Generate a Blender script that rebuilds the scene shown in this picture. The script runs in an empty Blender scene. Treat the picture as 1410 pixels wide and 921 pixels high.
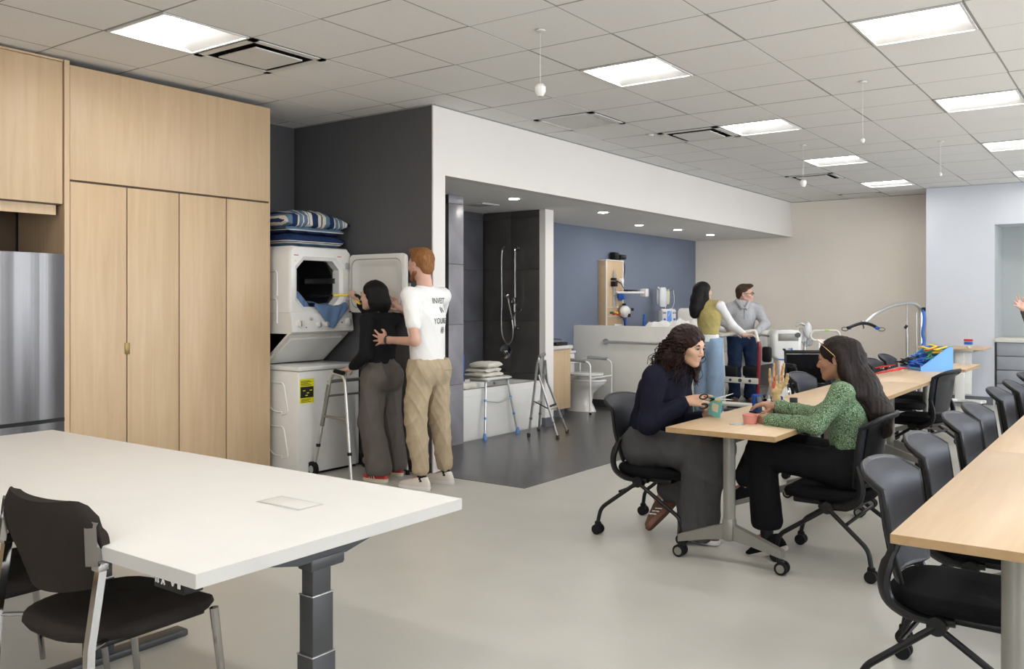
import bpy, bmesh, math, random
import numpy as np
from mathutils import Vector, Matrix, noise, Euler
import openvdb as vdb
PI = math.pi
S = bpy.context.scene
COL = S.collection
random.seed(7)
rng = np.random.default_rng(5)

# ------------------------------------------------------------------ camera
CAMZ, FPX, YAW, HY = 1.433, 1220.7, 0.62555, 414.6
cd = bpy.data.cameras.new('camera'); cam = bpy.data.objects.new('camera', cd); COL.objects.link(cam)
cam.location = (0, 0, CAMZ); cam.rotation_euler = (PI / 2, 0, YAW)
cd.sensor_width = 36; cd.lens = FPX / 1410 * 36; cd.shift_y = (HY - 460.5) / 1410; cd.clip_start = 0.05
S.camera = cam
# ------------------------------------------------------------------ world, exposure
w = bpy.data.worlds.new('world'); S.world = w; w.use_nodes = True
w.node_tree.nodes['Background'].inputs[0].default_value = (0.8, 0.85, 0.9, 1)
w.node_tree.nodes['Background'].inputs[1].default_value = 0.05
S.view_settings.view_transform = 'Standard'; S.view_settings.look = 'None'
S.view_settings.gamma = 1; S.view_settings.use_curve_mapping = False
S.view_settings.exposure = 1.30
LAMP = 12.0          # troffer lens
FILL = 4.0            # added panes that brighten the room
DOWN = 75.0          # recessed downlight
CEIL = 3.048

def W(px, py, X=None, Y=None, z=None, d=None):
    """a surveyed point: sight line of the photograph met with a known plane"""
    u = (px - 705) / FPX; v = (HY - py) / FPX; s, c = math.sin(YAW), math.cos(YAW)
    r = (-s + u * c, c + u * s, v)
    t = X / r[0] if X is not None else Y / r[1] if Y is not None else (z - CAMZ) / r[2] if z is not None else d
    return Vector((r[0] * t, r[1] * t, CAMZ + r[2] * t))

# ------------------------------------------------------------------ materials
def mat(name, rgb, rough=.5, metal=0., ns=None, amp=.08, bump=0., bs=80., stretch=(1, 1, 1), coat=0., spec=.5, emit=None, trans=0., alpha=1., sheen=0.):
    m = bpy.data.materials.new(name); m.use_nodes = True; nt = m.node_tree; b = nt.nodes['Principled BSDF']
    b.inputs['Roughness'].default_value = rough; b.inputs['Metallic'].default_value = metal
    b.inputs['Coat Weight'].default_value = coat; b.inputs['Specular IOR Level'].default_value = min(spec, .12) if rough >= .8 else spec
    b.inputs['Transmission Weight'].default_value = trans; b.inputs['Alpha'].default_value = alpha
    b.inputs['Sheen Weight'].default_value = sheen
    tc = nt.nodes.new('ShaderNodeTexCoord'); mp = nt.nodes.new('ShaderNodeMapping')
    mp.inputs['Scale'].default_value = stretch
    nt.links.new(tc.outputs['Object'], mp.inputs['Vector'])
    n = nt.nodes.new('ShaderNodeTexNoise'); n.inputs['Scale'].default_value = ns or 6.; n.inputs['Detail'].default_value = 5
    nt.links.new(mp.outputs[0], n.inputs['Vector'])
    r = nt.nodes.new('ShaderNodeValToRGB')
    r.color_ramp.elements[0].position = .3; r.color_ramp.elements[1].position = .7
    r.color_ramp.elements[0].color = [x * (1 - amp) for x in rgb] + [1]
    r.color_ramp.elements[1].color = [min(1, x * (1 + amp)) for x in rgb] + [1]
    nt.links.new(n.outputs['Fac'], r.inputs['Fac']); nt.links.new(r.outputs[0], b.inputs['Base Color'])
    if bump:
        n2 = nt.nodes.new('ShaderNodeTexNoise'); n2.inputs['Scale'].default_value = bs; n2.inputs['Detail'].default_value = 3
        bp = nt.nodes.new('ShaderNodeBump'); bp.inputs['Strength'].default_value = bump; bp.inputs['Distance'].default_value = .005
        nt.links.new(mp.outputs[0], n2.inputs['Vector']); nt.links.new(n2.outputs['Fac'], bp.inputs['Height'])
        nt.links.new(bp.outputs[0], b.inputs['Normal'])
    if emit:
        b.inputs['Emission Color'].default_value = (*emit[0], 1); b.inputs['Emission Strength'].default_value = emit[1]
    return m

def wood(name, c1, c2, axis='Z', rough=.45, sc=1.0):
    m = mat(name, c1, rough); nt = m.node_tree; b = nt.nodes['Principled BSDF']
    mp = [n for n in nt.nodes if n.type == 'MAPPING'][0]
    st = {'Z': (14, 14, .9), 'Y': (14, .9, 14), 'X': (.9, 14, 14)}[axis]
    mp.inputs['Scale'].default_value = [x * sc for x in st]
    n = [n for n in nt.nodes if n.type == 'TEX_NOISE'][0]; n.inputs['Scale'].default_value = 1.6; n.inputs['Detail'].default_value = 8
    n.inputs['Distortion'].default_value = .6
    r = [n for n in nt.nodes if n.type == 'VALTORGB'][0]
    r.color_ramp.elements[0].position = .25; r.color_ramp.elements[1].position = .75
    r.color_ramp.elements[0].color = (*c2, 1); r.color_ramp.elements[1].color = (*c1, 1)
    return m

def stripes(name, cols, axis=0, period=.3, rough=.9, off=0.):
    """woven stripes along one object axis: cols = [(position, rgb)...]"""
    m = mat(name, (1, 1, 1), rough, bump=.3, bs=300); nt = m.node_tree; b = nt.nodes['Principled BSDF']
    tc = [n for n in nt.nodes if n.type == 'TEX_COORD'][0]
    sx = nt.nodes.new('ShaderNodeSeparateXYZ'); nt.links.new(tc.outputs['Object'], sx.inputs[0])
    a = nt.nodes.new('ShaderNodeMath'); a.operation = 'MULTIPLY_ADD'; a.inputs[1].default_value = 1 / period; a.inputs[2].default_value = 10 + off
    f = nt.nodes.new('ShaderNodeMath'); f.operation = 'FRACT'
    nt.links.new(sx.outputs[axis], a.inputs[0]); nt.links.new(a.outputs[0], f.inputs[0])
    r = nt.nodes.new('ShaderNodeValToRGB'); r.color_ramp.interpolation = 'CONSTANT'
    el = r.color_ramp.elements
    while len(el) < len(cols): el.new(.5)
    for e, (p, c) in zip(el, cols): e.position = p
    for e, (p, c) in zip(el, cols): e.color = (*c, 1)
    nt.links.new(f.outputs[0], r.inputs['Fac']); nt.links.new(r.outputs[0], b.inputs['Base Color'])
    return m

M = {}
M['maple'] = wood('maple_laminate', (.585, .425, .265), (.50, .35, .205), 'Z')
M['maple_top'] = wood('maple_table_top', (.56, .405, .25), (.49, .345, .20), 'Y', .38)
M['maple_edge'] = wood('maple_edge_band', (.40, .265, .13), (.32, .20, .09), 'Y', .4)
M['dark_wood'] = mat('dark_brown_panel', (.10, .06, .03), .6)  # dark brown cupboard carcasses and back panel
M['white_lam'] = mat('white_laminate', (.62, .60, .56), .55, amp=.015)
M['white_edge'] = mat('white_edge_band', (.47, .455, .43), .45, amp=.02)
M['steel'] = mat('brushed_steel', (.165, .158, .16), .23, 1., ns=3, amp=.06, bump=.3, bs=.25, stretch=(40, 40, .2))
_nt = M['steel'].node_tree; _tg = _nt.nodes.new('ShaderNodeTangent'); _tg.direction_type = 'RADIAL'; _tg.axis = 'Z'
_nt.links.new(_tg.outputs[0], _nt.nodes['Principled BSDF'].inputs['Tangent']); _nt.nodes['Principled BSDF'].inputs['Anisotropic'].default_value = .92; _nt.nodes['Principled BSDF'].inputs['Anisotropic Rotation'].default_value = .25
M['chrome'] = mat('chrome', (.40, .39, .38), .12, 1., amp=.02)
M['satin'] = mat('satin_metal', (.55, .55, .54), .35, 1., amp=.04)
M['alu'] = mat('anodised_aluminium', (.60, .60, .59), .33, .85, amp=.04)
M['tbl_grey'] = mat('warm_grey_powder_coat', (.22, .212, .19), .4, .35, amp=.03)
M['dkgrey'] = mat('dark_grey_steel', (.055, .056, .06), .45, .3, amp=.05)
M['black'] = mat('black_plastic', (.006, .006, .0065), .42, amp=.1, bump=.05, spec=.3)
M['rubber'] = mat('black_rubber', (.008, .008, .008), .7, amp=.1, spec=.2)
M['slate'] = mat('slate_backrest_vinyl', (.017, .018, .027), .5, spec=.28, amp=.08, bump=.08, bs=400)
M['blackfab'] = mat('black_seat_fabric', (.006, .006, .007), .9, amp=.2, bump=.3, bs=500)
M['brownfab'] = mat('charcoal_brown_fabric', (.026, .021, .018), .85, amp=.12, bump=.3, bs=600)
M['white'] = mat('white_enamel', (.74, .73, .70), .25, amp=.02, coat=.3)
M['white_in'] = mat('white_moulded_liner', (.70, .68, .64), .32, amp=.02)
M['offwhite'] = mat('offwhite_plastic', (.70, .69, .66), .4, amp=.02)
M['drum'] = mat('dark_drum', (.05, .05, .052), .35, .7, ns=40)
M['ceram'] = mat('glazed_ceramic', (.78, .76, .73), .12, amp=.01, coat=.5)
M['blue'] = mat('bright_blue_plastic', (.02, .12, .50), .4, amp=.05)
M['binblue'] = mat('sky_blue_plastic', (.12, .33, .72), .38, amp=.04)
M['red'] = mat('red_plastic', (.55, .02, .02), .4, amp=.08)
M['yellow'] = mat('yellow_plastic', (.85, .60, .03), .4, amp=.05)
M['green'] = mat('dark_green_plastic', (.01, .16, .07), .4, amp=.05)
M['neoprene'] = mat('royal_blue_neoprene', (.018, .06, .25), .8, amp=.15, bump=.3, bs=300)
M['teal'] = mat('teal_card', (.16, .50, .46), .5, amp=.05)
M['pink'] = mat('salmon_plastic', (.62, .24, .20), .45, amp=.04)
M['brass'] = mat('brass', (.26, .19, .08), .45, 1.)
M['towel'] = mat('cream_terry', (.66, .62, .54), .95, amp=.06, bump=.7, bs=260, sheen=.3)
M['linen'] = mat('white_linen', (.78, .77, .76), .9, amp=.03, bump=.3, bs=60)
M['denimcloth'] = mat('faded_blue_cloth', (.13, .21, .36), .9, amp=.15, bump=.5, bs=200)
M['glass'] = mat('clear_plastic', (.85, .87, .9), .08, trans=.85, amp=.01)
M['ivbag'] = mat('white_fluid_bag', (.85, .86, .88), .2, trans=.25, amp=.02)
M['bone'] = mat('bone', (.50, .36, .16), .5, ns=60, amp=.3)
M['muscle'] = mat('muscle_red', (.50, .07, .03), .5, ns=60, amp=.25)
M['labely'] = mat('yellow_label', (.78, .72, .02), .5, amp=.02)
M['ink'] = mat('black_print', (.012, .012, .012), .6)
M['grille'] = mat('grille_dark', (.02, .02, .02), .8)
M['tbar'] = mat('white_ceiling_grid', (.66, .65, .63), .5, amp=.02)
M['grid'] = mat('grid_reveal_shadow', (.30, .295, .29), .7, amp=.02)  # grid darkened so its colour carries the shadow of the tile reveals
M['tile_c'] = mat('mineral_ceiling_tile', (.76, .75, .735), .95, ns=150, amp=.05, bump=.25, bs=220)
M['wall_white'] = mat('warm_white_paint', (.74, .70, .665), .8, ns=2, amp=.01, bump=.03, bs=200)
M['wall_soffit'] = mat('alcove_ceiling_paint', (.80, .79, .76), .8, ns=2, amp=.01)
M['wall_char'] = mat('charcoal_paint', (.088, .087, .092), .75, ns=3, amp=.03, bump=.04, bs=200)
M['wall_blue'] = mat('slate_blue_paint', (.175, .20, .262), .8, ns=3, amp=.02, bump=.03, bs=200)
M['wall_beige'] = mat('beige_paint', (.80, .73, .645), .8, ns=2, amp=.012, bump=.03, bs=200)
M['wall_grey'] = mat('pale_blue_grey_paint', (.56, .58, .62), .8, ns=2, amp=.012, bump=.03, bs=200)
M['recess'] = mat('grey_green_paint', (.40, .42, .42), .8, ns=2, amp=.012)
M['floor'] = mat('grey_beige_vinyl', (.455, .44, .395), .33, ns=3, amp=.035, bump=.03, bs=60)
M['floor_d'] = mat('dark_grey_vinyl', (.075, .073, .072), .28, ns=4, amp=.06, bump=.05, bs=60)
M['base'] = mat('slate_rubber_base', (.12, .125, .14), .6, amp=.03)
M['base_d'] = mat('dark_rubber_base', (.03, .03, .033), .6, amp=.03)
M['tile_l'] = mat('lavender_grey_tile', (.235, .225, .245), .35, ns=5, amp=.14, bump=.06, bs=20)
M['tile_d'] = mat('dark_concrete_tile', (.062, .056, .052), .32, ns=4, amp=.22, bump=.06, bs=20)
M['tile_m'] = mat('mid_grey_tile', (.085, .085, .095), .3, ns=4, amp=.2, bump=.06, bs=20)
M['grout'] = mat('tile_grout', (.045, .043, .042), .8)
M['lens'] = mat('troffer_lens', (.9, .9, .9), .5, emit=((1, .975, .95), LAMP))
M['dlens'] = mat('downlight_lens', (.9, .9, .9), .5, emit=((1, .95, .88), DOWN))
M['reflector'] = mat('troffer_reflector', (.60, .60, .59), .5, amp=.01)
M['drawer'] = mat('grey_drawer_laminate', (.27, .285, .31), .5, amp=.03)

# ------------------------------------------------------------------ mesh builder
def frames(path):
    T = []
    for i in range(len(path)):
        a = path[max(0, i - 1)]; b = path[min(len(path) - 1, i + 1)]
        t = (b - a); T.append(t.normalized() if t.length > 1e-9 else Vector((0, 0, 1)))
    n = T[0].orthogonal().normalized(); out = []
    for t in T:
        n = (n - t * n.dot(t))
        n = n.normalized() if n.length > 1e-6 else t.orthogonal().normalized()
        out.append((t, n, t.cross(n)))
    return out

def smooth_path(pts, k=6, closed=False):
    P = [Vector(p) for p in pts]; n = len(P); out = []
    g = (lambda i: P[i % n]) if closed else (lambda i: P[max(0, min(n - 1, i))])
    for i in range(n if closed else n - 1):
        p0, p1, p2, p3 = g(i - 1), g(i), g(i + 1), g(i + 2)
        for j in range(k):
            t = j / k
            out.append(.5 * ((2 * p1) + (p2 - p0) * t + (2 * p0 - 5 * p1 + 4 * p2 - p3) * t * t + (3 * p1 - p0 - 3 * p2 + p3) * t ** 3))
    if not closed: out.append(P[-1].copy())
    return out

def fillet(pts, r, k=4):
    P = [Vector(p) for p in pts]; out = [P[0]]
    for i in range(1, len(P) - 1):
        a = (P[i - 1] - P[i]); b = (P[i + 1] - P[i]); rr = min(r, a.length * .45, b.length * .45)
        p0 = P[i] + a.normalized() * rr; p1 = P[i] + b.normalized() * rr
        for j in range(k + 1):
            t = j / k; out.append(p0 * (1 - t) ** 2 + P[i] * 2 * t * (1 - t) + p1 * t * t)
    out.append(P[-1]); return out

class MB:
    def __init__(s): s.v = []; s.f = []
    def add(s, vs, fs, m=None):
        o = len(s.v)
        s.v += [tuple(m @ Vector(q)) if m else tuple(q) for q in vs]
        s.f += [tuple(i + o for i in f) for f in fs]; return s
    def box(s, c, d, m=None, r=0.):
        x, y, z = d[0] / 2, d[1] / 2, d[2] / 2
        if r <= 0:
            vs = [(c[0] + i * x, c[1] + j * y, c[2] + k * z) for i in (-1, 1) for j in (-1, 1) for k in (-1, 1)]
            return s.add(vs, [(0, 1, 3, 2), (4, 6, 7, 5), (0, 4, 5, 1), (2, 3, 7, 6), (0, 2, 6, 4), (1, 5, 7, 3)], m)
        bm = bmesh.new(); bmesh.ops.create_cube(bm, size=1)
        for v in bm.verts: v.co = Vector((v.co.x * d[0], v.co.y * d[1], v.co.z * d[2]))
        bmesh.ops.bevel(bm, geom=bm.edges[:], offset=min(r, min(d) * .49), segments=2, affect='EDGES', profile=.5)
        bm.verts.index_update()
        vs = [v.co + Vector(c) for v in bm.verts]; fs = [[v.index for v in f.verts] for f in bm.faces]; bm.free()
        return s.add(vs, fs, m)
    def b2(s, lo, hi, m=None, r=0.):
        return s.box([(a + b) / 2 for a, b in zip(lo, hi)], [abs(b - a) for a, b in zip(lo, hi)], m, r)
    def tube(s, path, r, n=8, m=None, closed=False, flat=1.):
        P = [Vector(p) for p in path]; F = frames(P); vs = []; L = len(P)
        for i, (p, (t, a, b)) in enumerate(zip(P, F)):
            rr = r[i] if isinstance(r, (list, tuple)) else r
            for k in range(n):
                q = 2 * PI * k / n; vs.append(p + a * (rr * math.cos(q)) + b * (rr * flat * math.sin(q)))
        fs = [(i * n + k, i * n + (k + 1) % n, (i + 1) * n + (k + 1) % n, (i + 1) * n + k) for i in range(L - 1) for k in range(n)]
        if closed: fs += [((L - 1) * n + k, (L - 1) * n + (k + 1) % n, (k + 1) % n, k) for k in range(n)]
        else: fs += [tuple(range(n))[::-1], tuple((L - 1) * n + k for k in range(n))]
        return s.add(vs, fs, m)
    def cyl(s, a, b, r, n=14, r2=None, m=None):
        return s.tube([a, b], [r, r if r2 is None else r2], n, m)
    def lathe(s, prof, c=(0, 0, 0), n=24, m=None):
        vs = [(c[0] + r * math.cos(2 * PI * k / n), c[1] + r * math.sin(2 * PI * k / n), c[2] + z) for r, z in prof for k in range(n)]
        L = len(prof)
        fs = [(i * n + k, i * n + (k + 1) % n, (i + 1) * n + (k + 1) % n, (i + 1) * n + k) for i in range(L - 1) for k in range(n)]
        fs += [tuple(range(n))[::-1], tuple((L - 1) * n + k for k in range(n))]
        return s.add(vs, fs, m)
    def ell(s, c, r, m=None, n=14):
        vs = []; k = n // 2
        for i in range(1, k):
            a = PI * i / k
            for j in range(n):
                b = 2 * PI * j / n; vs.append((c[0] + r[0] * math.sin(a) * math.cos(b), c[1] + r[1] * math.sin(a) * math.sin(b), c[2] + r[2] * math.cos(a)))
        vs += [(c[0], c[1], c[2] + r[2]), (c[0], c[1], c[2] - r[2])]; t = len(vs) - 2
        fs = [(i * n + j, (i + 1) * n + j, (i + 1) * n + (j + 1) % n, i * n + (j + 1) % n) for i in range(k - 2) for j in range(n)]
        fs += [(t, j, (j + 1) % n) for j in range(n)] + [(t + 1, (k - 2) * n + (j + 1) % n, (k - 2) * n + j) for j in range(n)]
        return s.add(vs, fs, m)
    def prism(s, poly, h0, h1, m=None):
        n = len(poly); vs = [(x, y, h0) for x, y in poly] + [(x, y, h1) for x, y in poly]
        fs = [tuple(range(n))[::-1], tuple(range(n, 2 * n))] + [(i, (i + 1) % n, n + (i + 1) % n, n + i) for i in range(n)]
        return s.add(vs, fs, m)
    def loft(s, rings, m=None, caps=True):
        n = len(rings[0]); vs = [p for r in rings for p in r]; L = len(rings)
        fs = [(i * n + k, i * n + (k + 1) % n, (i + 1) * n + (k + 1) % n, (i + 1) * n + k) for i in range(L - 1) for k in range(n)]
        if caps: fs += [tuple(range(n))[::-1], tuple((L - 1) * n + k for k in range(n))]
        return s.add(vs, fs, m)
    def sheet(s, G, t, m=None):
        """grid of points given a thickness"""
        R, C = len(G), len(G[0]); G = [[Vector(p) for p in r] for r in G]; top = []; bot = []
        for i in range(R):
            for j in range(C):
                du = G[i][min(C - 1, j + 1)] - G[i][max(0, j - 1)]; dv = G[min(R - 1, i + 1)][j] - G[max(0, i - 1)][j]
                nn = du.cross(dv); nn = nn.normalized() if nn.length > 1e-12 else Vector((0, 0, 1))
                top.append(G[i][j] + nn * t / 2); bot.append(G[i][j] - nn * t / 2)
        N = R * C; I = lambda i, j: i * C + j
        fs = []
        for i in range(R - 1):
            for j in range(C - 1):
                fs.append((I(i, j), I(i, j + 1), I(i + 1, j + 1), I(i + 1, j)))
                fs.append((N + I(i, j), N + I(i + 1, j), N + I(i + 1, j + 1), N + I(i, j + 1)))
        for j in range(C - 1):
            fs.append((I(0, j), N + I(0, j), N + I(0, j + 1), I(0, j + 1))); fs.append((I(R - 1, j + 1), N + I(R - 1, j + 1), N + I(R - 1, j), I(R - 1, j)))
        for i in range(R - 1):
            fs.append((I(i + 1, 0), N + I(i + 1, 0), N + I(i, 0), I(i, 0))); fs.append((I(i, C - 1), N + I(i, C - 1), N + I(i + 1, C - 1), I(i + 1, C - 1)))
        return s.add(top + bot, fs, m)
    def mesh(s, name, m, ang=35):
        me = bpy.data.meshes.new(name); me.from_pydata(s.v, [], s.f); me.validate(); me.update()
        me.materials.append(M[m] if isinstance(m, str) else m)
        me.polygons.foreach_set('use_smooth', [True] * len(me.polygons)); me.set_sharp_from_angle(angle=math.radians(ang))
        return me
    def build(s, name, m, parent=None, loc=None, rot=None, ang=35, kind=None):
        return link(name, s.mesh(name, m, ang), parent, loc, rot, kind)

def link(name, me, parent=None, loc=None, rot=None, kind=None):
    o = bpy.data.objects.new(name, me); COL.objects.link(o)
    if parent: o.parent = parent
    if loc is not None: o.location = loc
    if rot is not None: o.rotation_euler = rot
    if kind: o['kind'] = kind
    return o

def tag(o, label, cat, group=None):
    o['label'] = label; o['category'] = cat
    if group: o['group'] = group
    return o

def thing(name, label, cat, loc=(0, 0, 0), rz=0., group=None):
    o = bpy.data.objects.new(name, None); COL.objects.link(o); o.location = loc; o.rotation_euler = (0, 0, rz)
    o.empty_display_size = .1
    return tag(o, label, cat, group)

def dup(root, loc, rz, label, group=None):
    def cp(o, par):
        c = o.copy(); COL.objects.link(c); c.parent = par
        for ch in list(o.children): cp(ch, c)
        return c
    r = cp(root, None); r.location = loc; r.rotation_euler = (0, 0, rz); r['label'] = label
    if group: r['group'] = group
    return r

def T(x=0, y=0, z=0, rx=0, ry=0, rz=0):
    return Matrix.Translation((x, y, z)) @ Euler((rx, ry, rz)).to_matrix().to_4x4()

def struct(name, mb, m, parent=None, ang=35):
    return mb.build(name, m, parent, ang=ang, kind=None if parent else 'structure')
# ================================================================== room shell
XL, YG, XS, YF, YR = -6.52, 5.54, -4.80, 14.50, 13.80      # left wall, grey wall, soffit, far wall, pale wall
SOF = 2.485
PX1, PY0 = 4.2, -4.2
fl = struct('floor', MB().b2((-6.7, PY0 - .1, -.10), (PX1 + .1, 14.8, 0)), 'floor')
# dark wet-area floor: flush sheet let into the main floor
struct('trim_1', MB().b2((XL, YG + .01, 0), (-3.89, 10.44, .003)), 'floor_d')
struct('wall_left', MB().b2((-6.7, PY0, 0), (XL, YG + .06, CEIL)), 'wall_char')
struct('wall_charcoal', MB().b2((XL, YG, 0), (XS - .015, YG + .15, CEIL)), 'wall_char')
struct('trim_2', MB().b2((XS - .015, YG - .003, 0), (XS, YG + .15, CEIL)), 'wall_white')
struct('wall_soffit', MB().b2((XS - .12, YG + .15, SOF), (XS, YF, CEIL)), 'wall_white')
struct('ceiling_alcove', MB().b2((-6.7, YG + .15, SOF), (XS - .12, YF, SOF + .06)), 'wall_soffit')
struct('wall_blue', MB().b2((-6.7, 8.6, 0), (XL + .02, YF + .1, SOF)), 'wall_blue')
struct('wall_far', MB().b2((-6.7, YF, 0), (-2.4, YF + .15, CEIL)), 'wall_beige')
mb = MB(); mb.b2((-2.632, YR, 0), (-1.765, YF, CEIL)); mb.b2((-1.765, YR, 2.49), (1.6, YF, CEIL)); mb.b2((1.6, YR, 0), (PX1, YF, CEIL))
struct('wall_pale', mb, 'wall_grey')
mb = MB(); mb.b2((-1.765, YF - .02, 0), (1.6, YF + .1, 2.49)); mb.b2((-1.766, YR + .02, 0), (-1.76, YF, 2.489))
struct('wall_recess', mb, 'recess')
struct('wall_right', MB().b2((PX1, PY0, 0), (PX1 + .15, YF, CEIL)), 'wall_white')
struct('wall_behind', MB().b2((-6.7, PY0 - .15, 0), (PX1, PY0, CEIL)), 'wall_white')
# unseen windows added behind and right of the viewer to brighten the room
M['fill_glow'] = mat('bright_window_pane', (.9, .9, .9), .3, emit=((.86, .93, 1.0), FILL))
for k, y in enumerate((3.1, 6.1, 9.1, 12.1)):
    wf = struct('added_window_%d' % (k + 1), MB().b2((PX1 - .03, y - 1.15, .85), (PX1 - .002, y + 1.15, 2.75)), 'tbar')
    MB().b2((PX1 - .045, y - 1.1, .90), (PX1 - .031, y - .02, 2.70)).build('pane', 'fill_glow', wf); MB().b2((PX1 - .045, y + .02, .90), (PX1 - .031, y + 1.1, 2.70)).build('pane', 'fill_glow', wf)
for k, x in enumerate((.8,)):
    wf = struct('added_window_%d' % (k + 5), MB().b2((x - 1.15, PY0 + .002, .85), (x + 1.15, PY0 + .03, 2.75)), 'tbar')
    MB().b2((x - 1.10, PY0 + .031, .90), (x - .02, PY0 + .045, 2.70)).build('pane', 'fill_glow', wf); MB().b2((x + .02, PY0 + .031, .90), (x + 1.10, PY0 + .045, 2.70)).build('pane', 'fill_glow', wf)
# bases
struct('baseboard_charcoal', MB().b2((XL, YG - .012, 0), (XS - .02, YG, .10)), 'base_d')
struct('baseboard_far', MB().b2((-6.5, YF - .012, 0), (-2.64, YF, .10)), 'base')
struct('baseboard_pale', MB().b2((-2.644, YR - .012, 0), (-1.78, YR, .11)), 'base')
struct('baseboard_blue', MB().b2((XL + .02, 9.45, 0), (XL + .032, YF, .10)), 'base')

# ---- ceiling: tiles, grid
TS = .6096; GX, GY = -3.266, 5.312
ceil = struct('ceiling', MB().b2((-6.7, PY0 - .1, CEIL + .16), (PX1 + .15, YF + .1, CEIL + .2)), 'tile_c')
LIGHTS = [(-3, -4), (0, 0), (3, 0), (0, 4), (3, 4), (0, 8), (3, 8), (0, 12), (3, 12), (0, -4), (3, -4), (6, -4), (9, -4), (6, 0), (9, 0), (6, 4), (9, 4), (6, 8), (9, 8), (6, 12),
          (-3, -8), (0, -8), (3, -8), (6, -8), (-3, -12), (0, -12), (3, -12), (6, -12), (9, -8), (9, -12)]
DIFF = [(-3, -3), (-1, 4), (-1, 10)]
RET = [(-2, 2), (-1, 14)]
taken = set(LIGHTS) | set(DIFF) | set(RET)
def in_ceiling(x0, y0, x1, y1):
    x0 = max(x0, XL); x1 = min(x1, PX1); y0 = max(y0, PY0); y1 = min(y1, YF)
    if y0 >= YG and x0 < XS: x0 = XS
    elif y1 > YG and x0 < XS and x1 <= XS: y1 = YG
    if y0 >= YR and x1 > -2.632: x1 = -2.632
    return (x0, y0, x1, y1) if x1 - x0 > .02 and y1 - y0 > .02 else None
def sees(x, y, lo=-.66, hi=.66):
    d = -math.sin(YAW) * x + math.cos(YAW) * y; r = math.cos(YAW) * x + math.sin(YAW) * y
    return d > 3.2 and lo < r / d < hi
cache = {}; rest = MB(); ntile = 0
for i in range(-6, 13):
    for j in range(-16, 16):
        if (i, j) in taken: continue
        b = in_ceiling(GX + i * TS, GY + j * TS, GX + (i + 1) * TS, GY + (j + 1) * TS)
        if not b: continue
        w_, h_ = round(b[2] - b[0] - .009, 3), round(b[3] - b[1] - .010, 3)
        if w_ <= 0 or h_ <= 0: continue
        cx, cy = (b[0] + b[2]) / 2, (b[1] + b[3]) / 2
        if sees(cx, cy):
            k = (w_, h_)
            if k not in cache: cache[k] = MB().box((0, 0, 0), (w_, h_, .016)).mesh('ceiling_tile', 'tile_c')
            link('ceiling_tile', cache[k], ceil, (cx, cy, CEIL + .0125 + (ntile * 7 % 5) * .0006)); ntile += 1
        else: rest.box((cx, cy, CEIL + .0125), (w_, h_, .016))
rest.build('ceiling_tiles_beyond_view', 'tile_c', ceil, kind='stuff')
g = MB()
for i in range(-6, 14):
    x = GX + i * TS
    if x < XL or x > PX1: continue
    y1 = YG if x < XS else (YF if x < -2.632 else YR)
    g.b2((x - .0075, PY0, CEIL + .006), (x + .0075, y1, CEIL + .02))
for j in range(-16, 16):
    y = GY + j * TS
    if y < PY0 or y > YF: continue
    g.b2((XL if y < YG else XS, y - .0075, CEIL + .006), (PX1 if y < YR else -2.632, y + .0075, CEIL + .02))
g.b2((XL, PY0, CEIL - .001), (XL + .02, YG, CEIL + .02)); g.b2((XS, YG, CEIL - .001), (XS + .02, YF, CEIL + .02)); g.b2((XL, YG - .02, CEIL - .001), (XS, YG, CEIL + .02))
g.build('ceiling_grid', 'grid', ceil)

# ---- troffers
def cell(i, j): return (GX + (i + .5) * TS, GY + (j + .5) * TS, CEIL)
fr = MB(); h = .292
for sx, sy, a, b in ((0, 1, h, .012), (0, -1, h, .012), (1, 0, .012, h), (-1, 0, .012, h)):
    fr.box((sx * (h - .006), sy * (h - .006), .004), (2 * a if sx == 0 else .014, 2 * b if sy == 0 else .014, .012))
rf = MB()
for sy in (1, -1):
    rf.add([(-.28, sy * .28, .004), (.28, sy * .28, .004), (.28, sy * .125, .06), (-.28, sy * .125, .06)], [(0, 1, 2, 3)])
for sx in (1, -1):
    rf.add([(sx * .28, -.28, .004), (sx * .28, .28, .004), (sx * .28, .28, .075), (sx * .28, -.28, .075)], [(0, 1, 2, 3)])
rf.b2((-.29, -.29, .075), (.29, .29, .08))
ln = MB(); ln.loft([[(x, -.125, .058), (x, -.09, .032), (x, -.03, .018), (x, .03, .018), (x, .09, .032), (x, .125, .058)] for x in (-.265, .265)])
me = [fr.mesh('frame', 'tbar'), rf.mesh('reflector', 'reflector'), ln.mesh('lens', 'lens', 60)]
LN = {(-3, -4): 'square ceiling light above the tall wood cupboards', (0, 0): 'square ceiling light between the nearest hanging sensor and the large near light',
      (3, 0): 'largest square ceiling light at the upper right', (0, 4): 'square ceiling light beside the middle air diffuser', (3, 4): 'second ceiling light of the right-hand row, above a hanging cord',
      (0, 8): 'square ceiling light beside the farthest air diffuser', (3, 8): 'third ceiling light of the right-hand row', (0, 12): 'farthest ceiling light, near the beige wall', (3, 12): 'farthest ceiling light of the right-hand row, above the pale wall'}
for n_, (i, j) in enumerate(LIGHTS):
    t = thing('ceiling_light', LN.get((i, j), 'square ceiling light outside the picture, behind or right of the viewer'), 'ceiling light', cell(i, j), 0, 'square ceiling lights')
    for m_ in me: link(m_.name.split('.')[0], m_, t)
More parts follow.
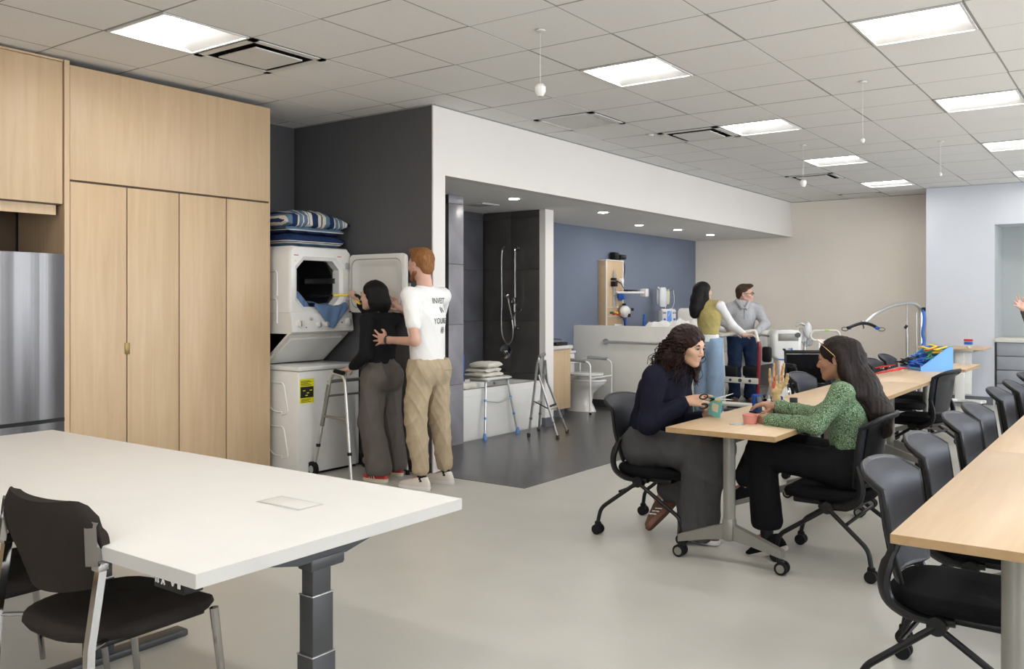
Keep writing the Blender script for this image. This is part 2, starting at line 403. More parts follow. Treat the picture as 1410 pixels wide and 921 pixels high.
# ---- diffusers
d1 = MB()
for sx, sy, a, b in ((0, 1, .3, .04), (0, -1, .3, .04), (1, 0, .04, .3), (-1, 0, .04, .3)):
    d1.box((sx * .275, sy * .275, -.001), (.6 if sx == 0 else .05, .6 if sy == 0 else .05, .006))
d2 = MB().b2((-.26, -.26, .06), (.26, .26, .07)); d3 = MB().box((0, 0, -.008), (.38, .38, .008))
for q in (-1, 1):
    for p in (-1, 1): d2.cyl((q * .15, p * .15, .06), (q * .15, p * .15, -.003), .005, 6)
d4 = MB()
for k in range(4):
    for q in (1, -1):
        d4.add([(-.25, q * .255, .0), (.25, q * .255, .0), (.25, q * .235, .05), (-.25, q * .235, .05)], [(0, 1, 2, 3)])
        d4.add([(q * .255, -.25, .0), (q * .255, .25, .0), (q * .235, .25, .05), (q * .235, -.25, .05)], [(0, 1, 2, 3)])
DL = ['square plaque air diffuser beside the ceiling light over the cupboards', 'square plaque air diffuser in the middle of the ceiling', 'small far air diffuser behind a hanging sensor']
for (i, j), lb in zip(DIFF, DL):
    t = thing('air_diffuser', lb, 'air vent', cell(i, j), 0, 'ceiling air diffusers')
    d1.build('frame', 'tbar', t); d2.build('throat', 'grille', t); d4.build('cone', 'grille', t); d3.build('plaque', 'tbar', t)
for (i, j), lb in zip(RET, ['flat perforated ceiling grille near the soffit', 'flat perforated ceiling grille at the far wall']):
    t = thing('return_grille', lb, 'air vent', cell(i, j), 0, 'flat ceiling grilles')
    d1.build('frame', 'tbar', t)
    s_ = MB(); s_.b2((-.26, -.26, .02), (.26, .26, .03)); s_.build('backing', 'grille', t)
    s_ = MB()
    for k in range(18): s_.box((0, -.245 + k * .0285, .002), (.5, .02, .004), None)
    s_.build('louvres', 'tbar', t)
# ---- hanging sensors
for x, y, zb, big, lb in ((-2.961, 4.388, 2.70, 1, 'nearest white sensor hanging on a cord from the ceiling, left of centre'), (-1.731, 6.813, 2.62, 0, 'thin white cord with a small tip hanging at the upper right'),
                          (-2.933, 9.214, 2.66, 1, 'farther white sensor hanging on a cord before the soffit end'), (-1.739, 9.818, 2.72, 0, 'thin white cord with a small tip hanging before the pale wall')):
    t = thing('hanging_sensor', lb, 'sensor', (x, y, CEIL), 0, 'sensors hanging from the ceiling')
    MB().cyl((0, 0, 0), (0, 0, zb - CEIL), .0018, 6).build('cord', 'tbar', t)
    MB().lathe([(.0, .004), (.03, .002), (.03, -.006), (.006, -.012)]).build('ceiling_cup', 'tbar', t)
    q = 1. if big else .45; z0 = zb - CEIL
    MB().lathe([(.004, .03 * q), (.022 * q, .026 * q), (.034 * q, .01 * q), (.032 * q, -.02 * q), (.022 * q, -.035 * q), (.018 * q, -.045 * q), (.004, -.048 * q)], (0, 0, z0)).build('sensor_head', 'white', t)
# ---- smoke nub on ceiling
tag(MB().lathe([(.002, -.02), (.03, -.018), (.04, 0)], (-3.95, 7.75, CEIL)).build('smoke_detector', 'tbar'), 'tiny flat white disc on the ceiling near the flat grille', 'smoke detector')
# ---- soffit downlights
for k, (x, y, lb) in enumerate(((-5.32, 7.40, 'round recessed light over the bath'), (-5.29, 9.17, 'round recessed light before the slate blue wall, second from the bath'), (-5.68, 12.04, 'round recessed light third along the soffit'),
                                (-5.69, 13.26, 'farthest round recessed light under the soffit'), (-5.76, 10.98, 'round recessed light above the panel on the slate blue wall'))):
    t = thing('downlight', lb, 'ceiling light', (x, y, SOF), 0, 'recessed round downlights')
    o = MB().lathe([(.055, -.002), (.078, -.004), (.08, 0), (.055, .001)]); o.f = o.f[:-2]; o.build('trim_ring', 'white', t)
    MB().lathe([(.001, -.001), (.055, -.0022), (.055, .0)]).build('lens', 'dlens', t)
t = thing('exhaust_grille', 'square exhaust grille in the alcove ceiling before the bath', 'air vent', (-5.93, 7.62, SOF))
mb = MB()
for a in range(4): mb.add([(-.15 + .0, 0, 0)], [])
MB().box((0, 0, -.003), (.30, .30, .006)).build('frame', 'tbar', t)
MB().box((0, 0, -.008), (.24, .24, .004)).build('centre_plate', 'white', t)

# ================================================================== shower / bath
# pillar wall near side (tiles stand proud of a grout core)
def tiled(name, lo, hi, face, mname, tw=.6, th=.6, thick=.008, core='grout'):
    """a tiled wall face: each tile is its own piece of a structural wall"""
    core_o = struct(name, MB().b2(lo, hi), core); lo = list(lo); hi = list(hi)
    ax = 0 if face[0] else 1; ua = 1 - ax; sg = face[ax]
    pos = hi[ax] if sg > 0 else lo[ax]; z = 0
    row = 0
    while z < hi[2] - .01:
        z1 = min(z + th, hi[2]); u = lo[ua] - (tw * .0 if row % 2 else 0)
        while u < hi[ua] - .01:
            u1 = min(u + tw, hi[ua]); c = [0, 0, (z + z1) / 2]; dd = [0, 0, z1 - z - .004]
            c[ua] = (u + u1) / 2; dd[ua] = u1 - u - .004; c[ax] = pos + sg * thick / 2; dd[ax] = thick
            if dd[ua] > 0 and dd[2] > 0:
                o = MB().box((0, 0, 0), dd, r=.0015).build('tile', mname, core_o, c)
            u = u1
        z = z1; row += 1
    return core_o
pw = tiled('wall_pillar', (-6.5, 6.705, 0), (-5.62, 6.94, SOF), (1, 0), 'tile_l', .235, .6)
for k, z in enumerate((0, .6, 1.2, 1.8)):
    z1 = min(z + .6, SOF)
    MB().box((0, 0, 0), (.87, .008, z1 - z - .004)).build('tile', 'tile_d', pw, (-6.06, 6.70, (z + z1) / 2))
tiled('wall_bath_left', (-6.56, 6.945, 0), (-6.52, 8.42, SOF), (1, 0), 'tile_m', .74, .6)
tiled('wall_bath_end', (-6.52, 8.44, 0), (-5.70, 8.47, SOF), (0, -1), 'tile_d', .41, .6)
struct('trim_3', MB().b2((-6.5, 8.47, 0), (-5.62, 8.60, SOF)), 'wall_white')
struct('trim_4', MB().b2((-5.70, 8.430, 0.0), (-5.62, 8.47, SOF)), 'wall_white')
struct('baseboard_trim', MB().b2((-5.70, 8.42, 0), (-5.61, 8.61, .10)), 'base')
# bathtub
t = thing('bathtub', 'white bathtub with a plain apron at the foot of the dark tiles', 'bathtub', (-6.09, 7.69, 0))
def ring(hx, hy, z, r, n=6):
    out = []
    for cx, cy, a0 in ((hx - r, hy - r, 0), (-hx + r, hy - r, PI / 2), (-hx + r, -hy + r, PI), (hx - r, -hy + r, 1.5 * PI)):
        for k in range(n + 1):
            a = a0 + k * PI / 2 / n; out.append((cx + r * math.cos(a), cy + r * math.sin(a), z))
    return out
mb = MB(); mb.loft([ring(.42, .735, 0, .01), ring(.42, .735, .50, .01), ring(.42, .735, .52, .015), ring(.415, .73, .525, .015), ring(.35, .66, .525, .10), ring(.335, .645, .51, .1), ring(.30, .58, .15, .1), ring(.25, .52, .12, .1)])
mb.build('tub_shell', 'white', t, ang=40)
mb = MB(); mb.b2((.42, -.735, .02), (.428, .735, .46)); mb.build('apron_panel', 'white', t)
# shower set on the end wall
YB = 8.432
t = thing('shower_bar', 'chrome slide bar with hand shower on the dark tiled wall', 'shower', (-6.02, YB, 0))
MB().tube(fillet([(0.02, 0, 2.05), (0.02, -.07, 2.05), (0.02, -.07, 1.12), (0.02, 0, 1.12)], .04), .013, 10).build('bar', 'chrome', t)
for z in (2.05, 1.12): MB().cyl((.02, 0, z), (.02, -.012, z), .032, 18).build('flange', 'chrome', t)
MB().box((.02, -.085, 1.44), (.05, .06, .07), r=.012).build('slider', 'chrome', t)
o = MB(); o.tube(smooth_path([(.0, -.10, 1.22), (-.015, -.12, 1.34), (-.03, -.14, 1.46)]), .014, 10); o.lathe([(.0, 0), (.04, .004), (.044, .02), (.02, .04)], (0, 0, 0), 20, T(-.035, -.15, 1.50, rx=1.9)); o.build('hand_shower', 'chrome', t)
o = MB(); o.tube(smooth_path([(.0, -.10, 1.22), (.06, -.11, 1.30), (.10, -.10, 1.33)]), .008, 8); o.box((.11, -.09, 1.33), (.05, .03, .03), r=.008); o.build('holder_arm', 'chrome', t)
t = thing('shower_hose', 'silver shower hose looping down from the left wall outlet', 'hose', (-6.20, YB, 0))
MB().tube(smooth_path([(0, -.04, 2.06), (-.005, -.055, 1.9), (-.005, -.05, 1.5), (-.01, -.05, 1.15), (.02, -.055, 1.0), (.09, -.06, .93), (.16, -.07, .98), (.19, -.09, 1.10), (.18, -.10, 1.22)], 8), .008, 8).build('hose', 'satin', t)
o = MB(); o.cyl((0, 0, 2.06), (0, -.012, 2.06), .028, 18); o.tube(fillet([(0, 0, 2.06), (0, -.045, 2.06), (0, -.045, 2.03)], .02), .011, 8); o.build('wall_outlet', 'chrome', t)
t = thing('shower_valve', 'round chrome shower valve plate with lever on the dark tiles', 'valve', (-6.18, YB, .84))
o = MB(); o.lathe([(.085, 0), (.085, .006), (.075, .012), (.0, .014)], (0, 0, 0), 28, T(rx=PI / 2)); o.build('plate', 'chrome', t)
o = MB(); o.lathe([(.035, .0), (.033, .04), (.025, .055), (0, .06)], (0, 0, 0), 20, T(rx=PI / 2)); o.tube([(0, -.045, 0), (.03, -.055, -.045)], .008, 8); o.build('lever', 'chrome', t)
tag(MB().tube(fillet([(-6.2, YB, .615), (-6.2, YB - .11, .615), (-6.2, YB - .13, .58)], .03), .02, 12).build('tub_spout', 'chrome'), 'chrome tub spout below the round shower valve', 'tap')

# ================================================================== half wall and far-bay fittings
struct('wall_half', MB().b2((-6.5, 10.45, 0), (-4.72, 10.60, 1.10), r=.004), mat('half_wall_laminate', (.80, .77, .70), .55, amp=.015))
struct('baseboard_half', MB().b2((-6.49, 10.438, 0), (-4.72, 10.45, .10)), 'base_d')
t = thing('grab_bar', 'brushed steel grab bar on the beige half wall', 'grab bar', (-5.55, 10.45, .885))
MB().tube(fillet([(-.43, 0, 0), (-.43, -.07, 0), (.43, -.07, 0), (.43, 0, 0)], .04), .019, 12).build('bar', 'alu', t)
for s_ in (-1, 1): MB().cyl((s_ * .43, 0, 0), (s_ * .43, -.014, 0), .042, 20).build('flange', 'satin', t)
# vanity
t = thing('vanity_cabinet', 'wood vanity cabinet beside the white wall end', 'cabinet', (-6.2, 9.01, 0))
MB().b2((-.29, -.40, .10), (.29, .40, .84), r=.003).build('carcass', 'maple', t)
for s_ in (-1, 1): MB().box((.298, s_ * .2, .47), (.018, .396, .73), r=.002).build('door', 'maple', t)
MB().b2((-.29, -.38, 0), (.22, .38, .10)).build('plinth', 'base', t)
tag(MB().b2((-6.49, 8.605, .842), (-5.87, 9.43, .885), r=.006).build('vanity_counter', 'white_lam'), 'white counter top on the wood vanity', 'counter')
t = thing('vanity_tap', 'low chrome tap on the white vanity counter', 'tap', (-6.1, 9.3, .885))
MB().tube(fillet([(0, 0, 0), (0, 0, .07), (.14, 0, .07), (.15, 0, .05)], .03), .012, 10).build('spout', 'chrome', t)
MB().tube([(0, 0, .07), (-.04, 0, .11)], .007, 8).build('lever', 'chrome', t)
tag(MB().b2((-6.0, 9.10, .886), (-5.9, 9.36, .925), r=.008).build('soap_tray', 'black'), 'black tray on the white vanity counter', 'tray')
# toilet + commode frame
t = thing('toilet', 'white ceramic toilet against the slate blue wall', 'toilet', (-6.12, 9.93, 0))
o = MB(); rr = []
for z, rx, ry, cx in ((0, .22, .12, .06), (.02, .215, .115, .06), (.12, .17, .10, .05), (.24, .17, .105, .07), (.32, .23, .15, .12), (.37, .26, .185, .15), (.395, .265, .19, .155)):
    rr.append([(cx + rx * math.cos(a) + 0, ry * math.sin(a), z) for a in [2 * PI * k / 24 for k in range(24)]])
o.loft(rr); o.build('bowl', 'ceram', t, ang=60)
o = MB(); o.loft([[(.155 + .26 * k_ * math.cos(a), .19 * k_ * math.sin(a), z) for a in [2 * PI * k / 24 for k in range(24)]] for k_, z in ((1, .396), (1.03, .405), (1.0, .42), (.7, .422))]); o.build('seat_ring', 'white', t, ang=60)
o = MB(); o.b2((-.36, -.21, .36), (-.16, .21, .74), r=.02); o.b2((-.37, -.22, .74), (-.15, .22, .775), r=.01); o.build('tank', 'ceram', t)
t = thing('commode_frame', 'white tubular commode chair with arms standing over the toilet', 'commode chair', (-5.98, 9.9, 0))
for s_ in (-1, 1):
    y = s_ * .27
    o = MB(); o.tube(fillet([(.24, y, .01), (.24, y, .40), (.24, y, .66), (-.02, y, .68), (-.24, y, .66), (-.24, y, .03)], .07), .0125, 8); o.build('side_frame', 'white', t)
    o = MB(); o.tube([(.18, y, .675), (-.12, y, .685)], .021, 10); o.build('arm_pad', mat('grey_arm_pad', (.30, .31, .31), .6), t)
    for x in (.24, -.24): MB().cyl((x, y, 0), (x, y, .03), .017, 10).build('rubber_foot', 'rubber', t)
for x, z in ((-.24, .46), (.24, .46), (-.24, .20), (-.24, .62)):
    MB().cyl((x, -.27, z), (x, .27, z), .011, 8).build('cross_bar', 'white', t)
o = MB(); o.loft([[(.02 + .23 * k_ * math.cos(a), .21 * k_ * math.sin(a), z) for a in [2 * PI * k / 20 for k in range(20)]] for k_, z in ((.9, .47), (1, .48), (1, .50), (.95, .505))]); o.build('seat', 'white', t, ang=50)
o = MB(); o.b2((-.25, -.18, .50), (-.215, .18, .84), T(ry=-.12), r=.02); o.build('backrest', 'white', t)
o = MB(); o.lathe([(.10, 0), (.13, .07), (.13, .09)], (.02, 0, .38), 18); o.build('pail', 'offwhite', t)
# ================================================================== kitchen wall
def V3(*a): return Vector(a)
XC = -5.86
t = thing('pantry_cupboard', 'tall pale wood cupboard with four slab doors', 'cupboard', (XC, 3.89, 0))
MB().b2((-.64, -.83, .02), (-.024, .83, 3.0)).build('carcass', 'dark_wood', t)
ys = [-.822, -.412, .002, .416, .830]
for k in range(4):
    MB().b2((-.02, ys[k] + .004, .06), (0, ys[k + 1] - .005, 2.232), r=.0015).build('door', wood('maple_door', (.585 - .012 * (k % 2), .425, .265), (.50, .35, .205), 'Z'), t)
MB().b2((-.02, -.820, 2.247), (0, .830, 3.012), r=.0015).build('upper_panel', 'maple', t)
MB().b2((-.62, .826, .02), (-.001, .838, 3.012)).build('end_panel', 'maple', t)
MB().b2((-.62, -.862, .0), (.012, -.828, 3.035)).build('side_panel', 'maple', t)
MB().b2((-.010, ys[1] - .018, 1.06), (.006, ys[1] + .018, 1.14), r=.002).build('pull', 'brass', t)
MB().b2((-.62, -.82, 0), (-.05, .83, .06)).build('plinth', 'base_d', t)
t = thing('wall_cupboard', 'pale wood cupboard above the steel fridge', 'cupboard', (XC, 2.54, 0))
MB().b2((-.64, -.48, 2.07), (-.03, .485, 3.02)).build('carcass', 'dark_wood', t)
MB().b2((-.02, .0, 2.078), (.0, .482, 3.018), r=.0015).build('door', 'maple', t)
MB().b2((-.02, -.48, 2.078), (.0, -.004, 3.018), r=.0015).build('door', 'maple', t)
MB().b2((-.62, -.48, 3.022), (.0, .486, 3.036)).build('top_filler', 'maple', t)
MB().b2((-.07, -.48, 2.005), (-.045, .46, 2.07)).build('valance', 'maple', t)
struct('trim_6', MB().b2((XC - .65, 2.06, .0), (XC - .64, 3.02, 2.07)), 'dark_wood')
for y0 in (.6, -.5, -1.6, -2.7):
    tt = thing('wall_cupboard', 'pale wood cupboard outside the picture, left of the fridge', 'cupboard', (XC, y0, 0), 0, 'cupboards beyond the left edge')
    MB().b2((-.64, -.0, .0), (-.03, 1.09, 3.02)).build('carcass', 'dark_wood', tt)
    MB().b2((-.02, .003, .1), (.0, 1.09, 3.018), r=.0015).build('door', 'maple', tt)
t = thing('fridge', 'stainless steel fridge with a bottom freezer drawer', 'fridge', (XC, 2.57, 0))
M['fridge_side'] = mat('grey_fridge_side', (.16, .16, .165), .5, .3)
MB().b2((-.62, -.45, .02), (-.02, .455, 1.735), r=.006).build('body', 'fridge_side', t)
def bow(z0, z1):
    o = MB(); R = []
    for k in range(13):
        y = -.452 + .91 * k / 12; x = .055 - .045 * abs((k - 6) / 6) ** 2.6; R.append([(x, y, z0), (x, y, z1)])
    front = [r[0] for r in R]
    vs = [(-.018, -.452, z0), (-.018, .458, z0)]
    poly = [(-.018, -.452)] + [(p[0], p[1]) for p in front] + [(-.018, .458)]
    o.prism([(a, b) for a, b in poly], z0, z1); return o
bow(.665, 1.745).build('door', 'steel', t); bow(.06, .64).build('freezer_drawer', 'steel', t)
MB().b2((-.02, -.45, .64), (.02, .455, .665)).build('door_gap', 'black', t)
MB().tube(fillet([(.05, -.40, .56), (.09, -.40, .56), (.09, .38, .56), (.05, .38, .56)], .02), .011, 8).build('freezer_handle', 'satin', t)
MB().b2((-.4, -.44, 0), (-.05, .44, .05)).build('plinth', 'black', t)

# ================================================================== laundry centre
t = thing('laundry_centre', 'white stacked washer and dryer with its dryer door open', 'washing machine', (-5.60, 5.14, 0))
Y0, Y1 = -.34, .34
o = MB(); o.b2((-.78, Y0, .02), (0, Y1, .86), r=.012); o.build('washer_body', 'white', t)
MB().b2((-.76, Y0 + .02, 0), (-.03, Y1 - .02, .03)).build('plinth', 'black', t)
o = MB(); o.b2((-.77, Y0 - .004, .862), (.008, Y1 + .004, .90), r=.012); o.build('washer_top', 'white', t)
o = MB(); o.sheet([[(-.13, y, 1.165), (-.45, y, .915)] for y in (Y0 + .012, 0, Y1 - .012)], .022); o.build('washer_lid', 'white_in', t)
o = MB(); o.sheet([[(-.155, y, 1.13), (-.42, y, .925)] for y in (Y0 + .05, 0, Y1 - .06)], .036); o.build('lid_recess', 'white', t)
# dryer body with an octagonal port
XD = -.10
def octo(hy, z0, z1, c):
    return [(-hy + c, z0), (hy - c, z0), (hy, z0 + c), (hy, z1 - c), (hy - c, z1), (-hy + c, z1), (-hy, z1 - c), (-hy, z0 + c)]
outer = [(-.34 + .0, 1.30), (.34, 1.30), (.34, 1.33), (.34, 1.86), (.31, 1.89), (-.31, 1.89), (-.34, 1.86), (-.34, 1.33)]
pc = -.02
port = [(y + pc, z) for y, z in octo(.235, 1.385, 1.775, .075)]
o = MB(); rings = []
out8 = [(-.30, 1.30), (.30, 1.30), (.34, 1.34), (.34, 1.85), (.30, 1.89), (-.30, 1.89), (-.34, 1.85), (-.34, 1.34)]
for x, P_ in ((-.78, out8), (XD - .03, out8), (XD - .012, [(y * .985, 1.595 + (z - 1.595) * .985) for y, z in out8]), (XD, [(y * .96, 1.595 + (z - 1.595) * .96) for y, z in out8]),
              (XD, [(y + pc, z) for y, z in octo(.265, 1.355, 1.805, .085)]), (XD - .012, [(y + pc, z) for y, z in octo(.25, 1.37, 1.79, .08)]), (XD - .02, port), (XD - .10, port)):
    rings.append([(x, y, z) for y, z in P_])
o.loft(rings); o.f = o.f[:-1]; o.build('dryer_body', 'white', t, ang=30)
o = MB(); o.lathe([(.29, 0), (.29, .50), (.0, .505)], (0, 0, 0), 28, T(XD - .09, pc, 1.58, ry=-PI / 2))
o.f = o.f[:-2] + [o.f[-1]]
o.build('drum', 'drum', t)
for k in range(3):
    a = 2.2 + k * 2.1
    o = MB(); o.box((-.36, .25 * math.cos(a), .25 * math.sin(a)), (.4, .04, .05), None, r=.01); o.build('drum_fin', 'satin', t, (0, pc, 1.58))
o = MB(); o.lathe([(.255, 0), (.29, 0), (.29, .03), (.25, .03)], (0, 0, 0), 28, T(XD - .09, pc, 1.58, ry=-PI / 2)); o.f = o.f[:-2]; o.build('port_flange', 'satin', t)
# control panel
o = MB(); o.loft([[(-.78, y, 1.165) , (XD + .002, y, 1.165), (XD + .03, y, 1.18), (XD + .012, y, 1.32), (XD - .0, y, 1.335), (-.78, y, 1.335)] for y in (Y0, Y0 + .01, Y1 - .01, Y1)])
o.build('control_panel', 'white', t, ang=30)
px_ = T(0, 0, 0)
for y, z, r_ in ((-.265, 1.245, .030), (-.055, 1.235, .024), (.025, 1.238, .024), (.285, 1.255, .030)):
    MM = T(XD + .018, y, z, ry=PI / 2 - .12)
    o = MB(); o.lathe([(r_ * 1.25, 0), (r_ * 1.2, .006), (r_, .008), (r_ * .85, .028), (.0, .030)], (0, 0, 0), 20, MM); k_ = o.build('knob', 'offwhite', t)
    o = MB(); o.box((0, 0, .033), (r_ * 1.5, r_ * .4, .01), MM, r=.002); o.build('grip', 'satin', k_)
for y, z in ((-.19, 1.215), (.13, 1.245), (.21, 1.25)):
    o = MB(); o.cyl((XD + .02, y, z), (XD + .026, y, z), .006, 10); o.build('indicator', 'ink', t)
for y in (-.13, .07, .17):
    for k in range(3):
        o = MB(); o.box((XD + .0225, y + .0, 1.292 - k * .008), (.002, .03, .002)); o.build('printed_legend', 'ink', t)
# stickers
o = MB(); o.b2((.0, -.325, .60), (.0015, -.175, .80)); lb_ = o.build('energy_label', 'labely', t)
o = MB(); o.b2((.001, -.318, .645), (.003, -.182, .735)); o.build('label_block', 'ink', lb_)
for k in range(5): o = MB(); o.b2((.001, -.315, .744 + k * .009), (.0025, -.20 - .02 * (k % 3), .748 + k * .009)); o.build('label_line', 'ink', lb_)
for k in range(3): o = MB(); o.b2((.001, -.31, .610 + k * .010), (.0025, -.21 - .02 * (k % 2), .614 + k * .010)); o.build('label_line', 'ink', lb_)
for k, (y, z) in enumerate(((-.28, .70), (-.24, .68), (-.21, .70), (-.255, .66))):
    o = MB(); o.b2((.003, y - .012, z), (.004, y + .012, z + .008)); o.build('label_figure', 'labely', lb_)
for y, z, m_ in ((-.275, 1.812, 'red'), (.20, 1.815, 'red'), (-.285, 1.765, 'yellow'), (.255, 1.66, 'yellow')):
    o = MB(); o.box((XD + .001, y, z), (.002, .045 if m_ == 'red' else .014, .007 if m_ == 'red' else .014)); o.build('warning_sticker', m_, t)
# embossed ribs on the side of the washer (facing the viewer)
for z0 in (.14, .50):
    o = MB(); o.tube(fillet([(-.70, Y0 - .001, z0), (-.70, Y0 - .001, z0 + .26), (-.18, Y0 - .001, z0 + .26), (-.12, Y0 - .001, z0 + .02), (-.20, Y0 - .001, z0)], .03), .008, 6); o.build('side_rib', 'white', t)
    o = MB(); o.tube(fillet([(-.66, Y0 - .001, z0 + .14), (-.46, Y0 - .001, z0 + .14), (-.30, Y0 - .001, z0 + .02), (-.2, Y0 - .001, z0 + .02)], .03), .008, 6); o.build('side_rib', 'white', t)
for z0 in (1.25, 1.48):
    o = MB(); o.tube(fillet([(-.70, Y0 - .001, z0), (-.70, Y0 - .001, z0 + .2), (-.26, Y0 - .001, z0 + .2), (-.26, Y0 - .001, z0)], .03), .008, 6); o.build('side_rib', 'white', t)
# open door: hinged at +Y side, standing out along +X
def rr4(hw, hh, r, n=5):
    return [(p[0], p[1]) for p in ring(hw, hh, 0, r, n)]
o = MB(); DX = XD + .34; DZ = 1.585
MD = T(DX, .315, DZ, rx=PI / 2)
o.loft([[(x, y, h_) for x, y in rr4(a, b, r)] for a, b, r, h_ in ((.33, .245, .04, -.03), (.335, .25, .045, -.015), (.335, .25, .045, .0), (.325, .24, .045, .008), (.30, .215, .06, .008), (.285, .20, .07, .016), (.27, .19, .08, .014), (.235, .155, .06, -.012), (.2, .13, .05, -.014))], MD)
dr_ = o.build('dryer_door', 'white_in', t, ang=50)
o = MB(); o.tube([(x, y, .013) for x, y in rr4(.292, .207, .065, 6)], .006, 6, MD, closed=True); o.build('door_seal', mat('grey_door_seal', (.38, .37, .36), .6), dr_)
for z in (1.42, 1.74): o = MB(); o.b2((XD - .0, .27, z - .025), (XD + .02, .33, z + .025), r=.004); o.build('hinge', 'satin', dr_)
# clothes in the dryer
def cloth_blob(G, th, name, m, parent=None, lab=None, cat=None, sub=True):
    o = MB(); o.sheet(G, th); ob = o.build(name, m, parent, ang=80)
    if sub:
        md = ob.modifiers.new('s', 'SUBSURF'); md.levels = md.render_levels = 1
    if lab: tag(ob, lab, cat)
    return ob
G = []
for i in range(15):
    row = []
    for j in range(9):
        u, v = i / 14, j / 8
        y = -.13 + .36 * u; s_ = v * .46
        x = XD - .20 + min(s_, .21) if s_ < .21 else XD + .012
        z = 1.395 + .02 * math.sin(u * 9) if s_ < .21 else 1.395 - (s_ - .21) * max(.12, math.sin(u * PI)) * .95
        z = max(z, 1.20)
        G_ = Vector((x + .012 * math.sin(u * 17 + v * 5) + (.02 if s_ > .21 else 0), y + .02 * math.sin(v * 7 + u * 6), z + .012 * math.sin(u * 13 + v * 4)))
        row.append(G_ + Vector((-5.60, 5.16 + .02, .012)))
    G.append(row)
cloth_blob(G, .006, 'blue_garment', 'denimcloth', None, 'faded blue garment hanging out of the open dryer', 'clothing')
G = []
for i in range(9):
    G.append([Vector((-5.80 + .07 * v / 8 + .01 * math.sin(i * 2 + v), 4.90 + .15 * i / 8 + .012 * math.sin(v * 1.7), 1.38 + .17 * (1 - (i / 8) ** 1.4) * (1 - .3 * v / 8) * (v < 7) + .012 * math.sin(i * 1.5 + v * 2.1))) for v in range(9)])
cloth_blob(G, .008, 'blue_towel', 'denimcloth', None, 'blue cloth heaped inside the lower left of the dryer port', 'clothing')

# ---- bedding on top of the dryer
M['bed1'] = stripes('striped_ticking', [(0, (.015, .03, .085)), (.16, (.55, .50, .42)), (.24, (.015, .03, .085)), (.27, (.55, .50, .42)), (.36, (.10, .16, .23)), (.47, (.015, .03, .085)), (.60, (.55, .50, .42)), (.64, (.10, .16, .23)),
                    (.73, (.55, .50, .42)), (.76, (.10, .16, .23)), (.86, (.6, .56, .48)), (.90, (.10, .16, .23)), (.92, (.6, .56, .48))], 1, .40, off=.35)
M['bed2'] = stripes('striped_fold', [(0, (.015, .03, .085)), (.30, (.6, .56, .48)), (.34, (.09, .16, .24)), (.66, (.6, .56, .48)), (.70, (.015, .03, .085)), (.74, (.6, .56, .48)), (.78, (.015, .03, .085))], 2, .165, off=.05)
def slab(x0, x1, y0, y1, z0, th, name, m, lab, dome=.0, seed=0, droop=0.):
    N = 22; o = MB(); rings_ = []
    for i in range(N + 1):
        u = i / N; y = y0 + (y1 - y0) * u; k = min(1, (min(u, 1 - u) * N / 3.) ** .5) if 0 < u < 1 else .15
        ring_ = []
        for j in range(24):
            a = 2 * PI * j / 24; cx = abs(math.cos(a)) ** .5 * (1 if math.cos(a) >= 0 else -1); cz = abs(math.sin(a)) ** .6 * (1 if math.sin(a) >= 0 else -1)
            X_ = (x0 + x1) / 2 + cx * (x1 - x0) / 2 * (.93 + .07 * k)
            Z_ = z0 + th / 2 + cz * th / 2 * k + dome * math.sin(PI * min(1, u * 1.05)) * (cz > 0) * (1 - abs(cx) ** 3 * .5) - droop * max(0, cx) * .5
            Z_ += .006 * math.sin(u * 23 + j + seed) + .004 * math.sin(u * 41 + j * 2)
            ring_.append((X_ + .006 * math.sin(u * 17 + seed + j), y, Z_))
        rings_.append(ring_)
    o.loft(rings_); ob = o.build(name, m, None, ang=80); tag(ob, lab, 'bedding', 'folded striped bedding'); return ob
slab(-6.20, -5.74, 4.80, 5.46, 1.893, .105, 'folded_blanket', 'bed2', 'folded blue and cream striped blanket lying directly on the dryer', seed=1)
slab(-6.21, -5.75, 4.81, 5.45, 1.995, .07, 'folded_blanket', 'bed2', 'folded striped blanket in the middle of the bedding pile', seed=4)
slab(-6.26, -5.72, 4.76, 5.50, 2.045, .10, 'striped_pillow', 'bed1', 'plump blue and cream striped pillow on top of the bedding pile', dome=.065, seed=9)
# ---- outlets
for y_, x_, lb in ((0, -5.085, 'double wall outlet nearer the open dryer door'), (0, -4.935, 'wall plate just behind the red-haired man')):
    t = thing('wall_outlet', lb, 'outlet', (x_, YG, 1.525), 0, 'wall plates on the charcoal wall')
    MB().box((0, -.004, 0), (.075, .008, .12), r=.003).build('plate', 'offwhite', t)
    for z in (-.026, .026): MB().box((0, -.009, z), (.034, .004, .030), r=.002).build('socket', 'white_in', t)
    if x_ < -5: MB().box((0, -.012, -.03), (.012, .004, .014)).build('slots', 'ink', t)

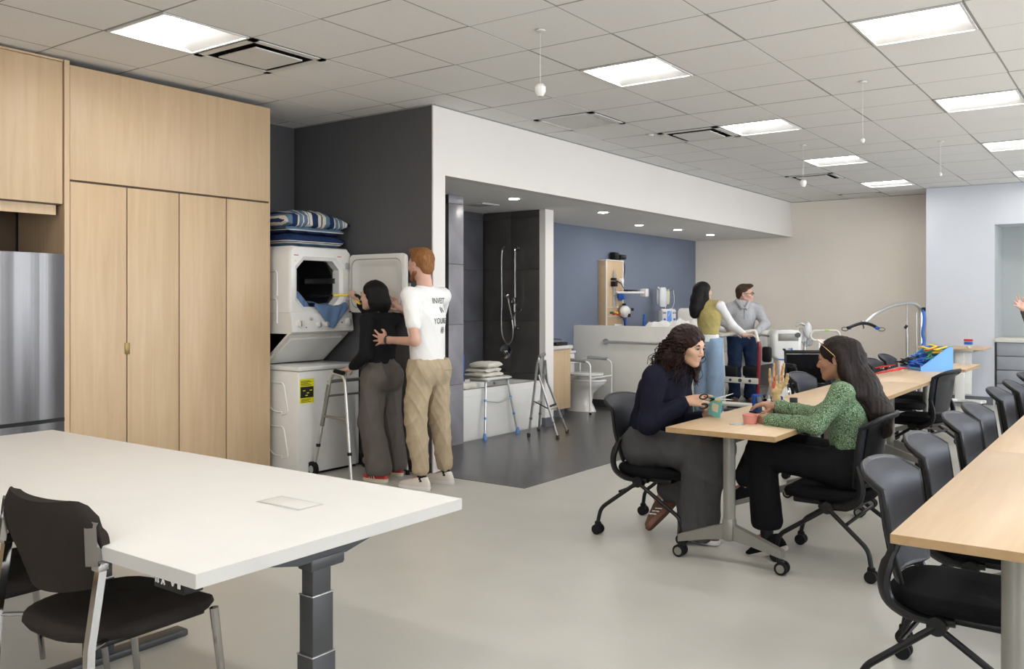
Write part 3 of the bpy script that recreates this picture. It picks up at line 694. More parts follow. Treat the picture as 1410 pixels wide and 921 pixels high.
# ---- walker with wheels (woman's)
def walker(name, lab, c, rz, w0=.56, front_w=.46):
    t = thing(name, lab, 'walker', c, rz)
    # local: +Y forward; sides at +-x
    for s_ in (-1, 1):
        o = MB(); o.tube(fillet([(s_ * .29, -.27, .02), (s_ * .255, -.14, .84), (s_ * .24, .02, .86), (s_ * .23, .08, .80), (s_ * .26, .24, .12)], .06), .0135, 10)
        o.build('side_frame', 'alu', t)
        o = MB(); o.tube([(s_ * .252, -.12, .862), (s_ * .243, .0, .872)], .0185, 10); o.build('hand_grip', 'rubber', t)
        o = MB(); o.tube(fillet([(s_ * .272, -.19, .46), (s_ * .262, -.16, .50), (s_ * .247, .14, .50), (s_ * .25, .17, .44)], .04), .011, 8); o.build('side_bar', 'tbl_grey', t)
        o = MB(); o.tube([(s_ * .232, .095, .76), (s_ * .245, .17, .42)], .018, 10); o.build('sleeve', 'tbl_grey', t)
        o = MB(); o.cyl((s_ * .29, -.27, 0), (s_ * .29, -.27, .04), .018, 12); o.build('rubber_tip', 'rubber', t)
        for q in ((s_ * .281, -.235, .24), (s_ * .2555, .205, .26)):
            o = MB(); o.cyl((q[0], q[1], q[2] - .012), (q[0], q[1], q[2] + .012), .018, 10); o.build('clip', 'black', t)
        o = MB(); o.cyl((s_ * .262, .25, .062), (s_ * .292, .25, .062), .062, 22); w_ = o.build('wheel', 'rubber', t)
        o = MB(); o.cyl((s_ * .258, .25, .062), (s_ * .296, .25, .062), .03, 16); o.build('hub', 'satin', w_)
    for z, y, r_ in ((.78, .09, .014), (.66, .12, .009)):
        o = MB(); o.tube(fillet([(-.235, y, z), (-.15, y + .03, z), (.15, y + .03, z), (.235, y, z)], .05), r_, 10); o.build('front_bar', 'tbl_grey', t)
    return t
wk = walker('walking_frame', 'silver wheeled walker held by the woman at the dryer', (-5.285, 5.17, 0), PI / 2 - .10)
# ---- transfer bench
t = thing('shower_stool', 'white shower stool with blue-tipped legs standing at the bath', 'stool', (-5.73, 7.53, 0))
for sx, sy in ((1, -1), (1, 1)):
    o = MB(); o.tube(fillet([(.06, sy * .13, .60), (.09, sy * .19, .60), (.155, sy * .29, .02)], .05), .0125, 10); lg = o.build('leg', 'alu', t)
    o = MB(); o.lathe([(.028, 0), (.024, .015), (.018, .06), (.013, .07)], (.155, sy * .29, 0), 14); o.build('rubber_foot', mat('blue_rubber', (.14, .28, .62), .6), lg)
    for z in (.22, .40):
        f_ = (z - .02) / .58; o = MB(); o.cyl((.155 - .065 * f_, sy * (.29 - .10 * f_), z - .012), (.155 - .065 * f_, sy * (.29 - .10 * f_), z + .012), .0155, 10); o.build('collar', 'binblue', lg)
for sy in (-1, 1):
    o = MB(); o.tube([(-.09, sy * .19, .60), (-.13, sy * .25, .530)], .0125, 10); o.build('leg', 'alu', t)
o = MB(); o.tube([(p[0] * 1., p[1] * 1., .60) for p in rr4(.12, .21, .06)], .0125, 8, closed=True); o.build('seat_rail', 'alu', t)
o = MB(); o.tube(fillet([(.12, -.235, .40), (.14, 0, .36), (.12, .235, .40)], .05), .006, 8); o.build('brace', 'alu', t)
o = MB(); o.loft([[(x, y, z) for x, y in rr4(.15, .24, .07)] for z in (.612, .622)] + [[(x, y, .632) for x, y in rr4(.13, .22, .06)]]); o.build('seat', 'white', t)
def towel(lab, c, d, rz, seed, m='towel', grp='folded towels on the shower stool'):
    o = MB(); n = 14; rings_ = []
    for i in range(n + 1):
        u = i / n; k = min(1, (min(u, 1 - u) * n / 2 + .2) ** .5)
        rings_.append([((abs(math.cos(a)) ** .5) * (1 if math.cos(a) > 0 else -1) * d[0] / 2 * (.95 + .05 * k) + .004 * math.sin(u * 9 + j), -d[1] / 2 + d[1] * u,
                        d[2] / 2 + (abs(math.sin(a)) ** .6) * (1 if math.sin(a) > 0 else -1) * d[2] / 2 * k * (1 - .12 * (j == 4)) + .005 * math.sin(u * 11 + j * 1.3 + seed)) for j, a in enumerate([2 * PI * q / 20 for q in range(20)])])
    o.loft(rings_); return tag(o.build('folded_towel', m, None, c, (0, 0, rz), ang=80), lab, 'towel', grp)
towel('cream folded towel lying on the shower stool, under the others', (-5.75, 7.45, .636), (.26, .36, .045), 0, 1)
towel('cream folded towel in the middle of the stack on the stool', (-5.76, 7.46, .682), (.25, .33, .045), .1, 3)
towel('plump cream folded towel on top of the stack on the stool', (-5.74, 7.47, .728), (.24, .33, .062), .15, 6)
towel('small cream towel on the tub rim by the pillar', (-5.78, 7.10, .528), (.22, .26, .07), 0, 8, grp=None)
t = thing('soap_box', 'small blue box standing behind the towels at the bath', 'box', (-6.16, 7.50, .512))
MB().b2((-.05, -.075, 0), (.05, .075, .33), r=.004).build('box_body', 'blue', t); MB().b2((.048, -.05, .285), (.053, .04, .31)).build('box_print', 'white', t)
struct('trim_5', MB().b2((-6.5, 6.95, .0), (-6.49, 8.42, .02)), 'grout')
# ---- folded walker
t = thing('folded_walker', 'folded silver walker standing free before the bath end', 'walker', (-5.23, 7.90, 0))
fo = Vector((-5.23, 7.90, 0)); L_ = [Vector((-5.323, 7.67, 0)), Vector((-5.47, 8.077, 0))]; R_ = [Vector((-4.995, 7.725, 0)), Vector((-5.131, 8.124, 0))]
top = [W(740, 501, d=9.20), W(749, 497, d=9.32)]; hin = [W(742, 516, d=9.20), W(749, 514, d=9.32)]; M['brownrub'] = mat('brown_rubber', (.06, .04, .03), .7)
o = MB(); o.tube(fillet([L_[0] + V3(0, 0, .02) - fo, top[0] - fo, top[0] + V3(.02, .0, .07) - fo, top[1] + V3(.0, .01, .07) - fo, top[1] - fo, L_[1] + V3(0, 0, .02) - fo], .05), .0135, 10); o.build('front_frame', 'alu', t)
for k in range(2):
    o = MB(); o.tube([hin[k] - fo, R_[k] + V3(0, 0, .02) - fo], .0125, 10); o.build('rear_leg', 'alu', t)
    o = MB(); o.tube([top[k] + V3(.02, .0, .01) - fo, hin[k] + V3(.03, .02, -.10) - fo], .010, 8); o.build('handle_post', 'tbl_grey', t)
    for q in (L_[k], R_[k]): o = MB(); o.cyl(q - fo, q - fo + V3(0, 0, .045), .019, 12); o.build('rubber_tip', 'brownrub', t)
    for q, hh in ((L_[k], top[k]), (R_[k], hin[k])):
        c_ = q.lerp(hh, .26) - fo; o = MB(); o.cyl(c_ - V3(0, 0, .012), c_ + V3(0, 0, .012), .017, 10); o.build('clip', 'tbl_grey', t)
for f_, m_ in ((.46, 'alu'), (.50, 'black')):
    o = MB(); o.tube([R_[0].lerp(hin[0], f_) - fo, R_[1].lerp(hin[1], f_) - fo], .011, 8); o.build('cross_bar', m_, t)
o = MB(); o.tube([L_[0].lerp(top[0], .5) - fo, R_[0].lerp(hin[0], .47) - fo], .006, 8); o.build('stay', 'black', t)
o = MB(); o.tube([L_[0].lerp(top[0], .45) - fo, L_[1].lerp(top[1], .45) - fo], .011, 8); o.build('cross_bar', 'alu', t)
o = MB(); o.tube([top[0] + V3(.02, 0, .072) - fo, top[1] + V3(0, .01, .072) - fo], .019, 10); o.build('hand_grip', 'tbl_grey', t)

# ================================================================== headwall, bed, drip
t = thing('medical_headwall', 'narrow wood service panel with devices on the slate blue wall', 'wall panel', (-6.5, 11.38, 0))
MB().b2((0, -.26, .95), (.13, .26, 2.02), r=.004).build('panel', 'maple', t)
MB().b2((.128, -.26, .95), (.138, -.235, 2.03)).build('edge_strip', 'white', t); MB().b2((.128, .235, .95), (.138, .26, 2.03)).build('edge_strip', 'white', t); MB().b2((.0, -.262, 2.02), (.14, .262, 2.035)).build('top_strip', 'white', t)
for z in (1.80, 1.60, 1.42): MB().b2((.135, -.06, z - .085), (.146, .02, z + .085), r=.002).build('service_strip', 'alu', t)
MB().b2((.135, -.05, 1.0), (.16, .18, 1.10), r=.004).build('lower_box', 'white', t)
o = MB(); o.b2((.14, -.13, 1.645), (.21, -.05, 1.72), r=.006); o.b2((.14, -.13, 1.74), (.19, -.04, 1.77), r=.004); o.build('plug_adapter', 'black', t)
o = MB(); o.tube(smooth_path([(.17, -.09, 1.74), (.22, .0, 1.70), (.2, .15, 1.62), (.2, .2, 1.58)]), .006, 6); o.build('cable', 'black', t)
o = MB(); o.tube(smooth_path([(.17, .10, 1.27), (.2, .15, 1.15), (.2, .25, .96)]), .006, 6); o.build('cable', 'black', t)
o = MB(); o.tube([(.14, .04, 1.56), (.26, .10, 1.56), (.34, .50, 1.56)], .018, 8); o.build('lamp_arm', 'white', t)
o = MB(); o.b2((.22, .10, 1.575), (.29, .42, 1.60), r=.004); o.build('arm_cover', 'black', t)
o = MB(); o.b2((.27, .52, 1.50), (.37, .62, 1.62), r=.01); o.build('lamp_head', 'white', t)
o = MB(); o.cyl((.15, .12, 1.73), (.20, .12, 1.73), .04, 14); o.build('gauge', 'white', t)
o = MB(); o.b2((.14, .06, 1.48), (.2, .16, 1.55), r=.01); o.cyl((.16, .1, 1.46), (.24, .1, 1.5), .03, 12); o.build('holder', 'blue', t)
o = MB(); o.ell((.20, .18, 1.28), (.07, .12, .09)); o.build('suction_unit', 'offwhite', t)
o = MB(); o.cyl((.2, .16, 1.37), (.2, .16, 1.40), .03, 12); o.cyl((.26, .2, 1.2), (.26, .2, 1.25), .025, 12); o.cyl((.28, .27, 1.29), (.28, .27, 1.33), .02, 12); o.build('suction_knob', 'black', t)
for y, z, m_ in ((-.13, 1.265, 'green'), (-.06, 1.25, 'red'), (0, 1.26, 'yellow'), (.06, 1.245, 'red')):
    o = MB(); o.cyl((.13, y, z), (.18, y, z), .018, 12); o.build('gas_outlet', m_, t)
for z in (1.34, 1.21): o = MB(); o.b2((.137, -.22, z), (.145, .2, z + .008)); o.build('rail', 'white', t)
t = thing('webcam', 'small black camera on top of the wood wall panel', 'camera', (-6.42, 11.47, 2.037))
MB().box((0, 0, .06), (.10, .13, .11), r=.02).build('camera_body', 'black', t); MB().box((.03, .16, .05), (.08, .18, .07), r=.02).build('camera_mount', 'black', t)
MB().tube(smooth_path([(.0, .1, .02), (.04, .22, -.05), (.02, .24, -.25)]), .006, 6).build('cable', 'black', t)
# bed
t = thing('hospital_bed', 'raised hospital bed with white linen behind the half wall', 'bed', (-5.40, 12.20, 0))
MB().b2((-1.0, -.45, .72), (1.0, .45, .80), r=.02).build('deck', 'offwhite', t)
MB().b2((-.98, -.44, .80), (.98, .44, .97), r=.05).build('mattress', 'linen', t)
MB().b2((-1.0, -.35, .12), (1.0, .35, .22), r=.02).build('base_frame', 'satin', t)
for x in (-.6, .6):
    MB().b2((x - .05, -.2, .2), (x + .05, .2, .73), r=.01).build('lift_column', 'offwhite', t)
    for y in (-.33, .33): MB().cyl((x, y - .02, .06), (x, y + .02, .06), .06, 16).build('wheel', 'rubber', t)
for x in (-1.03, 1.03): MB().b2((x - .02, -.45, .55), (x + .02, .45, 1.03), r=.1).build('end_board', 'white', t)
def duvet(c, rx, ry, rz_, name, lab, m='linen', seed=0):
    o = MB(); n = 22; G = []
    for i in range(n):
        row = []
        for j in range(n):
            u, v = -1 + 2 * i / (n - 1), -1 + 2 * j / (n - 1); h_ = max(0, (1 - abs(u) ** 3) * (1 - abs(v) ** 3)) ** .5
            p = Vector((u * 2.3, v * 2.1, seed)); z = rz_ * h_ * (.62 + .55 * noise.noise(p * 1.3) + .3 * noise.noise(p * 3.1))
            row.append((c[0] + rx * u, c[1] + ry * v, c[2] + max(.0, z)))
        G.append(row)
    o.sheet(G, .02); return tag(o.build(name, m, None, ang=80), lab, 'bedding')
duvet((-5.72, 11.95, .98), .42, .34, .19, 'rumpled_blanket', 'rumpled white blanket on the hospital bed nearer the panel', seed=3)
duvet((-5.10, 12.0, .98), .36, .34, .21, 'rumpled_blanket', 'rumpled white blanket heap on the hospital bed nearer the standing woman', seed=8)
for k, (q, lb) in enumerate((((861, 448), 'short blue post standing by the bed nearer the wood panel'), ((887, 443), 'short blue post standing by the bed nearer the drip bags'))):
    p = W(*q, Y=11.62 + .3 * k); t = thing('blue_post', lb, 'handle', (p.x, p.y, .93), 0, 'blue posts at the bed')
    MB().tube([(0, 0, -.1), (0, 0, .18 + .05), (.005, 0, .29)], [.022, .022, .02], 10).build('post', 'blue', t); MB().ell((.005, 0, .29), (.024, .024, .02)).build('cap', 'blue', t)
# drip stand
p = W(916, 420, Y=12.75); t = thing('drip_stand', 'drip stand with white bags and a blue-screened pump', 'drip stand', (p.x, p.y, 0))
MB().cyl((0, 0, .1), (0, 0, 1.62), .012, 10).build('pole', 'chrome', t)
for k in range(5):
    a = k * 2 * PI / 5; MB().tube([(0, 0, .12), (.28 * math.cos(a), .28 * math.sin(a), .06)], .012, 8).build('foot', 'satin', t)
    MB().ell((.28 * math.cos(a), .28 * math.sin(a), .03), (.03, .03, .03)).build('caster', 'rubber', t)
o = MB(); Rz = Matrix.Rotation(.95, 4, 'Z')
for s_ in (-1, 1):
    o.tube(smooth_path([(0, 0, 1.60), (s_ * .08, 0, 1.60), (s_ * .13, 0, 1.63), (s_ * .15, 0, 1.66)]), .005, 6, Rz); o.tube([(0, 0, 1.60), (0, s_ * .1, 1.62), (0, s_ * .12, 1.66)], .005, 6, Rz)
o.build('hook_head', 'chrome', t)
def bag(c, w_, h_, m_, nm='fluid_bag'):
    o = MB(); o.loft([[(c[0] + w_ / 2 * math.cos(a) * k_, c[1] + .028 * math.sin(a) * k_ ** 2, c[2] + z * h_) for a in [2 * PI * q / 14 for q in range(14)]] for z, k_ in ((0, .5), (.05, .9), (.5, 1), (.9, .95), (1, .6))], Rz)
    return o.build(nm, m_, t, ang=70)
bag((-.05, -.02, 1.34), .135, .31, 'ivbag'); bag((.05, .02, 1.38), .08, .24, mat('cream_fluid_bag', (.62, .60, .45), .3)); bag((-.10, .04, 1.38), .06, .28, 'ivbag')
o = MB(); o.box((0, -.06, 1.20), (.25, .14, .20), Rz, r=.02); pb = o.build('pump_body', 'offwhite', t)
o = MB(); o.box((0, -.135, 1.20), (.075, .01, .16), Rz, r=.003); o.build('screen', mat('pump_screen_blue', (.05, .13, .33), .3, emit=((.1, .25, .6), .25)), pb)
for x in (-.085, .085):
    o = MB(); o.cyl(Rz @ Vector((x, -.135, 1.15)), Rz @ Vector((x, -.145, 1.15)), .018, 12); o.build('dial', 'blue', pb)
    o = MB(); o.box((x, -.135, 1.25), (.05, .008, .03), Rz); o.build('readout', 'tbl_grey', pb)
o = MB(); o.box((0, -.05, 1.30), (.24, .10, .02), Rz, r=.004); o.build('pump_shelf', 'satin', pb)
o = MB(); o.tube(smooth_path([(.07, .02, 1.32), (.16, .0, 1.28), (.14, -.05, 1.15)]), .004, 6); o.tube(smooth_path([(.14, 0, 1.6), (.16, -.02, 1.4), (.1, -.1, 1.2)]), .004, 6); o.build('tubing', 'ivbag', t)
# raised white head end of the bed, seen left of the yellow vest
hb_ = [o for o in COL.objects if o.name == 'hospital_bed'][0]; p = W(948, 440, Y=12.3) - hb_.location
MB().box((p.x, p.y, 1.15), (.34, .12, .36), None, r=.06).build('headboard', 'white', hb_); MB().cyl((p.x, p.y, .75), (p.x, p.y, 1.0), .03, 12).build('headboard_post', 'offwhite', hb_)
# ================================================================== far equipment
# sit-to-stand frame: local +Y is towards the viewer side of the man (he faces it)
t = thing('standing_frame', 'cream standing frame with a dark red post around the man in grey', 'standing frame', (-4.15, 10.60, 0))
FW = W
def TB(pts, r, name, m, par=None, n=8, fr_=.03): return MB().tube(fillet(pts, fr_), r, n).build(name, m, par or t)
M['cream'] = mat('cream_powder_coat', (.60, .58, .52), .4, amp=.02); M['maroon'] = mat('dark_red_tube', (.20, .008, .02), .35)
def Q(px, py, d): v = W(px, py, d=d); return v - Vector((-4.15, 10.60, 0))
TB([Q(1000, 560, 11.3), Q(945, 551, 11.3)], .028, 'base_rail', 'cream'); TB([Q(1066, 560, 11.0), Q(958, 553, 10.9)], .028, 'base_rail', 'cream')
o = MB(); a, b = Q(995, 522, 11.1), Q(1044, 525, 10.9); MMx = Matrix.Translation((a + b) / 2) @ (b - a).to_track_quat('X', 'Z').to_matrix().to_4x4()
o.box((0, 0, 0), ((b - a).length, .03, .07), MMx, r=.005); kb = o.build('knee_bar', 'cream', t)
for x in (-.12, 0, .12):
    o = MB(); o.cyl(MMx @ Vector((x, -.018, 0)), MMx @ Vector((x, .018, 0)), .018 if x else .024, 12); o.build('bolt', 'dkgrey', kb)
TB([Q(1044, 555, 11.0), Q(1044, 520, 11.0), Q(1046, 478, 11.0), Q(1044, 470, 11.0)], .024, 'upright', 'maroon', n=10)
TB([Q(1044, 472, 11.0), Q(1040, 455, 11.05), Q(992, 462, 11.1), Q(990, 462, 11.3)], .022, 'hand_rail', 'cream', n=10)
TB([Q(994, 462, 11.2), Q(997, 525, 11.2), Q(996, 555, 11.2)], .02, 'upright', 'cream')
for sx in (1006, 1034):
    a = Q(sx, 511, 11.25); o = MB(); o.box(a, (.20, .10, .14), None, r=.03); o.build('knee_pad', 'black', t)
o = MB(); a = Q(1022, 558, 11.5); o.box((a.x, a.y, .08), (.62, .5, .03), Matrix.Translation((0, 0, 0)), r=.01); o.build('foot_plate', 'dkgrey', t)
for px, dd in ((945, 11.3), (958, 10.9), (1066, 11.0)):
    a = Q(px, 556, dd); o = MB(); o.cyl((a.x, a.y - .015, .04), (a.x, a.y + .015, .04), .04, 14); o.build('caster', 'rubber', t)
o = MB(); a = Q(1056, 488, 11.3); o.box(a, (.12, .08, .2), None, r=.03); o.build('sling_pad', 'black', t)
# mat table / couch behind with a grey-brown cover
t = thing('couch', 'low treatment couch under a grey-brown cover behind the standing frame', 'couch', (-3.95, 13.15, 0))
M['cover'] = mat('grey_brown_velour', (.21, .185, .165), .9, ns=8, amp=.15, bump=.5, bs=30, sheen=.3)
G = []
for i in range(30):
    row = []
    for j in range(14):
        u = -1 + 2 * i / 29; v = j / 13
        if v < .45: y, z = .42 - .84 * v / .45, .60
        else: y, z = -.42 - .02 * (v - .45), .60 - .56 * (v - .45) / .55
        row.append((u * .85 + .02 * math.sin(v * 5 + i), y + (.035 * math.sin(i * 1.3) * (v > .45) * (v - .4)), z + .012 * math.sin(i * .9 + j)))
    G.append(row)
MB().sheet(G, .02).build('cover', 'cover', t, ang=80); MB().b2((-.82, -.36, .12), (.82, .40, .56), r=.02).build('couch_base', 'tbl_grey', t)
for x in (-.7, .7):
    for y in (-.3, .3): MB().cyl((x, y, 0), (x, y, .13), .03, 10).build('foot', 'black', t)
# white medical trolley device
p = W(1080, 470, d=12.0)
t = thing('medical_monitor', 'white wheeled medical machine with a grey display band', 'medical machine', (p.x, p.y, 0), .62)
o = MB(); o.loft([[(x, y, z) for x, y in rr4(hx, .13, .06)] for z, hx in ((.66, .15), (.70, .20), (.98, .21), (1.04, .17), (1.05, .10))]); o.build('head', 'white', t, ang=50)
MB().b2((-.12, -.137, .90), (.15, -.12, 1.0), r=.005).build('display', 'tbl_grey', t); MB().cyl((.14, -.14, .98), (.14, -.15, .98), .035, 14).build('dial', 'dkgrey', t)
o = MB(); o.loft([[(x + .02, y, z) for x, y in rr4(hx, hy, .05)] for z, hx, hy in ((.10, .24, .22), (.14, .22, .2), (.45, .15, .13), (.66, .15, .12))]); o.build('column', 'white', t, ang=50)
MB().b2((-.12, -.135, .645), (.14, -.12, .66)).build('blue_band', 'blue', t); MB().box((.06, -.135, .78), (.02, .01, .05), T(0, 0, 0), r=.002).build('logo_mark', 'blue', t)
MB().box((.04, -.135, .795), (.05, .01, .012), None).build('logo_mark', 'blue', t)
for x in (-.2, .24):
    for y in (-.17, .17): MB().cyl((x, y - .015, .05), (x, y + .015, .05), .05, 14).build('caster', 'rubber', t)
MB().tube(fillet([(-.2, 0, .96), (-.32, 0, .98), (-.36, .0, .95)], .04), .015, 8).build('side_arm', 'tbl_grey', t)
t2 = thing('humidifier', 'clear plastic humidifier head beside the white medical machine', 'medical machine', W(1108, 455, d=12.5).xy.to_3d(), .5)
MB().cyl((0, 0, 0), (0, 0, 1.0), .02, 10).build('pole', 'satin', t2); MB().box((0, 0, .015), (.36, .3, .03), None, r=.01).build('foot_plate', 'offwhite', t2)
MB().ell((.04, -.03, 1.02), (.055, .05, .115)).build('canister', 'ivbag', t2)
MB().tube(smooth_path([(-.12, 0, 1.08), (-.06, 0, 1.12), (0, 0, 1.10), (.05, 0, 1.13), (.07, 0, 1.05)]), .018, 8).build('valve_block', 'satin', t2)
MB().tube(smooth_path([(-.05, 0, 1.05), (-.04, -.03, .9), (.02, -.04, .82), (.06, -.03, .9)]), .03, 10).build('corrugated_tube', 'glass', t2)
o = MB(); o.ell((.06, -.03, .86), (.05, .05, .06)); o.build('flask', 'glass', t2)
# rounded handle walker
p = W(1136, 470, d=11.2); t = thing('patient_turner', 'cream transfer aid with a long rounded handle loop and green tab', 'transfer aid', (p.x, p.y, 0), .55)
o = MB(); o.tube([(x, 0, 1.0 + z) for x, z in rr4(.18, .062, .06, 6)], .014, 8, closed=True); o.build('handle_loop', 'cream', t)
for x in (-.075, -.025): MB().cyl((x, 0, .94), (x, 0, .84), .016, 8).build('stem_top', 'white', t)
MB().cyl((-.06, 0, .85), (-.06, 0, .06), .013, 8).build('post', 'brass', t); MB().cyl((-.03, 0, .85), (-.03, 0, .06), .013, 8).build('post', 'cream', t)
MB().box((.02, -.0, 1.063), (.06, .032, .02), None, r=.004).build('green_tab', mat('lime_plastic', (.25, .6, .02), .5), t)
MB().lathe([(.24, 0), (.24, .03), (.2, .05), (.02, .06)]).build('foot_plate', 'tbl_grey', t)
# wheelchair
p = W(1117, 540, d=9.9); t = thing('wheelchair', 'black folding wheelchair seen from behind the wood tables', 'wheelchair', (p.x, p.y, 0), .62 + PI)
for s_ in (-1, 1):
    o = MB(); o.tube([(s_ * .27, -.05 + .29 * math.cos(a), .30 + .29 * math.sin(a)) for a in [2 * PI * k / 32 for k in range(32)]], .016, 6, closed=True); w_ = o.build('wheel', 'rubber', t)
    o = MB(); o.tube([(s_ * .30, -.05 + .25 * math.cos(a), .30 + .25 * math.sin(a)) for a in [2 * PI * k / 32 for k in range(32)]], .007, 6, closed=True); o.build('push_rim', 'chrome', w_)
    o = MB()
    for k in range(12):
        a = 2 * PI * k / 12; o.tube([(s_ * .27, -.05, .30), (s_ * .27, -.05 + .28 * math.cos(a), .30 + .28 * math.sin(a))], .002, 4)
    o.cyl((s_ * .25, -.05, .30), (s_ * .29, -.05, .30), .03, 12); o.build('spokes', 'satin', w_)
    o = MB(); o.tube(fillet([(s_ * .23, -.26, .88), (s_ * .23, -.20, .88), (s_ * .23, -.18, .48), (s_ * .23, .30, .46), (s_ * .23, .38, .16), (s_ * .2, .45, .12)], .04), .013, 8); o.tube(fillet([(s_ * .23, -.16, .70), (s_ * .23, .2, .70), (s_ * .23, .22, .46)], .04), .012, 8); o.build('side_frame', 'black', t)
    o = MB(); o.box((s_ * .23, 0, .72), (.05, .28, .03), None, r=.01); o.build('armrest', 'black', t)
    o = MB(); o.cyl((s_ * .23 - .015, .30, .08), (s_ * .23 + .015, .30, .08), .08, 18); o.build('front_wheel', 'rubber', t)
    o = MB(); o.box((s_ * .12, .48, .12), (.16, .14, .015), None, r=.005); o.build('footrest', 'black', t)
MB().b2((-.22, -.18, .46), (.22, .26, .50), r=.015).build('seat', 'blackfab', t); MB().b2((-.225, -.205, .50), (.225, -.185, .83), r=.008).build('backrest', 'blackfab', t)
MB().b2((-.24, -.225, .835), (.24, -.17, .875), r=.02).build('push_bar', 'black', t); MB().b2((-.23, -.21, .79), (.23, -.20, .825)).build('pale_strip', 'offwhite', t)
for s_ in (-1, 1): MB().cyl((-s_ * .2, -.02, .14), (s_ * .2, -.02, .44), .012, 8).build('cross_brace', 'satin', t)
# office task chair back beside it (grey pad near the seated woman's face)
# patient hoist
t = thing('patient_hoist', 'grey patient hoist with a long boom and black spreader bar', 'hoist', (-2.84, 13.35, 0))
HB = Vector((-2.84, 13.35, 0))
def H(px, py, d): return W(px, py, d=d) - HB
mast = [H(1268, 545, 12.5), H(1268, 424, 12.5), H(1263, 417, 12.5)]
mast[0].z = .08
TB([H(1268, 540, 12.6), H(1268, 425, 12.6), H(1260, 417.5, 12.55), H(1248, 417, 12.5), H(1228, 421, 12.35), H(1205, 432, 12.2), H(1193, 443, 12.1), H(1188, 446, 12.05)], .024, 'boom', 'alu', n=10, fr_=.08)
TB([H(1188, 446, 12.05), H(1188, 441, 12.05)], .03, 'boom_end', 'satin'); TB([H(1188, 446, 12.05), H(1189, 452, 12.0)], .012, 'swivel', 'chrome')
TB([H(1249, 419, 12.5), H(1249, 448, 12.52)], .011, 'actuator_rod', 'chrome'); TB([H(1249, 447, 12.52), H(1250, 545, 12.6)], .022, 'actuator_body', 'satin')
TB([H(1249, 448, 12.5), H(1246, 452, 12.5)], .02, 'actuator_knob', 'black')
TB([H(1167, 451.5, 11.9), H(1180, 446.5, 11.95), H(1189, 444.5, 12.0), H(1199, 446.5, 12.05), H(1210, 452.5, 12.1)], .021, 'spreader_bar', 'black', n=10, fr_=.06)
for c, k in (((1163.5, 453), 1), ((1214, 453.5), -1)):
    cc = H(c[0], c[1], 12.0); TB([cc + Vector((k * .035, 0, .01)), cc + Vector((k * .075, 0, .02))], .022, 'hook_sleeve', 'blue')
    o = MB(); o.tube([cc + Vector((.045 * math.cos(a) - k * .0, 0, .024 * math.sin(a))) for a in [2 * PI * q / 14 for q in range(14)]], .006, 6, closed=True); o.build('hook', 'chrome', t)
for s_ in (-1, 1):
    TB([(.06, .15 * s_, .08), (-.3, .3 * s_, .08), (-.95, .34 * s_, .08)], .028, 'base_leg', 'alu')
    for x in (-.95, .1): o = MB(); o.cyl((x, .3 * s_ - .015, .04), (x, .3 * s_ + .015, .04), .04, 14); o.build('caster', 'rubber', t)
TB([(.06, -.2, .08), (.06, .2, .08)], .03, 'cross_beam', 'alu')
TB([H(1271, 426, 12.55), H(1273, 440, 12.5), H(1270, 460, 12.5), H(1273, 470, 12.5), H(1269, 478, 12.5)], .02, 'sling_strap', 'blue', fr_=.05); o = MB(); o.box(H(1272, 426, 12.55), (.05, .05, .06), None, r=.01); o.build('clamp', 'black', t)
TB([H(1262, 430, 12.6), H(1262, 545, 12.6)], .010, 'support_rod', 'satin')
# ---- wall desk by the pale wall
t = thing('adjustable_desk', 'small wood-topped adjustable desk against the pale wall', 'desk', (-2.14, 13.42, 0))
MB().b2((-.48, -.28, .78), (.35, .30, .81), r=.004).build('desk_top', 'maple_top', t)
MB().b2((-.05, -.05, .08), (.06, .05, .77), r=.006).build('leg_column', 'offwhite', t); MB().b2((-.20, .06, .16), (.14, .09, .74), r=.006).build('modesty_panel', 'offwhite', t)
MB().b2((-.15, -.2, .745), (.2, .2, .78), r=.005).build('bracket', 'satin', t); MB().b2((-.35, -.1, .755), (-.1, .0, .78)).build('crank_box', 'dkgrey', t)
for s_ in (-.22, .30):
    MB().tube(fillet([(0, -.02, .08), (s_, -.2, .075)], .03), .022, 8).build('foot', 'offwhite', t)
    MB().cyl((s_ - .015, -.2, .035), (s_ + .015, -.2, .035), .035, 14).build('caster', 'rubber', t)
MB().b2((-.25, -.06, .06), (.33, .0, .10), r=.01).build('base_bar', 'offwhite', t)
t = thing('small_toy_stand', 'tiny red and blue wire toy standing on the small far desk', 'toy', (-2.0, 13.22, .81))
MB().cyl((0, 0, 0), (0, 0, .15), .004, 6).build('wire', 'satin', t); MB().cyl((0, 0, .0), (0, 0, .01), .03, 12).build('foot', 'satin', t)
MB().box((0, 0, .10), (.11, .04, .03), None, r=.008).build('red_block', 'red', t); MB().box((0, 0, .06), (.10, .05, .04), None, r=.008).build('blue_block', 'blue', t)
MB().cyl((0, 0, .12), (0, 0, .24), .003, 6).build('rod', 'satin', t)
# ---- drawer unit in the recess
tag(MB().b2((-1.757, 13.76, .87), (1.598, 14.46, .925), r=.004).build('counter_top', 'white_lam'), 'white counter top in the wall recess', 'counter')
for k in range(5):
    lb = 'grey drawer unit at the left of the wall recess' if k == 0 else 'grey drawer unit outside the picture in the wall recess'
    t = thing('drawer_unit', lb, 'drawer unit', (-1.752 + .62 * k + .31, 13.8, 0), 0, None if k == 0 else 'recess drawer units')
    MB().b2((-.308, .0, .1), (.308, .62, .87)).build('carcass', 'dkgrey', t); MB().b2((-.30, .05, 0), (.3, .6, .1)).build('plinth', 'black', t)
    for q in range(4): MB().b2((-.29, -.018, .115 + .19 * q), (.30, 0, .295 + .19 * q), r=.002).build('drawer', 'drawer', t)

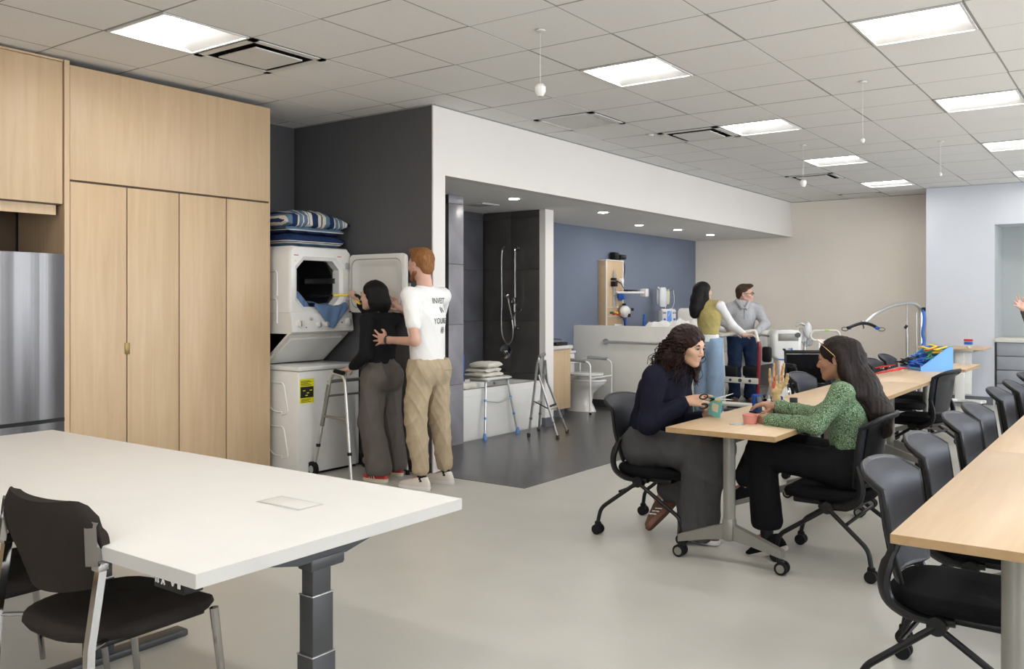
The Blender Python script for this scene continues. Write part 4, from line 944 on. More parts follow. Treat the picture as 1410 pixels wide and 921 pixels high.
# ================================================================== tables
def flip_table(lab, y0, L, xl=-2.155, wd=.61, near=True):
    t = thing('folding_table', lab, 'table', (xl + wd / 2, y0 + L / 2, 0), 0, None)
    o = MB(); o.b2((-wd / 2, -L / 2, .712), (wd / 2, L / 2, .741), r=.0015); o.build('table_top', 'maple_top', t)
    for s_ in (-1, 1):
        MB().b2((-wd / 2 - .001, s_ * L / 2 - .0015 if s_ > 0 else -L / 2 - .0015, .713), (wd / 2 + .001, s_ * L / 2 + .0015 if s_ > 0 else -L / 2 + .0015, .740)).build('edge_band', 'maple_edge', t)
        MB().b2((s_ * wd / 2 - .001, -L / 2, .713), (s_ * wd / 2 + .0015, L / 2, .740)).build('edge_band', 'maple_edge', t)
        y = s_ * (L / 2 - .15)
        MB().cyl((0, y, .16), (0, y, .705), .033, 24).build('leg_column', 'tbl_grey', t)
        MB().b2((-.035, y - .035, .13), (.035, y + .035, .26), r=.02).build('foot_hub', 'tbl_grey', t)
        for k in (-1, 1):
            o = MB(); o.loft([[(x, y - .022, z0), (x, y + .022, z0), (x, y + .022, z1), (x, y - .022, z1)] for x, z0, z1 in ((k * .02, .14, .225), (k * .12, .125, .19), (k * .295, .085, .125))]); o.build('foot', 'tbl_grey', t)
            c_ = MB(); c_.cyl((k * .275, y, .06), (k * .275, y, .10), .014, 10); c_.box((k * .29, y, .052), (.02, .03, .05), None, r=.006); c_ = c_.build('caster', 'black', t)
            o = MB()
            for q in (-1, 1): o.cyl((k * .29 , y + q * .009, .034), (k * .29, y + q * .03, .034), .034, 20)
            o.build('caster_wheel', 'rubber', c_)
            o = MB(); o.cyl((k * .29, y - .032, .034), (k * .29, y + .032, .034), .022, 18); o.build('caster_hub', 'tbl_grey', c_)
        MB().b2((-.22, y - .03, .70), (.22, y + .03, .712), r=.004).build('top_bracket', 'tbl_grey', t)
    MB().tube([(0, -L / 2 + .15, .67), (0, L / 2 - .15, .67)], .018, 10).build('cross_rail', 'tbl_grey', t)
    return t
XT = -2.17
flip_table('wood folding table between the two seated women', 4.45, 1.826, XT)
flip_table('wood folding table second in the long row, behind the women', 6.28, 1.826, XT)
flip_table('wood folding table carrying the blue bin', 8.11, 1.826, XT)
flip_table('short wood table at the far end of the long row', 9.94, .95, XT + .03)
flip_table('near wood folding table cut off by the right edge', 2.80, 1.826, -.632)
flip_table('wood folding table of the right row, behind the near one', 4.63, 1.826, -.632)
flip_table('third wood folding table of the right row, hidden outside the picture', 6.46, 1.826, -.632)
# ---- white height adjustable table
t = thing('white_table', 'large white height-adjustable table in the left foreground', 'table', (-3.39, 1.89, 0))
MB().b2((-1.42, -.535, .70), (1.42, .535, .74), r=.002).build('table_top', 'white_lam', t)
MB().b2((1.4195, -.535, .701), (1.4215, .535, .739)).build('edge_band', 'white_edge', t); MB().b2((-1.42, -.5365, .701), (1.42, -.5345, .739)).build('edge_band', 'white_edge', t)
for x in (1.27, -.0, -1.27):
    o = MB(); o.prism([(-.36, .698), (.36, .698), (.36, .688), (.10, .632), (-.10, .632), (-.36, .688)], -.03, .03, Matrix.Translation((x, 0, 0)) @ Euler((PI / 2, 0, PI / 2)).to_matrix().to_4x4()); o.build('top_beam', 'dkgrey', t)
    MB().b2((x - .035, -.05, .60), (x + .035, .09, .64), r=.01).build('motor_box', 'dkgrey', t)
    for z0, z1, a, b in ((.52, .64, .027, .038), (.335, .525, .032, .043), (.03, .34, .037, .048)):
        MB().b2((x - a, -b, z0), (x + a, b, z1), r=.006).build('leg_section', 'dkgrey', t)
    for z, a, b in ((.525, .0325, .0435), (.34, .0375, .0485)):
        MB().b2((x - a, -b, z - .004), (x + a, b, z), r=.001).build('leg_collar', 'satin', t)
    MB().b2((x - .04, -.38, .0), (x + .04, .38, .03), r=.008).build('foot', 'dkgrey', t)
MB().b2((-1.2, -.03, .66), (1.2, .03, .70), r=.004).build('cross_rail', 'dkgrey', t)
t_ = thing('table_flap', 'flush white cable flap let into the white table top', 'cable port', (-2.40, 2.02, .7405), .0)
MB().b2((-.11, -.055, .0), (.11, .055, .0012), r=.0005).build('flap', 'white_edge', t_); MB().b2((-.10, -.045, .0008), (.10, .045, .0022), r=.0005).build('lid', 'white_lam', t_)
p = W(232, 787, Y=1.36)
t_ = thing('desk_control', 'black height control with arrow marks under the white table edge', 'control', (p.x, 1.39, .694))
MB().box((0, 0, -.005), (.135, .06, .036), None, r=.004).build('housing', 'black', t_)
for x, s_ in ((-.022, 1), (.022, -1)):
    for k in (-1, 1): o = MB(); o.tube([(x, -.0315, .005 * s_), (x + k * .007, -.0315, -.009 * s_)], .0022, 4); o.build('arrow_mark', 'white', t_)
for x in (-.045, -.055, .045, .052): o = MB(); o.box((x, -.031, 0), (.0035, .003, .016)); o.build('arrow_mark', 'white', t_)
# ================================================================== black nesting chairs
def task_chair():
    t = thing('task_chair', 'x', 'chair')
    G = []; NU, NV = 13, 12
    for j in range(NV):
        v = j / (NV - 1); z = .450 + .390 * v
        yb = -.205 - .055 * v - (.055 * max(0, (v - .80) / .20) ** 1.6)
        z -= .012 * max(0, (v - .85) / .15) ** 2
        hw = .185 + .055 * min(1, v / .45) ** .8 - .0 * v
        if v > .86: hw -= .03 * ((v - .86) / .14) ** 2
        row = []
        for i in range(NU):
            u = -1 + 2 * i / (NU - 1)
            row.append(Vector((hw * u, yb + .050 * u * u + .0 * v, z - (.020 * abs(u) ** 3 if v > .9 else 0))))
        G.append(row)
    MB().sheet(G, .014).build('backrest', 'slate', t, ang=60)
    rim = [G[j][0] for j in range(NV)] + G[NV - 1][1:-1] + [G[j][NU - 1] for j in range(NV - 1, -1, -1)] + G[0][1:-1][::-1]
    MB().tube([p + Vector((0, -.004, 0)) for p in rim], .0115, 8, closed=True, flat=1.4).build('back_rim', 'black', t)
    # rear shell under the pad
    G2 = [[p + Vector((0, -.013, 0)) for p in r[1:-1]] for r in G[1:-1]]
    MB().sheet(G2, .010).build('back_shell', 'black', t, ang=60)
    rings = []
    for z, k in ((.365, .86), (.37, .96), (.40, 1.0), (.418, .97), (.422, .85), (.420, .4)):
        rings.append([(.235 * k * (abs(math.cos(a)) ** .55) * (1 if math.cos(a) > 0 else -1), .01 + .235 * k * (abs(math.sin(a)) ** .6) * (1 if math.sin(a) > 0 else -1),
                       z - (.022 * max(0, math.sin(a)) ** 4)) for a in [2 * PI * q / 28 for q in range(28)]])
    MB().loft(rings).build('seat', 'blackfab', t, ang=70)
    MB().b2((-.19, -.18, .335), (.19, .17, .368), r=.012).build('seat_pan', 'black', t)
    for s in (-1, 1):
        o = MB(); o.tube(smooth_path([(s * .215, -.165, .59), (s * .228, -.190, .52), (s * .232, -.202, .45), (s * .228, -.180, .385), (s * .215, -.10, .345), (s * .20, .02, .345)], 4), [.022] * 4 + [.030] * 12 + [.024] * 5, 8, flat=.6); o.build('back_bracket', 'black', t)
        o = MB(); o.cyl((s * .19, -.03, .335), (s * .245, -.03, .335), .032, 16); o.build('pivot', 'black', t)
        for nm, pts, cx, cy in (('front', [(s * .232, -.035, .335), (s * .212, .235, .15), (s * .210, .25, .075)], s * .21, .25), ('rear', [(s * .232, -.03, .335), (s * .292, -.255, .16), (s * .30, -.27, .075)], s * .30, -.27)):
            l_ = MB().tube(fillet(pts, .05, 5), .0125, 8).build('leg', 'black', t)
            o = MB(); o.box((cx, cy, .058), (.022, .04, .042), None, r=.008)
            for q in (-1, 1): o.cyl((cx + q * .007, cy, .031), (cx + q * .027, cy, .031), .031, 16)
            o.build('caster', 'rubber', l_)
    MB().tube([(-.24, -.03, .335), (.24, -.03, .335)], .014, 8).build('cross_bar', 'black', t)
    MB().tube([(-.262, -.14, .27), (.262, -.14, .27)], .009, 8).build('stretcher', 'black', t)
    return t
proto = task_chair(); first = True
def chair(x, y, face, lab, grp='black nesting chairs'):
    """face: heading of the sitter, degrees from +Y, clockwise"""
    global first
    rz = -math.radians(face)
    if first:
        first = False; proto.location = (x, y, 0); proto.rotation_euler = (0, 0, rz); proto['label'] = lab; proto['group'] = grp; return proto
    return dup(proto, (x, y, 0), rz, lab, grp)
chair(-2.50, 5.04, 90, 'black chair under the woman in the navy sweater')
chair(-1.43, 5.03, -90, 'black chair under the woman in the green blouse')
RL = ['nearest black chair of the right-hand row, at the table corner', 'second black chair of the right-hand row', 'third black chair of the right-hand row', 'fourth black chair of the right-hand row',
      'fifth black chair of the right-hand row, in front of the grey drawers', 'sixth black chair of the right-hand row, cut by the right edge', 'seventh black chair of the right-hand row, only a corner visible']
lips = [(1180, 645), (1240, 606), (1295, 575), (1323, 561), (1358, 538), (1381, 527), (1401, 516)]
for (px, py), lb, r_ in zip(lips, RL, (92, 90, 91, 90, 90, 88, 90)):
    p = W(px, py, z=.838); chair(p.x + .30, p.y + .225, r_, lb)
chair(-1.69, 8.58, -80, 'empty black chair at the right side of the long row, seat towards the viewer')
for (px, py), lb, r_ in (((1083, 511), 'black chair at the left side of the long row, right behind the hand model', 90), ((1128, 497), 'black chair hidden mostly behind the face of the woman in green', 90),
                         ((1188, 492), 'black chair at the far left side of the long row, before the red clamps', 90), ((1208, 486), 'farthest black chair at the left side of the long row, beneath the hoist bar', 90)):
    p = W(px, py, z=.86); chair(p.x + .30, p.y + .2, r_, lb)

# ================================================================== chrome kitchen chairs
def kitchen_chair(loc, rz, lab):
    t = thing('side_chair', lab, 'chair', loc, rz, 'chrome framed upholstered chairs')
    G = []
    for j in range(23):
        v = j / 22; z = .575 + .275 * v; row = []
        hw = .14 + .130 * math.sin(min(1, v * 1.25 + .1) * PI / 2)
        if v > .7: hw -= .055 * ((v - .7) / .3) ** 2.5
        for i in range(25):
            u = -1 + 2 * i / 24
            row.append(Vector((hw * u, -.215 - .04 * v + .050 * abs(u) ** 2.2 , z + .014 * (abs(u) ** 2) * (1 - 3.4 * max(0, abs(u) - .75) / .25) * v - .035 * (u * u) * (1 - v) * -1 * .8)))
        G.append(row)
    MB().sheet(G, .030).build('backrest', 'brownfab', t, ang=75)
    rings = []
    for z, k in ((.43, .80), (.437, .95), (.455, 1.0), (.472, .98), (.48, .86), (.478, .4)):
        rings.append([(.250 * k * (abs(math.cos(a)) ** .7) * (1 if math.cos(a) > 0 else -1) * (1 + .05 * math.sin(a)), .02 + .265 * k * (abs(math.sin(a)) ** .8) * (1 if math.sin(a) > 0 else -1), z - .03 * max(0, math.sin(a)) ** 5 - .012 * math.cos(a) ** 2 * 0) for a in [2 * PI * q / 32 for q in range(32)]])
    MB().loft(rings).build('seat', 'brownfab', t, ang=75)
    for s in (-1, 1):
        o = MB(); o.tube([(s * .262, -.20, .69), (s * .258, -.235, .45), (s * .268, -.255, 0.012)], .0165, 4, flat=1.0); o.build('rear_leg', 'chrome', t, ang=30)
        o = MB(); o.tube([(s * .235, .20, .445), (s * .245, .25, .0)], [.0145, .011], 8); o.build('front_leg', 'chrome', t)
        o = MB(); o.prism([(-.022, 0), (.022, 0), (.014, .12), (-.030, .13)], -.006, .012, Matrix.Translation((s * .258, -.218, .685)) @ Euler((PI / 2 - .12, s * -.10, s * .30)).to_matrix().to_4x4()); o.build('back_bracket', 'chrome', t, ang=30)
        o = MB(); o.box((s * .262, -.205, .685), (.036, .034, .030), None, r=.003); o.build('joint', 'chrome', t)
        o = MB(); o.tube([(s * .258, -.232, .45), (s * .19, -.14, .44)], .008, 8); o.build('seat_pin', 'chrome', t)
    MB().tube(fillet([(-.27, -.285, .10), (-.1, -.15, .10), (.1, -.15, .10), (.27, -.285, .10)], .12, 6), .008, 8).build('rear_stretcher', 'chrome', t)
    MB().b2((-.19, -.16, .415), (.19, .2, .435), r=.006).build('seat_pan', 'black', t)
    return t
kitchen_chair((-2.685, 1.55, 0), .03, 'dark upholstered chair with chrome frame tucked under the white table')
kitchen_chair((-3.36, 1.53, 0), .0, 'dark chrome-framed chair cut off at the left edge')

# ================================================================== things on the wood tables
# anatomical hand model
hm = W(1069, 560, Y=5.25); t = thing('hand_model', 'anatomical hand model with red muscles standing on a rod', 'anatomical model', (hm.x, hm.y, .741), .35)
MB().lathe([(.05, 0), (.05, .008), (.012, .014)]).build('foot_disc', 'black', t); MB().cyl((0, 0, .01), (0, 0, .10), .004, 8).build('rod', 'chrome', t)
SDFJ = []    # built later with the sdf tools
HAND_T = t
# ================================================================== signed-distance modelling for bodies, clothes, hair
def V(*a): return Vector(a)
class SDF:
    def __init__(s, vox=.006): s.p = []; s.vox = vox
    def cone(s, a, b, r1, r2=None, k=.02, M_=None, sub=False):
        s.p.append(('c', Vector(a), Vector(b), r1, r1 if r2 is None else r2, k, M_, sub)); return s
    def ell(s, c, r, R=None, k=.02, sub=False):
        s.p.append(('e', Vector(c), Vector(r), R, None, k, None, sub)); return s
    def half(s, c, n, k=.0):           # cut away everything on the +n side of the plane
        s.p.append(('h', Vector(c), Vector(n).normalized(), None, None, k, None, True)); return s
    def chain(s, pts, rs, k=.02, M_=None):
        for i in range(len(pts) - 1): s.cone(pts[i], pts[i + 1], rs[i], rs[i + 1], k, M_)
        return s
    def mesh(s, name, m, disp=None, ang=180):
        vox = s.vox; lo = np.array([1e9] * 3); hi = -lo; B = []
        for q in s.p:
            if q[0] == 'c':
                r = max(q[3], q[4]); A = np.array([q[1], q[2]]); 
                if q[6] is not None: r *= q[6][1]
                a, b = A.min(0) - r, A.max(0) + r
            elif q[0] == 'e': r = max(q[2]); a, b = np.array(q[1]) - r, np.array(q[1]) + r
            else: B.append(None); continue
            B.append((a, b))
            if not q[7]: lo = np.minimum(lo, a); hi = np.maximum(hi, b)
        lo -= 5 * vox; hi += 5 * vox; n = np.ceil((hi - lo) / vox).astype(int) + 1
        D = np.full(n, .5, np.float32)
        ax = [lo[i] + vox * np.arange(n[i], dtype=np.float32) for i in range(3)]
        for q, bb in zip(s.p, B):
            k = q[5]
            if bb is None: i0, i1 = [0] * 3, list(n)
            else:
                mg = k + 4 * vox
                i0 = [max(0, int((bb[0][i] - mg - lo[i]) / vox)) for i in range(3)]; i1 = [min(int(n[i]), int((bb[1][i] + mg - lo[i]) / vox) + 2) for i in range(3)]
                if any(b <= a for a, b in zip(i0, i1)): continue
            X, Y, Z = (ax[i][i0[i]:i1[i]] for i in range(3))
            X = X[:, None, None]; Y = Y[None, :, None]; Z = Z[None, None, :]
            if q[0] == 'h':
                c, nn = q[1], q[2]; d = (c.x - X) * nn.x * -1 + (Y - c.y) * nn.y + (Z - c.z) * nn.z
                d = -(d)   # inside the cut: positive n side
            elif q[0] == 'c':
                a, b, r1, r2 = q[1], q[2], q[3], q[4]
                px, py, pz = X - a.x, Y - a.y, Z - a.z; ba = b - a
                if q[6] is not None:
                    MM = q[6][0]; sc = q[6][2]
                    px, py, pz = (MM[i][0] * px + MM[i][1] * py + MM[i][2] * pz for i in range(3)); ba = MM @ ba
                else: sc = 1.
                L2 = max(ba.length_squared, 1e-12)
                h = np.clip((px * ba.x + py * ba.y + pz * ba.z) / L2, 0, 1)
                d = (np.sqrt((px - h * ba.x) ** 2 + (py - h * ba.y) ** 2 + (pz - h * ba.z) ** 2) - (r1 + (r2 - r1) * h)) * sc
            else:
                c, r, R = q[1], q[2], q[3]; px, py, pz = X - c.x, Y - c.y, Z - c.z
                if R is not None:
                    Rt = R.transposed(); px, py, pz = (Rt[i][0] * px + Rt[i][1] * py + Rt[i][2] * pz for i in range(3))
                k0 = np.sqrt((px / r.x) ** 2 + (py / r.y) ** 2 + (pz / r.z) ** 2); k1 = np.sqrt((px / r.x ** 2) ** 2 + (py / r.y ** 2) ** 2 + (pz / r.z ** 2) ** 2)
                d = k0 * (k0 - 1) / np.maximum(k1, 1e-6)
            sl = tuple(slice(a, b) for a, b in zip(i0, i1)); A = D[sl]
            if q[7]:
                d = -d; kk = max(k, 1e-4); h = np.clip(.5 - .5 * (A - d) / kk, 0, 1); D[sl] = A * (1 - h) + d * h + kk * h * (1 - h)
            else:
                kk = max(k, 1e-4); h = np.clip(.5 + .5 * (A - d) / kk, 0, 1); D[sl] = A * (1 - h) + d * h - kk * h * (1 - h)
        G = vdb.FloatGrid(background=3 * vox); G.copyFromArray(np.ascontiguousarray(np.clip(D, -3 * vox, 3 * vox)))
        P, Qd = G.convertToQuads(isovalue=0.0); P = P.astype(np.float64) * vox + lo
        # drop stray fragments: not needed for clean unions
        me = bpy.data.meshes.new(name); me.vertices.add(len(P)); me.vertices.foreach_set('co', P.ravel())
        F = Qd[:, ::-1].astype(np.int32); me.loops.add(F.size); me.loops.foreach_set('vertex_index', F.ravel())
        me.polygons.add(len(F)); me.polygons.foreach_set('loop_start', np.arange(0, F.size, 4, dtype=np.int32)); me.polygons.foreach_set('loop_total', np.full(len(F), 4, np.int32))
        me.update()
        N = np.empty(len(P) * 3); me.vertices.foreach_get('normal', N); N = N.reshape(-1, 3)
        # orientation from the mean outwardness
        ctr = P.mean(0)
        tri = P[F[:, 0]]; vol = np.einsum('ij,ij->i', tri - ctr, np.cross(P[F[:, 1]] - tri, P[F[:, 2]] - tri)).sum()
        if vol < 0:
            me.flip_normals(); N = -N
        if disp is not None:
            P = P + N * disp(P)[:, None]; me.vertices.foreach_set('co', P.ravel()); me.update()
        me.materials.append(M[m] if isinstance(m, str) else m)
        me.polygons.foreach_set('use_smooth', [True] * len(me.polygons))
        return me
    def build(s, name, m, parent=None, disp=None, loc=None):
        me = s.mesh(name, m, disp)
        if parent is not None and loc is None:
            off = parent.matrix_basis.inverted(); me.transform(off)
        return link(name, me, parent, loc)

def folds(seed, amp=.006, f=14., st=(1, 1, .45)):
    r = np.random.default_rng(seed); K = r.normal(size=(9, 3)); K /= np.linalg.norm(K, axis=1)[:, None]
    fr_ = f * (1 + r.random(9) * 2.2); ph = r.random(9) * 6.28; st = np.array(st)
    def fn(P):
        q = P * st; wq = q + .03 * np.sin(q[:, [1, 2, 0]] * f * .6 + ph[:3]); d = 0
        for i in range(9):
            s_ = np.sin(wq @ K[i] * fr_[i] + ph[i]); d = d + ((1 - np.abs(s_)) ** 2 - .16) * (1.0 / (1 + .15 * i))
        return amp * d / 3.2
    return fn
def none(P): return np.zeros(len(P))

def sq(side, up, flat):
    """metric that flattens a capsule front-to-back"""
    x = side.normalized(); z = (up - x * up.dot(x)).normalized(); y = z.cross(x)
    R = Matrix((x, y / flat, z)); return (R, 1.0, flat)

def hand(S_, wr, d, n, tdir, curl=(.5, .5, .5, .5), thumb=.4, s=1., spread=.12, k=.007, closeT=0.):
    """palm and five separate fingers; d towards the fingers, n out of the palm, tdir towards the thumb"""
    d = Vector(d).normalized(); t = Vector(tdir); t = (t - d * t.dot(d)).normalized(); n_ = Vector(n); n_ = (n_ - d * n_.dot(d) - t * n_.dot(t)).normalized()
    wr = Vector(wr); off = (.030, .010, -.011, -.030); L = (.072, .080, .074, .058); ML = (.090, .092, .086, .078); rad = (.0088, .0090, .0085, .0076)
    S_.cone(wr - d * .03 * s, wr + d * .02 * s, .023 * s, .022 * s, .02)
    kn = []
    for i in range(4):
        kp = wr + d * ML[i] * s + t * off[i] * s - n_ * .004 * s
        S_.cone(wr + d * .015 * s + t * off[i] * .55 * s, kp, .0145 * s, .0115 * s, .012); kn.append(kp)
        p = kp; a = 0.; c = curl[i]
        base = (d + t * spread * (1.5 - i) * .6).normalized()
        for j, (fl, cc) in enumerate(((.46, .38), (.30, .36), (.24, .26))):
            a += c * (cc if j else .38) * 1.0 * 2.2 if False else c * cc
            dr = base * math.cos(a) + n_ * math.sin(a); q = p + dr * L[i] * fl * s
            S_.cone(p, q, rad[i] * (1 - .1 * j) * s, rad[i] * (1 - .1 * (j + 1)) * s, k * .6); p = q
    S_.cone(wr + d * .02 * s + t * .012 * s, wr + d * .055 * s + t * .030 * s + n_ * .008 * s, .017 * s, .013 * s, .015)
    p0 = wr + d * .028 * s + t * .022 * s + n_ * .006 * s
    td = (t * .80 * (1 - closeT) + d * (.62 + .2 * closeT) + n_ * (.25 + thumb * .6)).normalized(); p1 = p0 + td * .036 * s
    td2 = (t * .45 * (1 - closeT) - t * .2 * closeT + d * .8 + n_ * (.15 + thumb * .7)).normalized(); p2 = p1 + td2 * .030 * s; td3 = (t * .15 * (1 - closeT) - t * .3 * closeT + d * .9 + n_ * (.1 + thumb * .8)).normalized()
    S_.cone(p0, p1, .0125 * s, .0105 * s, k); S_.cone(p1, p2, .0102 * s, .0092 * s, k); S_.cone(p2, p2 + td3 * .024 * s, .0092 * s, .0075 * s, k)
    return kn

class Head:
    def __init__(s, c, fwd, up=(0, 0, 1), sc=1.):
        f = Vector(fwd).normalized(); u = Vector(up); u = (u - f * u.dot(f)).normalized(); r = f.cross(u)
        s.c = Vector(c); s.R = Matrix((r, f, u)).transposed(); s.s = sc
    def P(s, x, y, z): return s.c + s.R @ (Vector((x, y, z)) * s.s)
    def shape(s, S_, neck=None, nr=.052, beard=False, female=False):
        q = s.s; P = s.P; R = s.R; e = lambda c, r, k, sub=False: S_.ell(P(*c), Vector(r) * q, R, k * q, sub); cn = lambda a, b, r1, r2, k: S_.cone(P(*a), P(*b), r1 * q, r2 * q, k * q)
        e((0, -.014, .034), (.074, .094, .084), .01)
        e((0, .030, .0), (.064, .062, .078), .03)
        e((0, .040, -.045), (.047, .050, .058), .03)
        jw = .045 if female else .053
        for a in (-1, 1):
            cn((a * jw, -.002, -.050), (a * .015, .064, -.090), .016, .014, .03)
            e((a * .040, .064, -.022), (.022, .020, .018), .02)
        cn((-.008, .073, -.094), (.008, .073, -.094), .0135, .0135, .02)
        cn((-.030, .082, .022), (.030, .082, .022), .010, .010, .02)
        cn((0, .086, .014), (0, .106, -.024), .0075, .0095, .012); e((0, .104, -.030), (.010, .012, .009), .008)
        for a in (-1, 1):
            e((a * .011, .096, -.033), (.0075, .010, .007), .006)
            e((a * .031, .098, .003), (.017, .016, .011), .008, True)
            e((a * .031, .0795, .0155), (.0165, .0140, .0080), .004); e((a * .031, .0785, -.0095), (.016, .0135, .0070), .004)
            e((a * .076, -.008, -.006), (.007, .018, .030), .006); e((a * .080, -.004, -.004), (.006, .009, .018), .004, True)
        cn((-.017, .082, -.056), (.017, .082, -.056), .0085, .0085, .014); cn((-.012, .082, -.067), (.012, .082, -.067), .008, .008, .01)
        if neck is not None: S_.cone(P(0, -.022, -.055), neck, nr * q * .92, nr * q, .03 * q)
    def extras(s, par, skin, iris=(.03, .015, .01), lip=(.42, .13, .11), brow='hair_k', brow_t=.0035, lashes=True):
        inv = par.matrix_basis.inverted(); R4 = s.R.to_4x4(); MM = inv @ Matrix.Translation(s.c) @ R4 @ Matrix.Scale(s.s, 4)
        for a in (-1, 1):
            o = MB(); o.ell((a * .0305, .0800, .0025), (.0125, .0128, .0115), MM, 16); e_ = o.build('eyeball', 'sclera', par)
            o = MB(); o.ell((a * .0305 , .0885, .0028), (.0075, .0055, .0068), MM, 12); o.build('iris', 'iris', e_)
            o = MB(); o.tube(smooth_path([MM @ V(a * .014, .0895, .021), MM @ V(a * .030, .0935, .0275), MM @ V(a * .048, .084, .022)]), [brow_t * s.s * .8] * 4 + [brow_t * s.s] * 5 + [brow_t * s.s * .5] * 4, 6, flat=1.5); o.build('eyebrow', brow, par)
            if lashes:
                o = MB(); o.tube(smooth_path([MM @ V(a * .0165, .0885, .0035), MM @ V(a * .030, .0955, .0085), MM @ V(a * .0465, .085, .0040)]), .0019 * s.s, 5); o.build('upper_lid_line', brow, par)
        o = MB(); o.tube(smooth_path([MM @ V(-.025, .0805, -.0605), MM @ V(-.008, .0905, -.0565), MM @ V(0, .0905, -.058), MM @ V(.008, .0905, -.0565), MM @ V(.025, .0805, -.0605)]), [.001 * s.s] + [.0050 * s.s] * 23 + [.001 * s.s], 6)
        o.tube(smooth_path([MM @ V(-.022, .0800, -.0625), MM @ V(0, .0900, -.0665), MM @ V(.022, .0800, -.0625)]), [.001 * s.s] + [.0055 * s.s] * 11 + [.001 * s.s], 6); o.build('lips', mat('lips', lip, .4), par)

def strands(o, hd, n, fn, r=.0022, seg=9, seed=0, sides=4):
    """n thin locks; fn(i, rnd) -> list of head-local control points"""
    rn = random.Random(seed)
    for i in range(n):
        pts = [Vector(p) for p in fn(i, rn)]; P = smooth_path(pts, max(2, seg // max(1, len(pts) - 1)))
        L = len(P); o.tube(P, [r * (1 if 0 < k < L - 1 else .4) * (1 - .5 * k / L) for k in range(L)], sides)

M['sclera'] = mat('sclera', (.50, .46, .44), .3); M['iris'] = mat('dark_iris', (.03, .015, .01), .1)
def skinm(name, rgb): 
    m = mat(name, rgb, .5, ns=14, amp=.05, bump=.04, bs=300); b = m.node_tree.nodes['Principled BSDF']; b.inputs['Subsurface Weight'].default_value = .12; b.inputs['Subsurface Radius'].default_value = (.02, .008, .005); b.inputs['Subsurface Scale'].default_value = .3; return m
def hairm(name, rgb, rough=.5, st=(60, 60, 4)):
    return mat(name, rgb, rough, spec=.22, ns=3, amp=.35, bump=.5, bs=12, stretch=st)
M['skin_a'] = skinm('fair_skin', (.56, .33, .255)); M['skin_b'] = skinm('olive_skin', (.50, .30, .20)); M['skin_c'] = skinm('brown_skin', (.33, .165, .10)); M['skin_d'] = skinm('light_warm_skin', (.55, .36, .27))
M['hair_k'] = hairm('black_hair', (.006, .005, .005)); M['hair_r'] = hairm('ginger_hair', (.24, .105, .035), .5, (50, 50, 8)); M['hair_c'] = hairm('dark_auburn_curls', (.016, .005, .0035), .5, (8, 8, 8)); M['hair_b'] = hairm('dark_brown_hair', (.010, .0045, .003)); M['hair_m'] = hairm('short_brown_hair', (.05, .028, .016))

def body(S_, J, g=1., arm_r=(.045, .036, .026), leg=True):
    """continuous body surface under the clothes: torso, limbs; J holds world joints"""
    sv = (J['shR'] - J['shL']); up = J['neck'] - J['pel']; sd = sv.normalized()
    S_.cone(J['pel'], J['chest'], .110 * g, .112 * g, .04, sq(sv, up, .66))
    S_.cone(J['chest'], J['neck'] - up.normalized() * .07 * g, .112 * g, .062 * g, .04, sq(sv, up, .62))
    for s_ in 'LR':
        S_.cone(J['sh' + s_], J['el' + s_], arm_r[0] * g, arm_r[1] * g, .03); S_.cone(J['el' + s_], J['wr' + s_], arm_r[1] * g, arm_r[2] * g, .02)
        S_.cone(J['chest'] + up.normalized() * .07 * g, J['sh' + s_], .05 * g, .036 * g, .03)
        if leg:
            S_.cone(J['hip' + s_], J['kn' + s_], .066 * g, .044 * g, .03); S_.cone(J['kn' + s_], J['an' + s_], .043 * g, .028 * g, .02)
            ft = (J['toe' + s_] - J['an' + s_]); S_.cone(J['an' + s_], J['an' + s_] + ft.normalized() * .085, .030 * g, .022 * g, .02)

